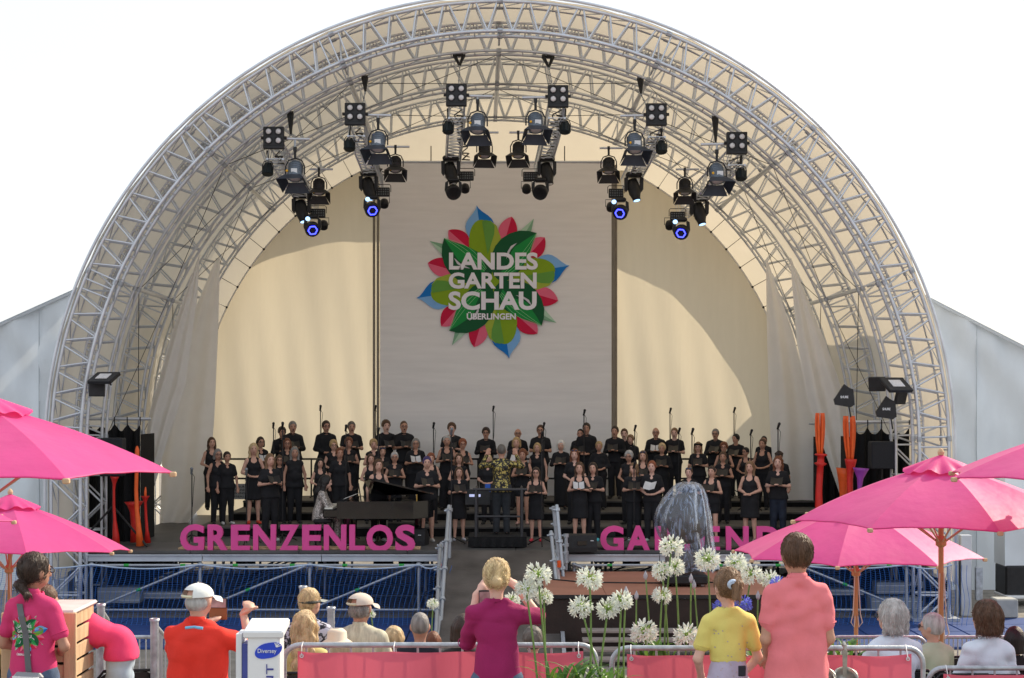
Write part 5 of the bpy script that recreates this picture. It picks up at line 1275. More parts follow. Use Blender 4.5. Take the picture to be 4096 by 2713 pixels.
# rows: distance, floor height
ROW = {0: (31.0, SZ), 1: (32.8, SZ+.2), 2: (34.5, SZ+.37), 3: (36.3, SZ+.507)}
S_ = 'f'; CG = 'choir singers dressed in black'
def w(*a): return a
CH_ = [ # px, head-top py, row, sex, hair, skin, top, low, pose, extra dict, label
(211.7,438,2,'f','long','brown','f','tank','trousers','low',dict(),'long brown-haired woman in black sleeveless top, back left end of the choir'),
(217.8,449.7,1,'f','bob','grey','m','tank','trousers','down',dict(fat=1.05,glasses=True),'grey-haired woman with glasses in black sleeveless blouse, front left end'),
(227,452.4,1,'f','bun','dark','m','tee','trousers','down',dict(shoes=(.6,.6,.6)),'dark-haired woman in black tee with white shoes, second at front left'),
(253.5,444,1,'f','longw','lblond','f','strap','dress','low',dict(shoes=(.6,.05,.02)),'long wavy blonde woman in strappy black dress and red shoes'),
(260.5,437.6,2,'f','bob','dark','m','vneck','trousers','folder',dict(glasses=True),'short dark bob woman with necklace behind the wavy blonde'),
(270,454.5,0,'f','long','lbrown','f','tee','trousers','folder',dict(shoes=(.5,.5,.5)),'light-brown-haired young woman reading a wide folder in front at left'),
(279.5,456,1,'f','bob','brown','m','threequarter','wide','low',dict(glasses=True),'brown bobbed woman with glasses just behind the folder girl'),
(287,439,2,'f','bob','auburn','m','vneck','trousers','folder',dict(glasses=True),'reddish-brown bob woman with glasses under the two back row men'),
(294.6,447.6,1,'f','long','grey','m','tunic','trousers','down',dict(fat=1.12),'tall grey-haired woman in a long black tunic with pendant'),
(282,426.8,3,'m','quiff','dark','m','shirt','trousers','folder',dict(mouth=.006),'dark-haired young man in black shirt, leftmost in the back row'),
(292.6,422,3,'m','short','grey','m','shirt','trousers','folder',dict(mouth=.006,fat=1.15),'grey-haired man in black shirt beside the leftmost youth'),
(320,459,1,'f','lcurly','black','f','tank','trousers','low',dict(),'long black curly-haired young woman in square-neck top left of the pianist'),
(326,421.4,3,'m','short','dark','m','shirt','trousers','low',dict(glasses=True,mouth=.005),'dark-bearded man with glasses under the very tall mic stand'),
(333.5,439.8,2,'f','curly','blond','f','vneck','trousers','low',dict(glasses=True),'curly blonde woman with glasses below the dark-bearded man'),
(339.5,448.4,1,'f','bun','auburn','m','tee','trousers','down',dict(),'auburn-haired smiling woman in black tee with arms down above the pianist'),
(348.6,437.3,2,'f','curly','auburn','m','vneck','wide','folder',dict(),'short auburn curly-haired woman holding out an open folder'),
(351.4,422.2,3,'m','short','ggrey','m','tee','trousers','folder',dict(mouth=.009,fat=1.1),'short-haired singing man with mouth wide open in the back row left'),
(373.5,439,2,'f','curly','blond','f','vneck','trousers','folder',dict(),'curly blonde woman at the left edge of the banner'),
(370.8,454.6,1,'f','long','brown','f','strap','trousers','low',dict(),'long brown-haired girl in strap top left of the piano lid'),
(378.4,460,0,'f','long','brown','f','strap','trousers','down',dict(shoes=(.7,.68,.7)),'young woman in black halter top and white shoes behind the piano'),
(382.5,447.6,2,'f','bun','brown','f','tee','trousers','folder',dict(),'brown-haired young woman with sunglasses on her head over the piano'),
(386,420,3,'m','quiff','brown','p','tee','trousers','folder',dict(mouth=.008),'curly brown-haired young man at the left edge of the banner'),
(403.8,421.6,3,'m','crop','brown','m','polo','trousers','folder',dict(mouth=.007,glasses=True,fat=1.05),'slim balding man with glasses in black polo before the banner'),
(394.6,452.6,1,'f','short','lgrey','m','vneck','trousers','folder',dict(glasses=True),'short grey-haired woman with necklace holding an open folder over the piano'),
(415.7,439,2,'f','bob','grey','m','tee','wide','folder',dict(glasses=True,fat=1.3),'large grey-haired woman with glasses in loose black top'),
(427,457.3,0,'f','short','purple','f','tee','shorts','folder',dict(shoes=(.6,.58,.55),fat=1.05),'girl with short purple-tinted hair in black tee and shorts'),
(431,453,1,'f','curly','red','f','tank','trousers','low',dict(),'curly ginger woman half hidden behind the purple-haired girl'),
(446.8,436,2,'f','short','lgrey','m','tank','wide','folder',dict(mouth=.004),'short grey-haired woman in black sleeveless dress, right of the piano'),
(451.7,422.7,3,'m','quiff','brown','p','tee','trousers','folder',dict(),'brown-haired youth in black tee in the back row before the banner'),
(462.7,438.7,2,'f','curly','red','m','tank','trousers','folder',dict(glasses=True),'curly red-haired woman with glasses in black tank top'),
(459,454.2,1,'f','longw','brown','f','vneck','trousers','low',dict(),'long brown-haired young woman behind the girl in the short dress'),
(459,467.6,0,'f','long','brown','f','tee','skirt','folder',dict(shoes=(.5,.5,.56)),'girl in short black skirt and pale sneakers left of the conductor'),
(486,427.4,3,'m','quiff','dark','m','shirt','trousers','folder',dict(glasses=True,mouth=.006),'young man with glasses in black shirt left above the conductor'),
(517.8,429,3,'m','bald','grey','m','polo','trousers','low',dict(glasses=True,mouth=.006),'bald man with glasses right above the conductor'),
(516.5,437.8,2,'f','bob','blond','f','tee','trousers','folder',dict(),'blonde woman behind the conductor raised right hand'),
(522.7,449,1,'f','curly','auburn','m','tank','shorts','folder',dict(shoes=(.5,.3,.25)),'auburn-haired woman in shorts with bare legs right of the conductor'),
(488,455,1,'f','bob','lblond','f','tee','trousers','low',dict(),'blonde woman mostly hidden behind the conductor shoulder'),
(540.5,425.7,3,'m','short','brown','m','tee','trousers','folder',dict(glasses=True,fat=1.15,mouth=.004),'broad man with glasses in black tee right of the conductor'),
(537.3,443.5,2,'f','bob','blond','f','vneck','trousers','down',dict(fat=1.08),'smiling blonde woman in wrap top right of the conductor'),
(536,468,0,'f','long','dark','f','strap','skirt','folder',dict(glasses=True,shoes=(.65,.03,.06)),'dark-haired girl with glasses, short skirt and red sneakers'),
(560.9,440.9,2,'f','bob','white','f','threequarter','longdress','folder',dict(),'white-haired woman in a floor-length black dress'),
(574.6,449.7,1,'f','long','auburn','p','tee','trousers','low',dict(),'auburn-haired girl with sunglasses on her head beside the white-haired woman'),
(580.5,429.5,3,'m','crop','black','m','tee','trousers','folder',dict(),'black-bearded young man near the right half of the banner'),
(586.5,423.6,3,'m','short','dark','m','shirt','trousers','low',dict(),'dark-haired youth behind the bearded man at the banner'),
(579.5,463,0,'f','longw','brown','f','strap','skirt','folder',dict(shoes=(.3,.25,.25)),'long brown-haired girl in strappy dress above the big monitor'),
(593,463.2,0,'f','long','dark','f','tee','trousers','folder',dict(shoes=(.1,.5,.55)),'long dark-haired girl with turquoise shoes left of the pink G'),
(599,442,2,'f','short','blond','m','threequarter','wide','low',dict(fat=1.12),'short blonde woman in loose black top near the banner right rope'),
(615,426.8,3,'m','short','dark','m','shirt','trousers','folder',dict(mouth=.004),'moustached dark-haired man right of the banner edge'),
(624.3,429.4,3,'m','short','brown','p','tee','trousers','low',dict(mouth=.005),'brown-haired youth peering behind two singers right of the banner'),
(630.5,434.8,3,'m','quiff','lbrown','f','shirt','trousers','folder',dict(mouth=.004),'fair-haired boy in black shirt, shortest of the back row'),
(629,450.6,1,'f','curly','lgrey','m','tunic','trousers','low',dict(glasses=True),'grey-blonde woman with glasses in black jacket at the G'),
(643,451.4,1,'f','long','brown','f','strap','shorts','folder',dict(shoes=(.02,.2,.55)),'long brown-haired girl with blue shoes and sunglasses on her head'),
(634,463.8,0,'f','longw','lbrown','f','tee','trousers','folder',dict(headturn=-.6,shoes=(.5,.5,.52)),'light-brown-haired girl turned sideways above the pink A'),
(652,461.6,0,'f','pony','red','p','tee','trousers','low',dict(shoes=(.45,.55,.5)),'ginger girl with ponytail holding white sheets'),
(655.8,427.9,3,'m','bald','lgrey','m','shirt','trousers','folder',dict(glasses=True,fat=1.2,mouth=.004),'bald grey-bearded man with glasses right of the banner'),
(662,443.2,2,'f','curly','lblond','m','threequarter','trousers','folder',dict(fat=1.08),'woman with big ash-blonde curls left of the wrapped spotlight'),
(674.5,428.6,3,'m','short','lbrown','p','tee','trousers','folder',dict(mouth=.010),'fair singing youth with mouth wide open right of the bald man'),
(698.2,442.7,2,'f','long','lbrown','f','tee','trousers','folder',dict(glasses=True,fat=1.08),'long fair-haired woman with dark beret above the wrapped spotlight'),
(689,467.9,0,'f','pony','brown','p','tee','trousers','low',dict(),'smiling girl with sunglasses on her head just over the wrapped spotlight'),
(715.5,429.5,3,'m','short','grey','m','shirt','trousers','folder',dict(glasses=True,fat=1.2,mouth=.004),'stout grey-haired man with glasses in the back row right'),
(724,442,2,'f','curly','auburn','m','tank','wide','folder',dict(glasses=True),'auburn curly-haired woman with glasses below the stout man'),
(723,452.4,1,'f','bun','brown','m','vneck','trousers','folder',dict(),'woman with tied brown hair and pendant behind the tank top girl'),
(711.8,466.8,0,'f','bun','dark','f','tank','shorts','folder',dict(shoes=(.6,.1,.12),fat=1.02),'girl in tank top and shorts with bare legs right of the wrapped spotlight'),
(736,434.6,3,'m','short','black','m','tee','trousers','folder',dict(headturn=-.5),'black-haired youth looking sideways in the back row right'),
(745.8,448,2,'f','short','black','m','strap','trousers','low',dict(glasses=True,headturn=-.5),'short black-haired woman turned to the left at the right side'),
(750,462,0,'f','long','lbrown','f','strap','skirt','clasp',dict(fat=1.1,shoes=(.3,.2,.2)),'smiling girl with fringe in strappy top and short skirt above the pink N'),
(762.6,439.4,2,'f','bun','brown','m','tank','trousers','low',dict(),'dark-haired woman with hair up in sleeveless top, right end of the second row'),
(764,436.5,3,'m','crop','black','t','shirt','trousers','down',dict(),'dark-haired man mostly hidden behind the woman with hair up'),
(779,451.7,1,'m','short','dark','m','tee','trousers','down',dict(glasses=True),'man with flat cap and sunglasses behind the long auburn-haired girl'),
(778.2,457,0,'f','longw','auburn','p','tee','jeans','folder',dict(),'long auburn-haired girl at the right front end of the choir'),
]
def choir():
    jm = mat('dark_denim', (.012,.018,.035), .8, 0, .3, 10)
    pol = {'vneck':'vneck'}
    for i, (px, hy_, row, sx, hs, hk, sk, tp, lw, pose, ex, lab) in enumerate(CH_):
        D, zf = ROW[row]; D += random.uniform(-.15,.15)
        if row == 0: D = min(31.5, max(30.7, D))
        pm = F/D; feet = HZ+(CZ-zf)*pm; H = (feet-hy_)/pm/1.003
        c = P(px, 0, D)
        if hs in ('curly','quiff'): H *= .985
        ex = dict(ex); sh = ex.pop('shoes', (.02,.02,.02))
        rz = max(-.5, min(.5, -(c.x-0.0)/14))+random.uniform(-.12,.12)
        r, hd = person(lab, CG, (c.x, D, zf), H=H, rz=rz, sex=sx, hair=(hs, hk), skin=sk, top=(tp, CLB), low=(lw, jm if lw == 'jeans' else CLB), pose=pose, shoes=sh, h=.021, hh=.015, **ex)
        if lab.startswith('long fair-haired woman with dark beret'):
            m = MB(); m.ball((0,.01,.972*H),(.10,.11,.05),12,6); m.build('beret', DARKCLOTH, r, True, world=False)
        if 'flat cap' in lab:
            m = MB(); m.ball((0,.0,.975*H),(.095,.11,.045),12,6); m.ball((0,-.10,.965*H),(.07,.05,.01),10,4); m.build('cap', mat('brown_cap',(.06,.04,.03),.9), r, True, world=False)
        if 'sunglasses on her head' in lab or 'sunglasses' in lab and sx == 'f':
            m = MB(); 
            for s in (-1,1): m.ball((s*.03,-.06,.995*H),(.028,.02,.014),8,5)
            m.build('sunglasses', mat('sunglass_lens',(.02,.05,.16),.1,coat=.5), r, True, world=False)
        if pose == 'folder' or 'sheets' in lab:
            short = lab.split(' in ')[0].split(' with ')[0]
            kind = 'paper' if 'sheets' in lab else ('open' if i % 10 == 4 else 'black')
            folder(r, H, '%s of the %s' % ('white sheets' if kind == 'paper' else 'paged folder' if kind == 'open' else 'black folder', ' '.join(lab.split()[:12])), kind, z=.672 if pose == 'folder' else .66, rz=random.uniform(-.15,.15))
choir()
# pianist and conductor
def pattern(name, c1, c2, sc_, thr=.5, metal=.4, rough=.35):
    m = mat(name, c1, rough, metal, 0.0); t = m.node_tree; N = t.nodes; Lk = t.links; b = N['Principled BSDF']
    v = N.new('ShaderNodeTexVoronoi'); v.inputs['Scale'].default_value = sc_; v.feature = 'DISTANCE_TO_EDGE'
    no = N.new('ShaderNodeTexNoise'); no.inputs['Scale'].default_value = sc_*.8; no.inputs['Detail'].default_value = 3
    tc = N.new('ShaderNodeTexCoord'); ad = N.new('ShaderNodeMixRGB'); ad.inputs[0].default_value = .12; Lk.new(tc.outputs['Object'], ad.inputs[1]); Lk.new(no.outputs['Color'], ad.inputs[2]); Lk.new(ad.outputs[0], v.inputs['Vector'])
    mu = N.new('ShaderNodeMath'); mu.operation = 'MULTIPLY'; Lk.new(v.outputs['Distance'], mu.inputs[0]); Lk.new(no.outputs['Fac'], mu.inputs[1])
    rp = N.new('ShaderNodeValToRGB'); rp.color_ramp.elements[0].position = thr-.02; rp.color_ramp.elements[1].position = thr+.02; rp.color_ramp.elements[0].color = tuple(c2)+(1,); rp.color_ramp.elements[1].color = tuple(c1)+(1,)
    Lk.new(mu.outputs[0], rp.inputs[0]); Lk.new(rp.outputs[0], b.inputs['Base Color']); return m
GOLD = pattern('gold_brocade', (.42,.34,.10), (.015,.015,.018), 15, .075)
SEQ = pattern('silver_sequins', (.62,.56,.52), (.02,.02,.02), 24, .045, .15, .4)
def soloists():
    D = 30.15; zf = SZ+.205; pm = F/D; H = ((HZ+(CZ-zf)*pm)-445.4)/pm
    person('conductor seen from behind in a gold and black brocade jacket, arms raised', None, (P(501.5,0,D).x, D, zf), H=H, rz=PI, sex='m', hair=('crop','ggrey'), skin='m', top=('jacket', GOLD), low=('trousers', mat('charcoal_trousers',(.02,.024,.03),.8,0,.3,10)), pose='raised', h=.016, hh=.012, fat=1.06,
           arms=(((-.225,-.045,.765),(-.165,-.12,.885)), ((.225,-.045,.765),(.165,-.12,.885))))
    D = 30.3; c = P(326,0,D)
    person('pianist with long dark curls in silver and black sequin jacket, seated at the grand piano', None, (P(318.5,0,D).x, D, SZ+.45), H=1.62, rz=PI/2*1.0, sex='f', hair=('lcurly','black'), skin='p', top=('jacket', SEQ), low=('trousers', SEQ), pose='piano', seated=True, h=.016, hh=.013, glasses=True, lean=.22)
soloists()
# ------------------------------------------------------------------ umbrellas
def umbrella(px, D, Rm, y_rim, rise, rot, label, tilt=0, poleD=None):
    c = P(px, y_rim, D); g = gz(D)
    r = thing('parasol', label, 'parasol', (c.x, D, g), group='pink parasols over the seating')
    T = Matrix.Rotation(tilt, 3, 'X')
    def W_(v): return c+T@Vector(v)
    def rib(t, a):      # t 0 at top .. 1 at the tip
        rr_ = Rm*(.02+.98*t); return Vector((rr_*math.cos(a), rr_*math.sin(a), rise*(1-t)**.93+.03*math.sin(PI*t)))
    for k in range(8):
        a0 = rot+k*PI/4; a1 = a0+PI/4; m = MB()
        ph = random.random()*6
        def fn(u, v):
            p = rib(v, a0).lerp(rib(v, a1), u)
            s_ = 4*u*(1-u); p.z += -.045*s_*v*(1-v)*2+.022*s_*v**3; k_ = 1-.045*s_*v**4
            p.x *= k_; p.y *= k_; p.z += .004*math.sin(u*17+v*9+ph)*v*s_; return W_(p)
        m.grid(fn, 10, 14)
        m.build('canopy_panel', PINKU, r, smooth=True)
        # hem piping and wooden rib
        m = MB(); m.path([fn(u/10, 1)+Vector((0,0,-.006)) for u in range(11)], .007, 4); m.build('hem', PINKU, r)
        rod('rib', W_(rib(.02, a0)+Vector((0,0,-.03))), W_(rib(1.0, a0)*1.012+Vector((0,0,-.022))), .012, WOOD, r, 6)
        rod('strut', W_((.05*math.cos(a0), .05*math.sin(a0), -.22)), W_(rib(.5, a0)+Vector((0,0,-.03))), .009, WOOD, r, 6)
        m = MB(); m.box(W_(rib(1.0, a0)*1.005+Vector((0,0,-.02))), (.05,.05,.04), bev=.008); m.build('rib_tip', WOOD, r)
    # vent cap with a wavy valance
    m = MB(); n = 64
    for i in range(7):
        t = i/6
        for k in range(n):
            a = rot+2*PI*k/n; oct_ = math.cos(PI/8)/math.cos(((a-rot) % (PI/4))-PI/8)
            rr_ = Rm*.25*t*(oct_*.5+.5)*(1+.05*math.sin(a*12+1)*t**3); z = rise+.085-.24*rise*t*1.0-.03*t**3+.016*math.sin(a*12+2)*t**3+.014*math.sin(a*5)*t**2
            m.v.append(W_((rr_*math.cos(a), rr_*math.sin(a), z)))
    m.f = [(i*n+k, i*n+(k+1)%n, (i+1)*n+(k+1)%n, (i+1)*n+k) for i in range(6) for k in range(n)]; m.mi = [0]*len(m.f)
    m.build('vent_cap', PINKU, r, smooth=True)
    m = MB(); m.lathe([(.03,0),(.035,.03),(.02,.06),(.005,.07)], W_((0,0,rise+.08)), 10); m.build('finial', WOOD, r)
    rod('pole', (c.x, D, g), W_((0,0,rise+.06)), .027, POLEW, r, 12)
    m = MB(); m.lathe([(.03,-.28),(.055,-.26),(.055,-.2),(.035,-.17)], c, 12); m.build('hub', POLEW, r)
    m = MB(); m.lathe([(.24,0),(.24,.05),(.06,.09),(.05,.3)], (c.x, D, g), 16); m.build('base', STEEL, r)
    z = g+1.0
    for s in (-1,1): m = MB(); m.path([(c.x+s*.02, D-.03, z+.6), (c.x+s*.045, D-.04, z+.1), (c.x+s*.07, D-.04, z-.0), (c.x+s*.03, D-.035, z-.06), (c.x+s*.015, D-.03, z+.08)], .007, 5); m.build('cord', mat('pale_cord', (.6,.55,.45), .8), r)
umbrella(941, 15.9, 1.5, 519, .56, R(185), 'large pink parasol on a wooden pole at right, nearest its seated man')
umbrella(856, 19.6, 1.52, 554, .60, R(160), 'pink parasol lower and farther behind the pink polo man')
umbrella(1124, 13.6, 1.52, 476, .50, R(188), 'pink parasol cut by the right edge of the picture', )
umbrella(-17, 12.5, 1.52, 471, .53, R(-5), 'large pink parasol cut by the upper left edge')
umbrella(9, 19.9, 1.50, 551, .63, R(-20), 'smaller pink parasol on a pole at the lower left', tilt=R(-4))
umbrella(-112, 17.0, 1.32, 521, .5, R(3), 'pink parasol of which only a tip shows at the far left')
# ------------------------------------------------------------------ barriers with pink banners
FENCEPINK = mat('pink_fence_banner', (.72,.13,.20), .65, 0, .05, 2, .25, 5, trans=.12, tcol=(.9,.2,.25), stretch=(2,1,.4))
def barrier(pa, pb, yt, D, label, banner_=True, bars=14):
    a = P(pa, yt, D); b = P(pb, yt, D); zb = gz(D)+.12; r = thing('crowd_barrier', label, 'barrier', ((a.x+b.x)/2, D, gz(D)), group='galvanised crowd barriers')
    cr = .11
    def corner(cx_, s): return [(cx_+s*-cr*(1-math.cos(t)), D, a.z-cr*(1-math.sin(t))) for t in [PI/2*i/6 for i in range(7)]]
    pts = [(a.x, D, zb)]+[(a.x+cr*(1-math.cos(t)), D, a.z-cr*(1-math.sin(t))) for t in [PI/2*i/6 for i in range(7)]]+[(b.x-cr*(1-math.cos(t)), D, b.z-cr*(1-math.sin(t))) for t in [PI/2*(6-i)/6 for i in range(7)]]+[(b.x, D, zb)]+[(a.x, D, zb)]
    m = MB(); m.path(pts, .019, 8); m.build('frame', STEEL, r, smooth=True)
    for k in range(1, bars): x = a.x+(b.x-a.x)*k/bars; rod('bar', (x, D+.004, zb), (x, D+.004, a.z), .008, STEEL, r, 6)
    for x in (a.x+.25, b.x-.25): m = MB(); m.path([(x, D-.3, gz(D-.3)), (x, D-.05, zb), (x, D+.05, zb), (x, D+.3, gz(D+.3)+.01)], .016, 6); m.build('foot', STEEL, r)
    if banner_:
        x0 = a.x+.10; x1 = b.x-.09; m = MB(); zt = a.z-.034
        m.grid(lambda u, v: (x0+(x1-x0)*u, D-.045-.028*math.sin(u*(x1-x0)*11+v*1.2+math.sin(u*9))-.016*math.sin(u*(x1-x0)*23+v*3+1)*v-.012*math.sin(u*(x1-x0)*5-v*4), zt-.012*abs(math.sin(u*PI*3))-(zt-zb-.05)*v), 120, 14)
        m.build('banner', FENCEPINK, r, smooth=True)
        for k in range(4):
            x = x0+.03+(x1-x0-.06)*k/3; q = Matrix.Rotation(R(90),3,'X'); m = MB(); m.lathe([(.014,0),(.014,.006),(.007,.006)], (x, D-.062, zt-.03), 12, q, False); m.build('eyelet', ALU, r)
            m = MB(); m.path([(x, D-.065, zt-.03), (x-.004, D-.04, zt+.03), (x, D, a.z+.022), (x+.004, D+.03, zt+.0)], .0035, 4); m.build('cable_tie', WHITE, r)
    return r
barrier(284, 596, 645, 10.9, 'crowd barrier with a pink banner left of the flowers'); barrier(612, 923, 648, 11.0, 'crowd barrier with a pink banner behind the yellow shirt girl and pink polo man')
barrier(928, 1240, 668, 11.6, 'crowd barrier with a red banner rising low at the bottom right corner')
for i, (a, b) in enumerate(((-40, 118), (120, 262), (829, 926), (927, 1024))):
    barrier(a, b, 637, 16.8, ('bare crowd barrier behind the wooden crate at far left', 'bare crowd barrier behind the bending woman and red polo man', 'bare crowd barrier behind the chairs under the second parasol', 'bare crowd barrier behind the white shirt woman at the right')[i], False, 22)
def endon(px, yt, D, label, dirx):
    a = P(px, yt, D); r = thing('barrier_end', label, 'barrier', (a.x, D, gz(D)), group='barrier sections seen end on')
    b = P(px+8*dirx/.4, yt+14, D+.9); m = MB(); m.lathe([(.04,0),(.04,.02),(.026,.02),(.026,-.1)], a, 12, None, False); m.tube((a.x, D, gz(D)), a, .034, 12, cap=False); m.build('post', STEEL, r, smooth=True)
    rod('rail', a-Vector((0,0,.03)), b, .018, STEEL, r); 
    for k in range(1, 6): p = a.lerp(b, k/6); rod('bar', (p.x, p.y, gz(p.y)+.1), p, .007, STEEL, r, 6)
endon(101, 606, 13.5, 'steel barrier end post rising behind the crate', .35); endon(154.5, 621, 12.6, 'steel barrier end post left of the red polo man', .45)
endon(303, 588, 15.0, 'steel post top above the head of the visor woman', .1); endon(331, 609, 14.5, 'steel post top between the visor woman and the cap man', .12)
# folding chairs
def mk_chair():
    t = thing('folding_chair', 'x', 'chair'); B = BLACK
    m = MB(); m.add([(math.copysign(.21, 0)+x, y, z) for x, y, z in ()], []); 
    def back(u, v):
        x = -.215+.43*u; e = abs(2*u-1); return (x, .18+.03*(1-e*e), .62+.22*v-(.045*max(0, e-.75)/.25)**1.0*v)
    m.grid(back, 14, 4); m.grid(lambda u, v: Vector(back(u, v))+Vector((0,.018,0)), 14, 4); m.build('backrest', mat('chair_plastic', (.012,.012,.014), .38, 0, .15, 8), t, True, world=False)
    m = MB(); m.box((0,-.03,.45),(.42,.4,.035),bev=.012); m.build('seat', MATS['chair_plastic'], t, world=False)
    m = MB(); m.path([(-.225,.2,.45),(-.225,.2,.80),(-.18,.21,.855),(.18,.21,.855),(.225,.2,.80),(.225,.2,.45)],.013,7); m.build('back_frame', mat('chair_tube',(.02,.02,.022),.25,.6), t, True, world=False)
    for s in (-1,1):
        m = MB(); m.tube((s*.225,.21,.78),(s*.225,-.25,0),.012,7); m.build('leg', MATS['chair_tube'], t, world=False)
        m = MB(); m.tube((s*.21,-.2,.45),(s*.21,.28,0),.012,7); m.build('leg', MATS['chair_tube'], t, world=False)
    return t
chair0 = None
for (px, D, lab, rz) in ((400, 16.2, 'black folding chair between the cap man and the grey-haired man', 0),(444, 15.4, 'black folding chair left of the purple shirt woman', 0),(551, 15.4, 'black folding chair right of the purple shirt woman', 0),(862, 15.6, 'black folding chair just right of the pink polo man', 0),(903, 15.6, 'black folding chair in front of the grey-haired white shirt man', 0),
    (953, 15.0, 'black folding chair beside the large parasol pole', 0),(1018, 15.0, 'black folding chair in front of the bobbed woman at right', 0),(950, 13.2, 'black folding chair, nearer one between the two white shirts', 0),(1022, 13.0, 'black folding chair at the right picture edge', 0),(953, 12.4, 'nearest black folding chair between the two white shirts', 0),(1024, 12.2, 'lowest black folding chair in the right corner', 0),
    (131, 12.9, 'black folding chair behind the bending woman', .2),(313, 12.6, 'black folding chair under the wavy blonde woman', 0),(360, 13.6, 'black folding chair under the cap man', 0),(896, 12.9, 'black folding chair under the grey-haired white shirt man', 0),(986, 12.3, 'black folding chair under the bobbed woman', 0)):
    c = P(px, 0, D)
    if chair0 is None: chair0 = o = mk_chair()
    else: o = copy_tree(chair0)
    o.location = (c.x, D-.1, gz(D)); o.rotation_euler.z = rz+PI; o['label'] = lab; o['group'] = 'black folding chairs of the audience'
# ------------------------------------------------------------------ audience
SG = 'seated spectators seen from behind'; ST = 'standing spectators seen from behind'
def stand(lab, px, yh, D, H=None, **k):
    g = gz(D); z = CZ-(yh-HZ)*D/F; H = H or (z-g); c = P(px, 0, D)
    return person(lab, ST, (c.x, D, z-H), H=H, **k), H
def seat(lab, px, yh, D, H=1.7, **k):
    z = CZ-(yh-HZ)*D/F; c = P(px, 0, D); k.setdefault('low', ('trousers', mat('dark_trousers', (.03,.03,.04), .9)))
    return person(lab, SG, (c.x, D, z-.527*H), H=H, seated=True, pose=k.pop('pose', 'laps'), h=k.pop('h', .013), hh=.010, **k)
def cloth(name, c, **k): return mat(name, c, k.pop('rough', .85), 0, k.pop('var', .06), k.pop('scale', 8), .2, 140, **k)
PURP = cloth('magenta_knit', (.30,.012,.10)); YELL = cloth('yellow_print', (.76,.66,.19)); SALM = cloth('salmon_polo', (.80,.21,.24)); REDP = cloth('red_polo', (.75,.035,.02)); PNK = cloth('pink_staff_shirt', (.62,.04,.16))
JEAN = mat('blue_denim', (.08,.12,.2), .85, 0, .2, 20, .2, 150); BEIG = mat('beige_trousers', (.55,.45,.36), .85, 0, .06, 10); LIL = mat('lilac_denim', (.50,.45,.60), .85, 0, .08, 14, .2, 150); LJ = mat('light_denim', (.42,.52,.62), .85, 0, .12, 10)
WSH = cloth('white_shirt', (.66,.72,.82))
# magenta top
(r, hd), H = stand('woman with a blonde bun in a magenta top photographing the stage', 496.5, 560.5, 10.35, rz=PI, hair=('bun','lblond'), skin='p', top=('elbow', PURP), low=('jeans', JEAN), h=.010, hh=.009, fat=.92, wrinkle=.005, hsc=1.0, sw=.95, strands=900,
    arms=(((-.165,-.05,.775),(-.078,-.12,.885)), ((.118,-.09,.665),(.082,-.17,.845))))
def phone(label, px, py, D, w_, h_, rz=0, back=(.02,.02,.025), name='smartphone'):
    c = P(px, py, D); t = thing(name, label, 'phone', c, rz, 'phones held up by spectators')
    m = MB(); m.box((0,0,0), (w_,.011,h_), bev=.004); m.build('body', mat('phone_%d' % int(px), back, .3), t, world=False)
    m = MB(); m.box((0,-.006,0), (w_*.9,.002,h_*.86)); m.build('screen', mat('screen_%d' % int(px), (.35,.26,.26), .1, 0, .5, 14), t, world=False)
    return t
phone('dark smartphone held up by the woman in magenta', 485, 602, 10.62, .085, .16, rz=.15)
o = MB(); c = P(515, 590, 10.2); bpy.data.objects
# yellow top
(r, hd), H2 = stand('girl with a blonde ponytail and scrunchie in a yellow floral top', 728, 572, 10.5, rz=PI+.15, hair=('pony','lbrown'), skin='p', tbot=.635, top=('tee', YELL), low=('shorts', LIL), pose='front', h=.010, hh=.009, fat=.84, sw=.93, wrinkle=.005, headturn=.25, strands=800)
m = MB(); q = Matrix.Rotation(R(60), 3, 'X'); m.lathe([(.018,-.016),(.034,-.012),(.038,0),(.034,.012),(.018,.016)], (0, .070*H2, .957*H2), 16, q, False); m.build('scrunchie', mat('blue_white_scrunchie', (.5,.6,.75), .8, 0, .3, 60), r, True, world=False)
phone('phone with white case in the back pocket of the yellow top girl', 742, 671, 10.34, .05, .07, rz=PI+.1, back=(.015,.015,.03)); 
fl_ = MB()
bt = [o_ for o_ in r.children if o_.name.startswith('shirt')][0]
from mathutils.bvhtree import BVHTree
def on_surface(ob, pts):
    """drop flat points (local x,z seen from behind) onto the back of a garment"""
    me = ob.data; bv = BVHTree.FromPolygons([v.co for v in me.vertices], [p.vertices for p in me.polygons]); out_ = []
    for x, z in pts:
        h_ = bv.ray_cast(Vector((x, .6, z)), Vector((0,-1,0))); out_.append(Vector((x, (h_[0].y if h_[0] else .1)+.004, z)))
    return out_
rnd = random.Random(4)
for i in range(26):
    x = rnd.uniform(-.13,.13); z = rnd.uniform(.56,.80)*H2; s = .005
    pp = on_surface(bt, [(x-s,z-s*.6),(x+s*.4,z-s),(x+s,z+s*.5),(x-s*.2,z+s)]); fl_.add(pp, [(0,1,2,3)])
tag(fl_.build('flower_print', mat('mauve_print', (.45,.36,.38), .9), bt, world=False), kind='stuff')
# salmon polo
(r, hd), H = stand('man with short brown hair in a salmon pink polo shirt and beige trousers', 797, 537, 10.3, rz=PI+.05, sex='m', hair=('short','brown'), skin='m', top=('polo', SALM), low=('trousers', BEIG), pose='front', arms=(((-.113,.008,.640),(-.088,-.08,.565)), ((.113,.008,.640),(.088,-.08,.565))), h=.010, hh=.009, fat=.90, sw=.90, boxy=.049, glasses=True, wrinkle=.006, headturn=.15, hsc=1.04, strands=700)
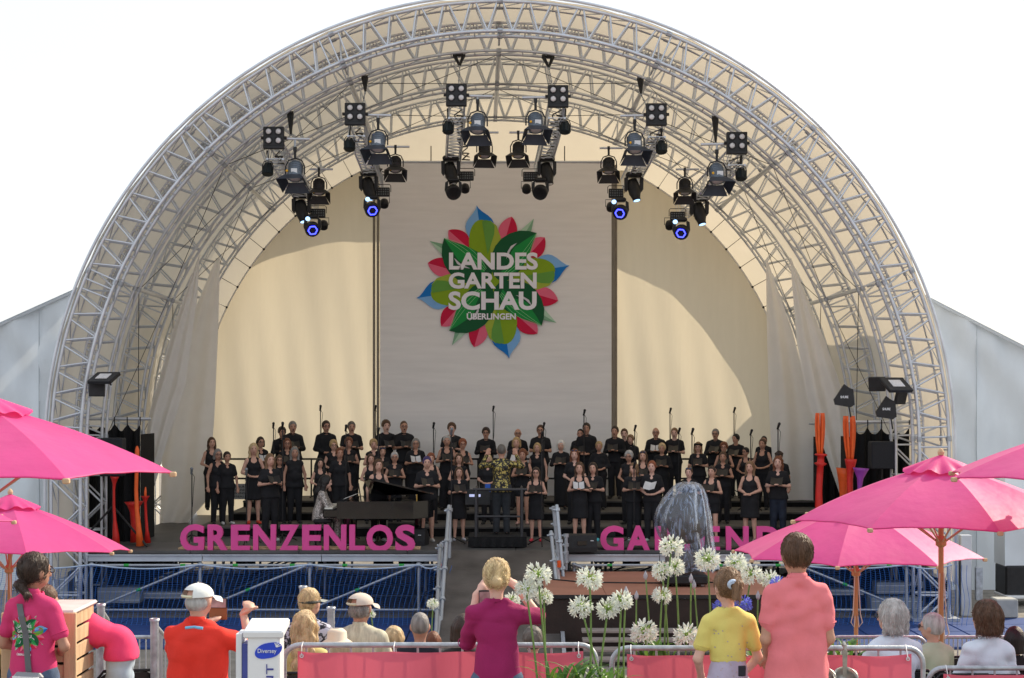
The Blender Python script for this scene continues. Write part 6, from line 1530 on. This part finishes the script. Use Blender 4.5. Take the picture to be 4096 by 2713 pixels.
# red polo
(r, hd), H = stand('man in white cap and red polo shirt filming with a tablet', 198, 584, 10.4, H=1.64, rz=PI-.12, sex='m', boxy=.074, hair=('bald','lgrey'), skin='f', top=('polo', REDP), low=('trousers', BEIG), h=.010, hh=.009, fat=1.15, wrinkle=.006, headturn=-.3, hsc=1.04,
    arms=(((-.195,-.07,.745),(-.138,-.16,.865)), ((.13,-.10,.70),(.05,-.20,.80))))
def cap(r, H, c, strap, turn, zf=.960, sc_=1.0):
    M = Matrix.Rotation(turn, 3, 'Z'); m = MB(); n = 32
    for i in range(9):
        t = PI/2*i/8
        for k in range(n):
            a = 2*PI*k/n; rx = .0525*1.06*sc_; ry = .062*1.06*sc_
            v = Vector((rx*math.cos(t)*math.cos(a)*(1+.012*math.cos(6*a)*math.sin(2*t)), ry*math.cos(t)*math.sin(a)*(1+.012*math.cos(6*a)*math.sin(2*t)), .052*math.sin(t))); m.v.append(tuple((M@v+Vector((0,.0,zf)))*H))
    m.f = [(i*n+k, i*n+(k+1)%n, (i+1)*n+(k+1)%n, (i+1)*n+k) for i in range(8) for k in range(n) if not (i < 3 and abs((k+.5)/n-.25) < .085)]; m.mi = [0]*len(m.f)
    hat = m.build('cap', c, r, True, world=False)
    m = MB(); m.grid(lambda u, v: tuple((M@Vector(((u-.5)*.09, -.055-.055*v*math.sqrt(max(0,1-(2*u-1)**2*.6)), .002-.012*v-.02*(2*u-1)**2))+Vector((0,0,zf)))*H), 12, 6); m.build('peak', c, hat, True, world=False)
    m = MB(); m.path([tuple((M@Vector((.0555*math.cos(R(a)), .066*math.sin(R(a)), .004))+Vector((0,0,zf)))*H) for a in range(58, 123, 8)], .006*H, 5); m.build('strap', strap, hat, world=False)
    m = MB(); m.ball(tuple((Vector((0,0,zf+.053)))*H), .006, 8, 4); m.build('button', c, hat, world=False)
CREAM = mat('cream_strap', (.6,.58,.42), .7)
cap(r, H, mat('white_cap_cloth', (.74,.76,.74), .85, 0, .05, 10, .2, 90), CREAM, -.55, zf=.952, sc_=1.02)
m = MB(); m.path([on_surface([o_ for o_ in r.children if o_.name.startswith('polo')][0], [(x, .835*H-abs(x)*.1)])[0] for x in (-.06,-.03,0,.03,.06)], .010, 6); m.build('neck_tape', mat('light_blue_tape', (.2,.5,.75), .8), r, world=False)
tb = phone('dark tablet phone in a brown case held up by the man in red', 218, 603, 10.85, .125, .07, rz=-.1, back=(.02,.02,.022), name='tablet')
m = MB(); m.box((0,.004,-.072), (.125,.008,.085), bev=.003); m.build('case_flap', mat('brown_leather', (.25,.10,.04), .5), tb, world=False)
# staff woman left, bending woman, crate
(r, hd), H = stand('staff woman with dark ponytail in a pink shirt printed with the flower logo', 33.5, 556.5, 10.9, rz=PI-.28, hair=('lowpony','dark'), skin='t', top=('polo', PNK), low=('jeans', JEAN), pose='low', h=.010, hh=.009, fat=.98, sw=.96, wrinkle=.004, headturn=-.45, glasses=True, strands=800)
sh_ = [o_ for o_ in r.children if o_.name.startswith('polo')][0]
me = sh_.data; bvs = BVHTree.FromPolygons([v.co for v in me.vertices], [p.vertices for p in me.polygons])
def shirt_map(v):
    h_ = bvs.ray_cast(Vector((-v.x, .7, v.z)), Vector((0,-1,0))); yy = h_[0].y if h_[0] else .12
    return Vector((-v.x, yy+.003-v.y*1.0, v.z))
def shirt_logo():
    n0 = set(bpy.data.objects); logo(sh_, (0.0, .70*H), .00023, 0.0, M=shirt_map, step=.0007)
    for s, z0, z1, x in (('LANDES', .722, .735, .052), ('GARTEN', .702, .715, .052), ('SCHAU', .682, .695, .052), ('ÜBERLINGEN', .612, .622, .055)):
        text('lettering', s, mat('shirt_white', (.75,.72,.72), .8), -x, x, z0*H, z1*H, -.007, sh_, ext=.001, bold=.02, M=shirt_map)
shirt_logo()
m = MB(); pts = [(-.055,.815),(-.02,.77),(.01,.70),(.03,.62),(.045,.55)]
S2 = on_surface(sh_, [(-x*-1*-1, z*H) for x, z in pts]); 
m = MB(); 
for (x, z), p in zip(pts, S2): m.v += [p+Vector((.022,.006,0)), p+Vector((-.022,.006,0)), p+Vector((.022,.012,0)), p+Vector((-.022,.012,0))]
m.f = [(4*i+2, 4*i+3, 4*i+7, 4*i+6) for i in range(4)]+[(4*i, 4*i+2, 4*i+6, 4*i+4) for i in range(4)]+[(4*i+1, 4*i+5, 4*i+7, 4*i+3) for i in range(4)]; m.mi = [0]*len(m.f)
bag = thing('sling_bag', 'grey and white sling bag with round star badge at the hip of the staff woman', 'bag', r.location, r.rotation_euler.z)
m.build('strap', mat('grey_webbing', (.13,.13,.14), .8), bag, world=False)
bc = Vector((-.085, .19, .505*H))
m = MB(); m.box(bc, (.22,.07,.17), bev=.025); m.build('pouch', mat('grey_vinyl', (.22,.23,.25), .4), bag, world=False)
m = MB(); m.box(bc+Vector((0,.037,.055)), (.20,.008,.014)); m.build('piping', WHITE, bag, world=False)
m = MB(); m.lathe([(.036,0),(.036,.004),(.001,.004)], bc+Vector((0,.036,-.02)), 18, Matrix.Rotation(R(-90),3,'X')); m.build('badge', mat('badge_grey', (.4,.4,.42), .5), bag, world=False)
m = MB(); st = [(math.sin(PI*k/5)*(.022 if k % 2 == 0 else .009), math.cos(PI*k/5)*(.022 if k % 2 == 0 else .009)) for k in range(10)]; m.add([bc+Vector((x,.0425,z-.02)) for x, z in st], [tuple(range(10))]); m.build('star', WHITE, bag, world=False)
D = 11.7; c = P(121, 0, D)
person('woman in a pink staff shirt and light jeans bending over behind the crate', ST, (c.x, D, gz(D)+.13), H=1.68, rz=-PI/2+.1, hair=('short','brown'), skin='t', top=('tee', cloth('hot_pink_shirt', (.80,.05,.16))), low=('jeans', LJ), h=.013, hh=.012, lean=1.0, fat=.92, wrinkle=.006,
    arms=(((-.12,-.13,.709),(-.11,-.25,.63)), ((.12,-.11,.70),(.12,-.235,.62))))
def crate():
    D = 11.1; x0 = P(4,0,D).x; x1 = P(75,0,D).x; g = gz(D); zt = P(0,612.5,D).z; r = thing('slatted_crate', 'tall pale wooden slatted crate behind the staff woman', 'crate', ((x0+x1)/2, D, g))
    n = int((zt-g)/.118)
    for k in range(n):
        z = zt-.06-.118*k
        m = MB(); m.box(((x0+x1)/2, D, z), (x1-x0-.10, .02, .098), bev=.003); m.build('slat', WOOD, r)
        m = MB(); m.box((x1-.03, D+.3, z), (.018, .55, .098), bev=.003); m.build('slat', WOOD, r)
    for x in (x0+.03, x1-.03): m = MB(); m.box((x, D-.012, (zt+g)/2), (.085,.035,zt-g), bev=.004); m.build('corner_post', WOOD, r)
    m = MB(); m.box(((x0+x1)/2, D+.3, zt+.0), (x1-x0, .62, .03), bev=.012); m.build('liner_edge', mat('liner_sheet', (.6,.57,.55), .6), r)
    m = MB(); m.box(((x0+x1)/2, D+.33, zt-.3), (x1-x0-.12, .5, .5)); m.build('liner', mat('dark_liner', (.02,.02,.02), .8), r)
crate()
def dispenser():
    D = 10.0; x0 = P(250,0,D).x; x1 = P(282,0,D).x; z1 = P(0,632,D).z; g = gz(D); r = thing('disinfectant_stand', 'white disinfectant dispenser column with blue oval emblem and vertical lettering', 'dispenser', ((x0+x1)/2, D, g), 0)
    m = MB(); m.box(((x0+x1)/2, D, (z1+g)/2), (x1-x0,.2,z1-g), bev=.012); m.build('column', WHITE, r)
    m = MB(); m.box(((x0+x1)/2+.0, D+.03, z1+.02), (x1-x0+.05,.3,.05), rx=R(8), bev=.01); m.build('lid', WHITE, r)
    xa = P(243,0,D).x; m = MB(); m.box(((xa+x0)/2-.005, D+.05, (z1+g)/2-.02), (x0-xa-.01,.16,z1-g-.1)); m.build('side_panel', mat('navy_panel', (.06,.08,.32), .5), r)
    m = MB(); m.box(((xa+x0)/2-.045, D+.08, (z1+g)/2), (.035,.2,z1-g-.02)); m.build('side_edge', WHITE, r)
    q = Matrix.Rotation(R(90),3,'X'); c = P(271, 648, D); c.y = D-.102
    m = MB(); n = 28; pts = [(math.copysign(abs(math.cos(2*PI*k/n))**.8, math.cos(2*PI*k/n))*.085, math.sin(2*PI*k/n)*.048+.018*math.cos(2*PI*k/n)) for k in range(n)]
    m.prism([(c.x+x, c.z+z) for x, z in pts], c.y-.004, c.y+.002); m.build('oval_emblem', mat('emblem_blue', (.02,.06,.55), .5), r)
    text('lettering', 'Diversey', WHITE, c.x-.066, c.x+.05, c.z-.022, c.z+.012, c.y-.005, r, bold=.0)
    m = MB(); 
    for a in (20,50,80,110): m.tube((c.x+.05, c.y-.006, c.z+.022), (c.x+.05+.028*math.cos(R(a)), c.y-.006, c.z+.022+.028*math.sin(R(a))), .003, 4)
    m.build('emblem_bird', WHITE, r)
    off = Vector(r.location); L_ = .74; bx_ = P(276,0,D).x; tz = P(0,661.5,D).z
    M = Matrix.Translation(Vector((bx_, D-.102, tz-L_))-off) @ Matrix.Rotation(R(-90), 4, 'Y')
    text('lettering', 'DISINFECTANT', mat('navy_print', (.05,.06,.3), .5), 0, L_, 0, .046, 0, r, ext=.003, bold=0, M=M)
dispenser()
# seated audience
FLOR = pattern('floral_shirt', (.55,.55,.66), (.02,.02,.03), 16, .06, 0, .8); STRI = mat('striped_shirt', (.52,.50,.38), .85, 0, .25, 34, .1, 60, stretch=(1,1,.02))
r, hd = seat('woman with cropped blond hair and dark sun visor in a floral shirt', 309, 591, 14.0, 1.74, rz=PI-.15, hair=('crop','lblond'), skin='f', top=('shirt', FLOR), headturn=-.35, fat=1.1, strands=500)
m = MB(); n = 24; 
m = MB(); m.path([(.052*1.74*math.cos(2*PI*k/24), -.01+.062*1.74*math.sin(2*PI*k/24), (.945-.47)*1.74) for k in range(25)], .013, 6); vb = m.build('visor_band', mat('dark_visor', (.04,.045,.04), .7), r, world=False)
m = MB(); m.grid(lambda u, v: (-.06-.05*v, -.11-.07*v+(u-.5)*.14, .827-.02*v), 6, 4); m.build('visor_peak', mat('grey_visor', (.25,.27,.25), .7), vb, world=False)
r, hd = seat('woman with long wavy blonde hair sitting in front of the visor woman', 304.6, 616, 12.9, 1.62, rz=PI, strands=900, hair=('longw','lblond'), skin='p', top=('tee', cloth('yellow_white_top', (.6,.5,.2))), fat=1.0, hsc=1.12)
r, hd = seat('man in cream cap and pale striped shirt facing the stage', 360, 595.5, 13.5, 1.78, rz=PI-.1, sex='m', hair=('bald','grey'), skin='m', top=('shirt', STRI), fat=1.12, strands=300, headturn=-.2, hsc=1.06)
cap(r, 1.78, mat('cream_cap_cloth', (.62,.55,.47), .85, 0, .05, 10, .2, 90), MATS['cream_strap'], -.6, zf=.952-.47+.006, sc_=1.06)
seat('person with short blond hair low behind the chair row', 394, 631, 14.8, 1.6, rz=PI, hair=('curly','lblond'), skin='f', top=('tee', CLB)); seat('man with cropped grey hair in a dark shirt sitting in the middle row', 420, 616.5, 14.6, 1.66, rz=PI, sex='m', hair=('crop','grey'), skin='m', top=('tee', cloth('navy_shirt', (.015,.017,.03))), fat=1.0, hsc=1.1)
seat('child with reddish hair barely showing right of the cropped man', 433, 634, 15.4, 1.3, rz=PI, hair=('bob','auburn'), skin='f', top=('tee', CLB)); seat('dark brown-haired person half hidden by the magenta woman', 463, 620, 14.2, 1.62, rz=PI, hair=('wavy','dark'), skin='f', top=('tee', cloth('black_top', (.02,.02,.02))), hsc=1.15)
seat('person with ruffled grey-brown hair right of the magenta woman', 533, 631, 14.8, 1.6, rz=PI, hair=('curly','ggrey'), skin='f', top=('tee', CLB))
seat('grey-haired man with glasses in a light blue-white shirt at the right', 893, 604, 12.6, 1.80, rz=PI+.35, sex='m', hair=('bob','lgrey'), skin='f', top=('shirt', WSH), fat=1.15, glasses=True, headturn=.35, wrinkle=.006, hsc=1.08, strands=800)
seat('person with close-cropped pale hair beside the large parasol pole', 933, 616.5, 14.6, 1.66, rz=PI+.5, sex='m', hair=('short','lgrey'), skin='f', top=('tee', cloth('pale_green_tee', (.45,.55,.40))), headturn=.5, glasses=True)
r, hd = seat('woman with a brown bob and sunglasses on her head in a white shirt', 987.5, 606, 12.2, 1.70, rz=PI+.25, hair=('bob','brown'), skin='f', top=('shirt', WSH), fat=1.0, headturn=.3, wrinkle=.006, hsc=1.12, strands=900)
m = MB()
for s in (-1,1): m.ball((s*.045,-.02,(.995-.47)*1.70),(.03,.03,.016),8,5)
m.build('sunglasses', MATS['sunglass_lens'], r, True, world=False)
seat('dark-haired head low at the right picture edge', 1015, 630, 14.6, 1.62, rz=PI, hair=('wavy','black'), skin='t', top=('tee', CLB)); seat('dark blue shirted person cut by the left picture edge', -3, 640, 11.6, 1.6, rz=PI-.4, hair=('bob','blond'), skin='f', top=('shirt', cloth('navy_shirt', (.015,.017,.03))))
h_ = thing('straw_hat', 'cream straw hat between the wavy blonde and the cap man', 'hat', P(337, 640, 13.2)); m = MB(); m.lathe([(.13,-.02),(.10,0),(.085,.01),(.08,.07),(.05,.095),(.001,.085)], h_.location, 20); m.build('crown', mat('cream_straw', (.7,.62,.5), .8), h_, True)
# ------------------------------------------------------------------ ladles on the fence
for px, lab in ((822, 'steel ladle hanging on the barrier next to the salmon polo man'), (844, 'steel ladle hanging on the barrier, right one of the pair')):
    a = P(px, 648, 10.85); t = thing('ladle', lab, 'ladle', a, group='steel ladles hung over the barrier'); LM = mat('worn_steel', (.36,.36,.34), .35, .75, .25, 20)
    m = MB(); z1 = P(0,679,10.85).z
    m.add([a+Vector((-.018,-.03,-.01)),a+Vector((.018,-.03,-.01)),Vector((a.x+.010,a.y-.03,z1+.02)),Vector((a.x-.014,a.y-.03,z1+.02)),a+Vector((-.018,-.034,-.01)),a+Vector((.018,-.034,-.01)),Vector((a.x+.010,a.y-.034,z1+.02)),Vector((a.x-.014,a.y-.034,z1+.02))], [(0,1,2,3),(7,6,5,4),(0,4,5,1),(1,5,6,2),(2,6,7,3),(3,7,4,0)])
    m.path([a+Vector((0,-.032,-.01)), a+Vector((0,-.03,.022)), a+Vector((0,0,.034)), a+Vector((0,.03,.015))], .013, 6); m.build('handle', LM, t)
    m = MB(); m.lathe([(.006,-.09),(.05,-.075),(.078,-.03),(.085,0),(.080,0),(.07,-.03),(.045,-.068),(.003,-.08)], (a.x+.0, a.y-.06, z1+.03), 20, Matrix.Rotation(R(40),3,'X')); m.build('bowl', LM, t, True)
# ------------------------------------------------------------------ agapanthus
PET = mat('white_petal', (.78,.80,.76), .6, 0, .05, 40, trans=.3, tcol=(.8,.85,.75)); PEB = mat('blue_petal', (.16,.18,.72), .6, 0, .15, 40, trans=.3, tcol=(.25,.3,.85)); PED = mat('green_pedicel', (.28,.42,.08), .6, 0, .2, 20); STM = mat('green_stem', (.14,.24,.06), .55, 0, .2, 12); BUD = mat('mauve_bud', (.36,.36,.40), .6, 0, .2, 20)
LEAF = mat('strap_leaf', (.07,.17,.035), .45, 0, .3, 8, trans=.25, tcol=(.2,.4,.06))
def umbel(seed, blue=False, n=40):
    rn = random.Random(seed); p = MB(); g = MB()
    for i in range(n):
        u = 1-1.75*(i+.5)/n; a = i*2.39996+rn.uniform(-.2,.2); s = math.sqrt(max(0, 1-u*u)); d = Vector((s*math.cos(a), s*math.sin(a), u)).normalized()
        if u < -.45 and rn.random() < .5: continue
        L1 = rn.uniform(.038,.052) if u < .75 else .05; tip = d*L1; g.path([Vector((0,0,0)), tip*.5+Vector((0,0,.006)), tip], .0018, 4)
        ax = (d+Vector((0,0,-.35 if u < .5 else .1))).normalized(); q = ax.to_track_quat('Z','Y')
        if u > .62 or rn.random() < .15:      # closed buds near the crown
            p.lathe([(.002,0),(.0065,.008),(.006,.02),(.001,.032)], tip, 6, q.to_matrix()); continue
        p.lathe([(.0025,0),(.006,.010)], tip, 6, q.to_matrix(), False)
        for k in range(6):
            t = 2*PI*k/6+rn.uniform(-.15,.15); e = lambda r_, z, w_: [tip+q@Vector((r_*math.cos(t)-w_*math.sin(t), r_*math.sin(t)+w_*math.cos(t), z)), tip+q@Vector((r_*math.cos(t)+w_*math.sin(t), r_*math.sin(t)-w_*math.cos(t), z))]
            v = e(.005,.009,.003)+e(.013,.025,.0062)+e(.026,.034+rn.uniform(-.006,.004),.0012)
            p.add(v, [(0,1,3,2),(2,3,5,4)])
    return p, g
UM = {}
def flower(px, py, D, label, R_=13, base=None, kind='white', sd_=1):
    c = P(px, py, D); b = P(*(base or (px+4, 700)), D); b.z = min(b.z, gz(D)+.35); sc_ = R_*D/F/.083
    t = thing('agapanthus', label, 'flower', (b.x, D, b.z), group='agapanthus flowers between the barriers' if kind != 'bud' else 'closed agapanthus buds')
    bend = random.uniform(-.02,.02); pts = [b.lerp(c, i/10)+Vector((bend*math.sin(PI*i/10)*2, 0, 0)) for i in range(11)]
    if kind == 'bud':
        m = MB(); m.path(pts, .006, 6, [.0075-.002*i/10 for i in range(11)]); m.build('stem', STM, t, smooth=True)
        m = MB(); m.lathe([(.005,-.03),(.015,-.012),(.016,.006),(.006,.03),(.001,.04)], c, 10); m.build('bud', BUD, t, smooth=True); return
    m = MB(); m.path(pts, .006, 6, [.0085-.0025*i/10 for i in range(11)]); m.build('stem', STM, t, smooth=True)
    key = (sd_ % 4, kind)
    if key not in UM:
        p, g = umbel(sd_ % 4, kind == 'blue'); o1 = p.build('florets', PEB if kind == 'blue' else PET, None, True); o2 = g.build('pedicels', PED, None); UM[key] = (o1.data, o2.data); bpy.data.objects.remove(o1); bpy.data.objects.remove(o2)
    for nm, me in zip(('florets','pedicels'), UM[key]):
        o = bpy.data.objects.new(nm, me); COL.objects.link(o); o.parent = t; o.location = c-t.location; o.rotation_euler = (random.uniform(-.2,.2), random.uniform(-.2,.2), random.uniform(0,6)); o.scale = (sc_,)*3; o['kind'] = 'stuff'
FLW = [(538,575,10.3,'white agapanthus head, topmost right of the magenta woman',14,(557,700)),(526,590,10.25,'white agapanthus head touching the magenta woman elbow',12.5,(541,700)),(544,597,10.35,'white agapanthus head just below the topmost one beside the magenta woman',10,(560,700)),(512,600,10.9,'white agapanthus head partly behind the magenta woman neck',9,(520,700)),
 (589.5,579,10.3,'white agapanthus head standing alone over the platform',14,(580,700)),(581,607,10.3,'white agapanthus head below the lone one over the platform',13,(625,700)),(608,609,10.35,'white agapanthus head at the left of the close pair',13,(596,700)),(621,601,10.4,'white agapanthus head at the right of the close pair',12.5,(606,700)),
 (671.5,547,11.8,'white agapanthus head, highest, before the plastic cover',13.5,(668,700)),(662,571,11.8,'white agapanthus head under the highest one, left of two',11.5,(668,700)),(675,567,11.9,'greenish white agapanthus head under the highest one, right of two',11,(672,700)),(662,596,11.7,'small white agapanthus head low before the dark skirt',10.5,(668,700)),
 (644,632,11.5,'wide white agapanthus head just over the barrier, left one',15,(652,700)),(687,636,11.4,'wide white agapanthus head just over the barrier beside the yellow top',14.5,(690,700)),(707.5,560,11.8,'white agapanthus head at the foot of the plastic cover right side',14,(703,700)),(735.5,563,11.9,'white agapanthus head above the ponytail of the yellow top girl',12,(741,700)),
 (751,575,11.8,'white agapanthus head right of the ponytail',12,(742,700)),(770,580,11.8,'white agapanthus head left of the salmon polo shoulder',11.5,(778,700)),(371,614,16,'white agapanthus head behind the cream cap man',5,(378,680)),(433,604,17,'small white agapanthus head at the left hand rail',6.5,(436,680))]
for i, f in enumerate(FLW): flower(f[0], f[1], f[2], f[3], f[4], f[5], 'white', i)
flower(778, 584, 11.6, 'violet blue agapanthus head behind the salmon polo shoulder', 9, (782,700), 'blue', 1); flower(743, 604, 11.6, 'violet blue agapanthus head right of the yellow top girl neck', 10, (760,700), 'blue', 2); flower(719, 606, 11.6, 'violet blue agapanthus head left of the yellow top girl neck', 7, (722,700), 'blue', 3)
for px, py, D, lab in ((645.5,576,11.7,'closed bud on a tall stem left of the highest flower'),(636.5,596,11.7,'closed bud before the dark skirt left of the tall bud'),(626,592,10.6,'closed bud rising from the close pair'),(691,579,11.6,'closed mauve bud beside the castor of the wrapped spotlight'),(694,585,11.65,'smaller closed bud next to the mauve one'),(758,596,11.7,'closed bud between the yellow top girl and salmon polo man')):
    flower(px, py, D, lab, 5, (px+6, 700), 'bud')
def leaves(px, D, py0, n, spread, L_, label, sd_):
    rn = random.Random(sd_); b = P(px, py0, D); t = thing('agapanthus_leaves', label, 'plant', b, group='strap-leaved clumps')
    for i in range(n):
        a = rn.uniform(0, 2*PI); ln = L_*rn.uniform(.7,1.15); out_ = spread*rn.uniform(.3,1); w_ = rn.uniform(.012,.02)
        m = MB(); N_ = 7; base = b+Vector((rn.uniform(-.12,.12), rn.uniform(-.1,.1), -.1))
        s = Vector((-math.sin(a), math.cos(a), 0))
        for k in range(N_+1):
            u = k/N_; p = base+Vector((math.cos(a)*out_*u**1.5, math.sin(a)*out_*u**1.5*.7, ln*(u-.45*u**2.6))); ww = w_*(1-u**3)*(.6+.4*math.sin(PI*u))+.001
            m.v += [p+s*ww, p+Vector((0,0,-.3*ww)), p-s*ww]
        m.f = [q for k in range(N_) for q in ((3*k,3*k+1,3*k+4,3*k+3),(3*k+1,3*k+2,3*k+5,3*k+4))]; m.mi = [0]*len(m.f)
        m.build('leaf', LEAF, t, smooth=True)
leaves(566, 10.2, 676, 26, .30, .32, 'dark green strap leaves in front of the left barrier end', 1); leaves(597, 10.25, 680, 16, .24, .30, 'green strap leaves at the gap between the two barriers', 2)
leaves(655, 11.6, 652, 26, .32, .34, 'green strap leaves behind the barrier under the wide white heads', 3); leaves(760, 11.6, 656, 26, .30, .34, 'green strap leaves between the yellow top girl and salmon polo man', 4); leaves(836, 11.9, 652, 22, .30, .30, 'green strap leaves right of the salmon polo man', 5); leaves(618, 12.2, 672, 22, .2, .22, 'light green leaves in the gap between the barriers', 6)
# planter tubs hold the clumps
for px, D, lab in ((575,10.2,'dark planter tub under the flowers in front of the left barrier'),(660,11.7,'dark planter tub behind the right barrier, left one'),(765,11.7,'dark planter tub behind the right barrier, middle one'),(836,11.95,'dark planter tub behind the right barrier, right one')):
    c = P(px, 0, D); t = thing('planter_tub', lab, 'planter', (c.x, D, gz(D)), group='planter tubs under the agapanthus')
    m = MB(); m.lathe([(.25,0),(.30,.02),(.36,.36),(.38,.40),(.35,.40),(.34,.36),(.001,.35)], (c.x, D, gz(D)), 24); m.build('tub', mat('dark_tub', (.05,.045,.04), .7), t, True)
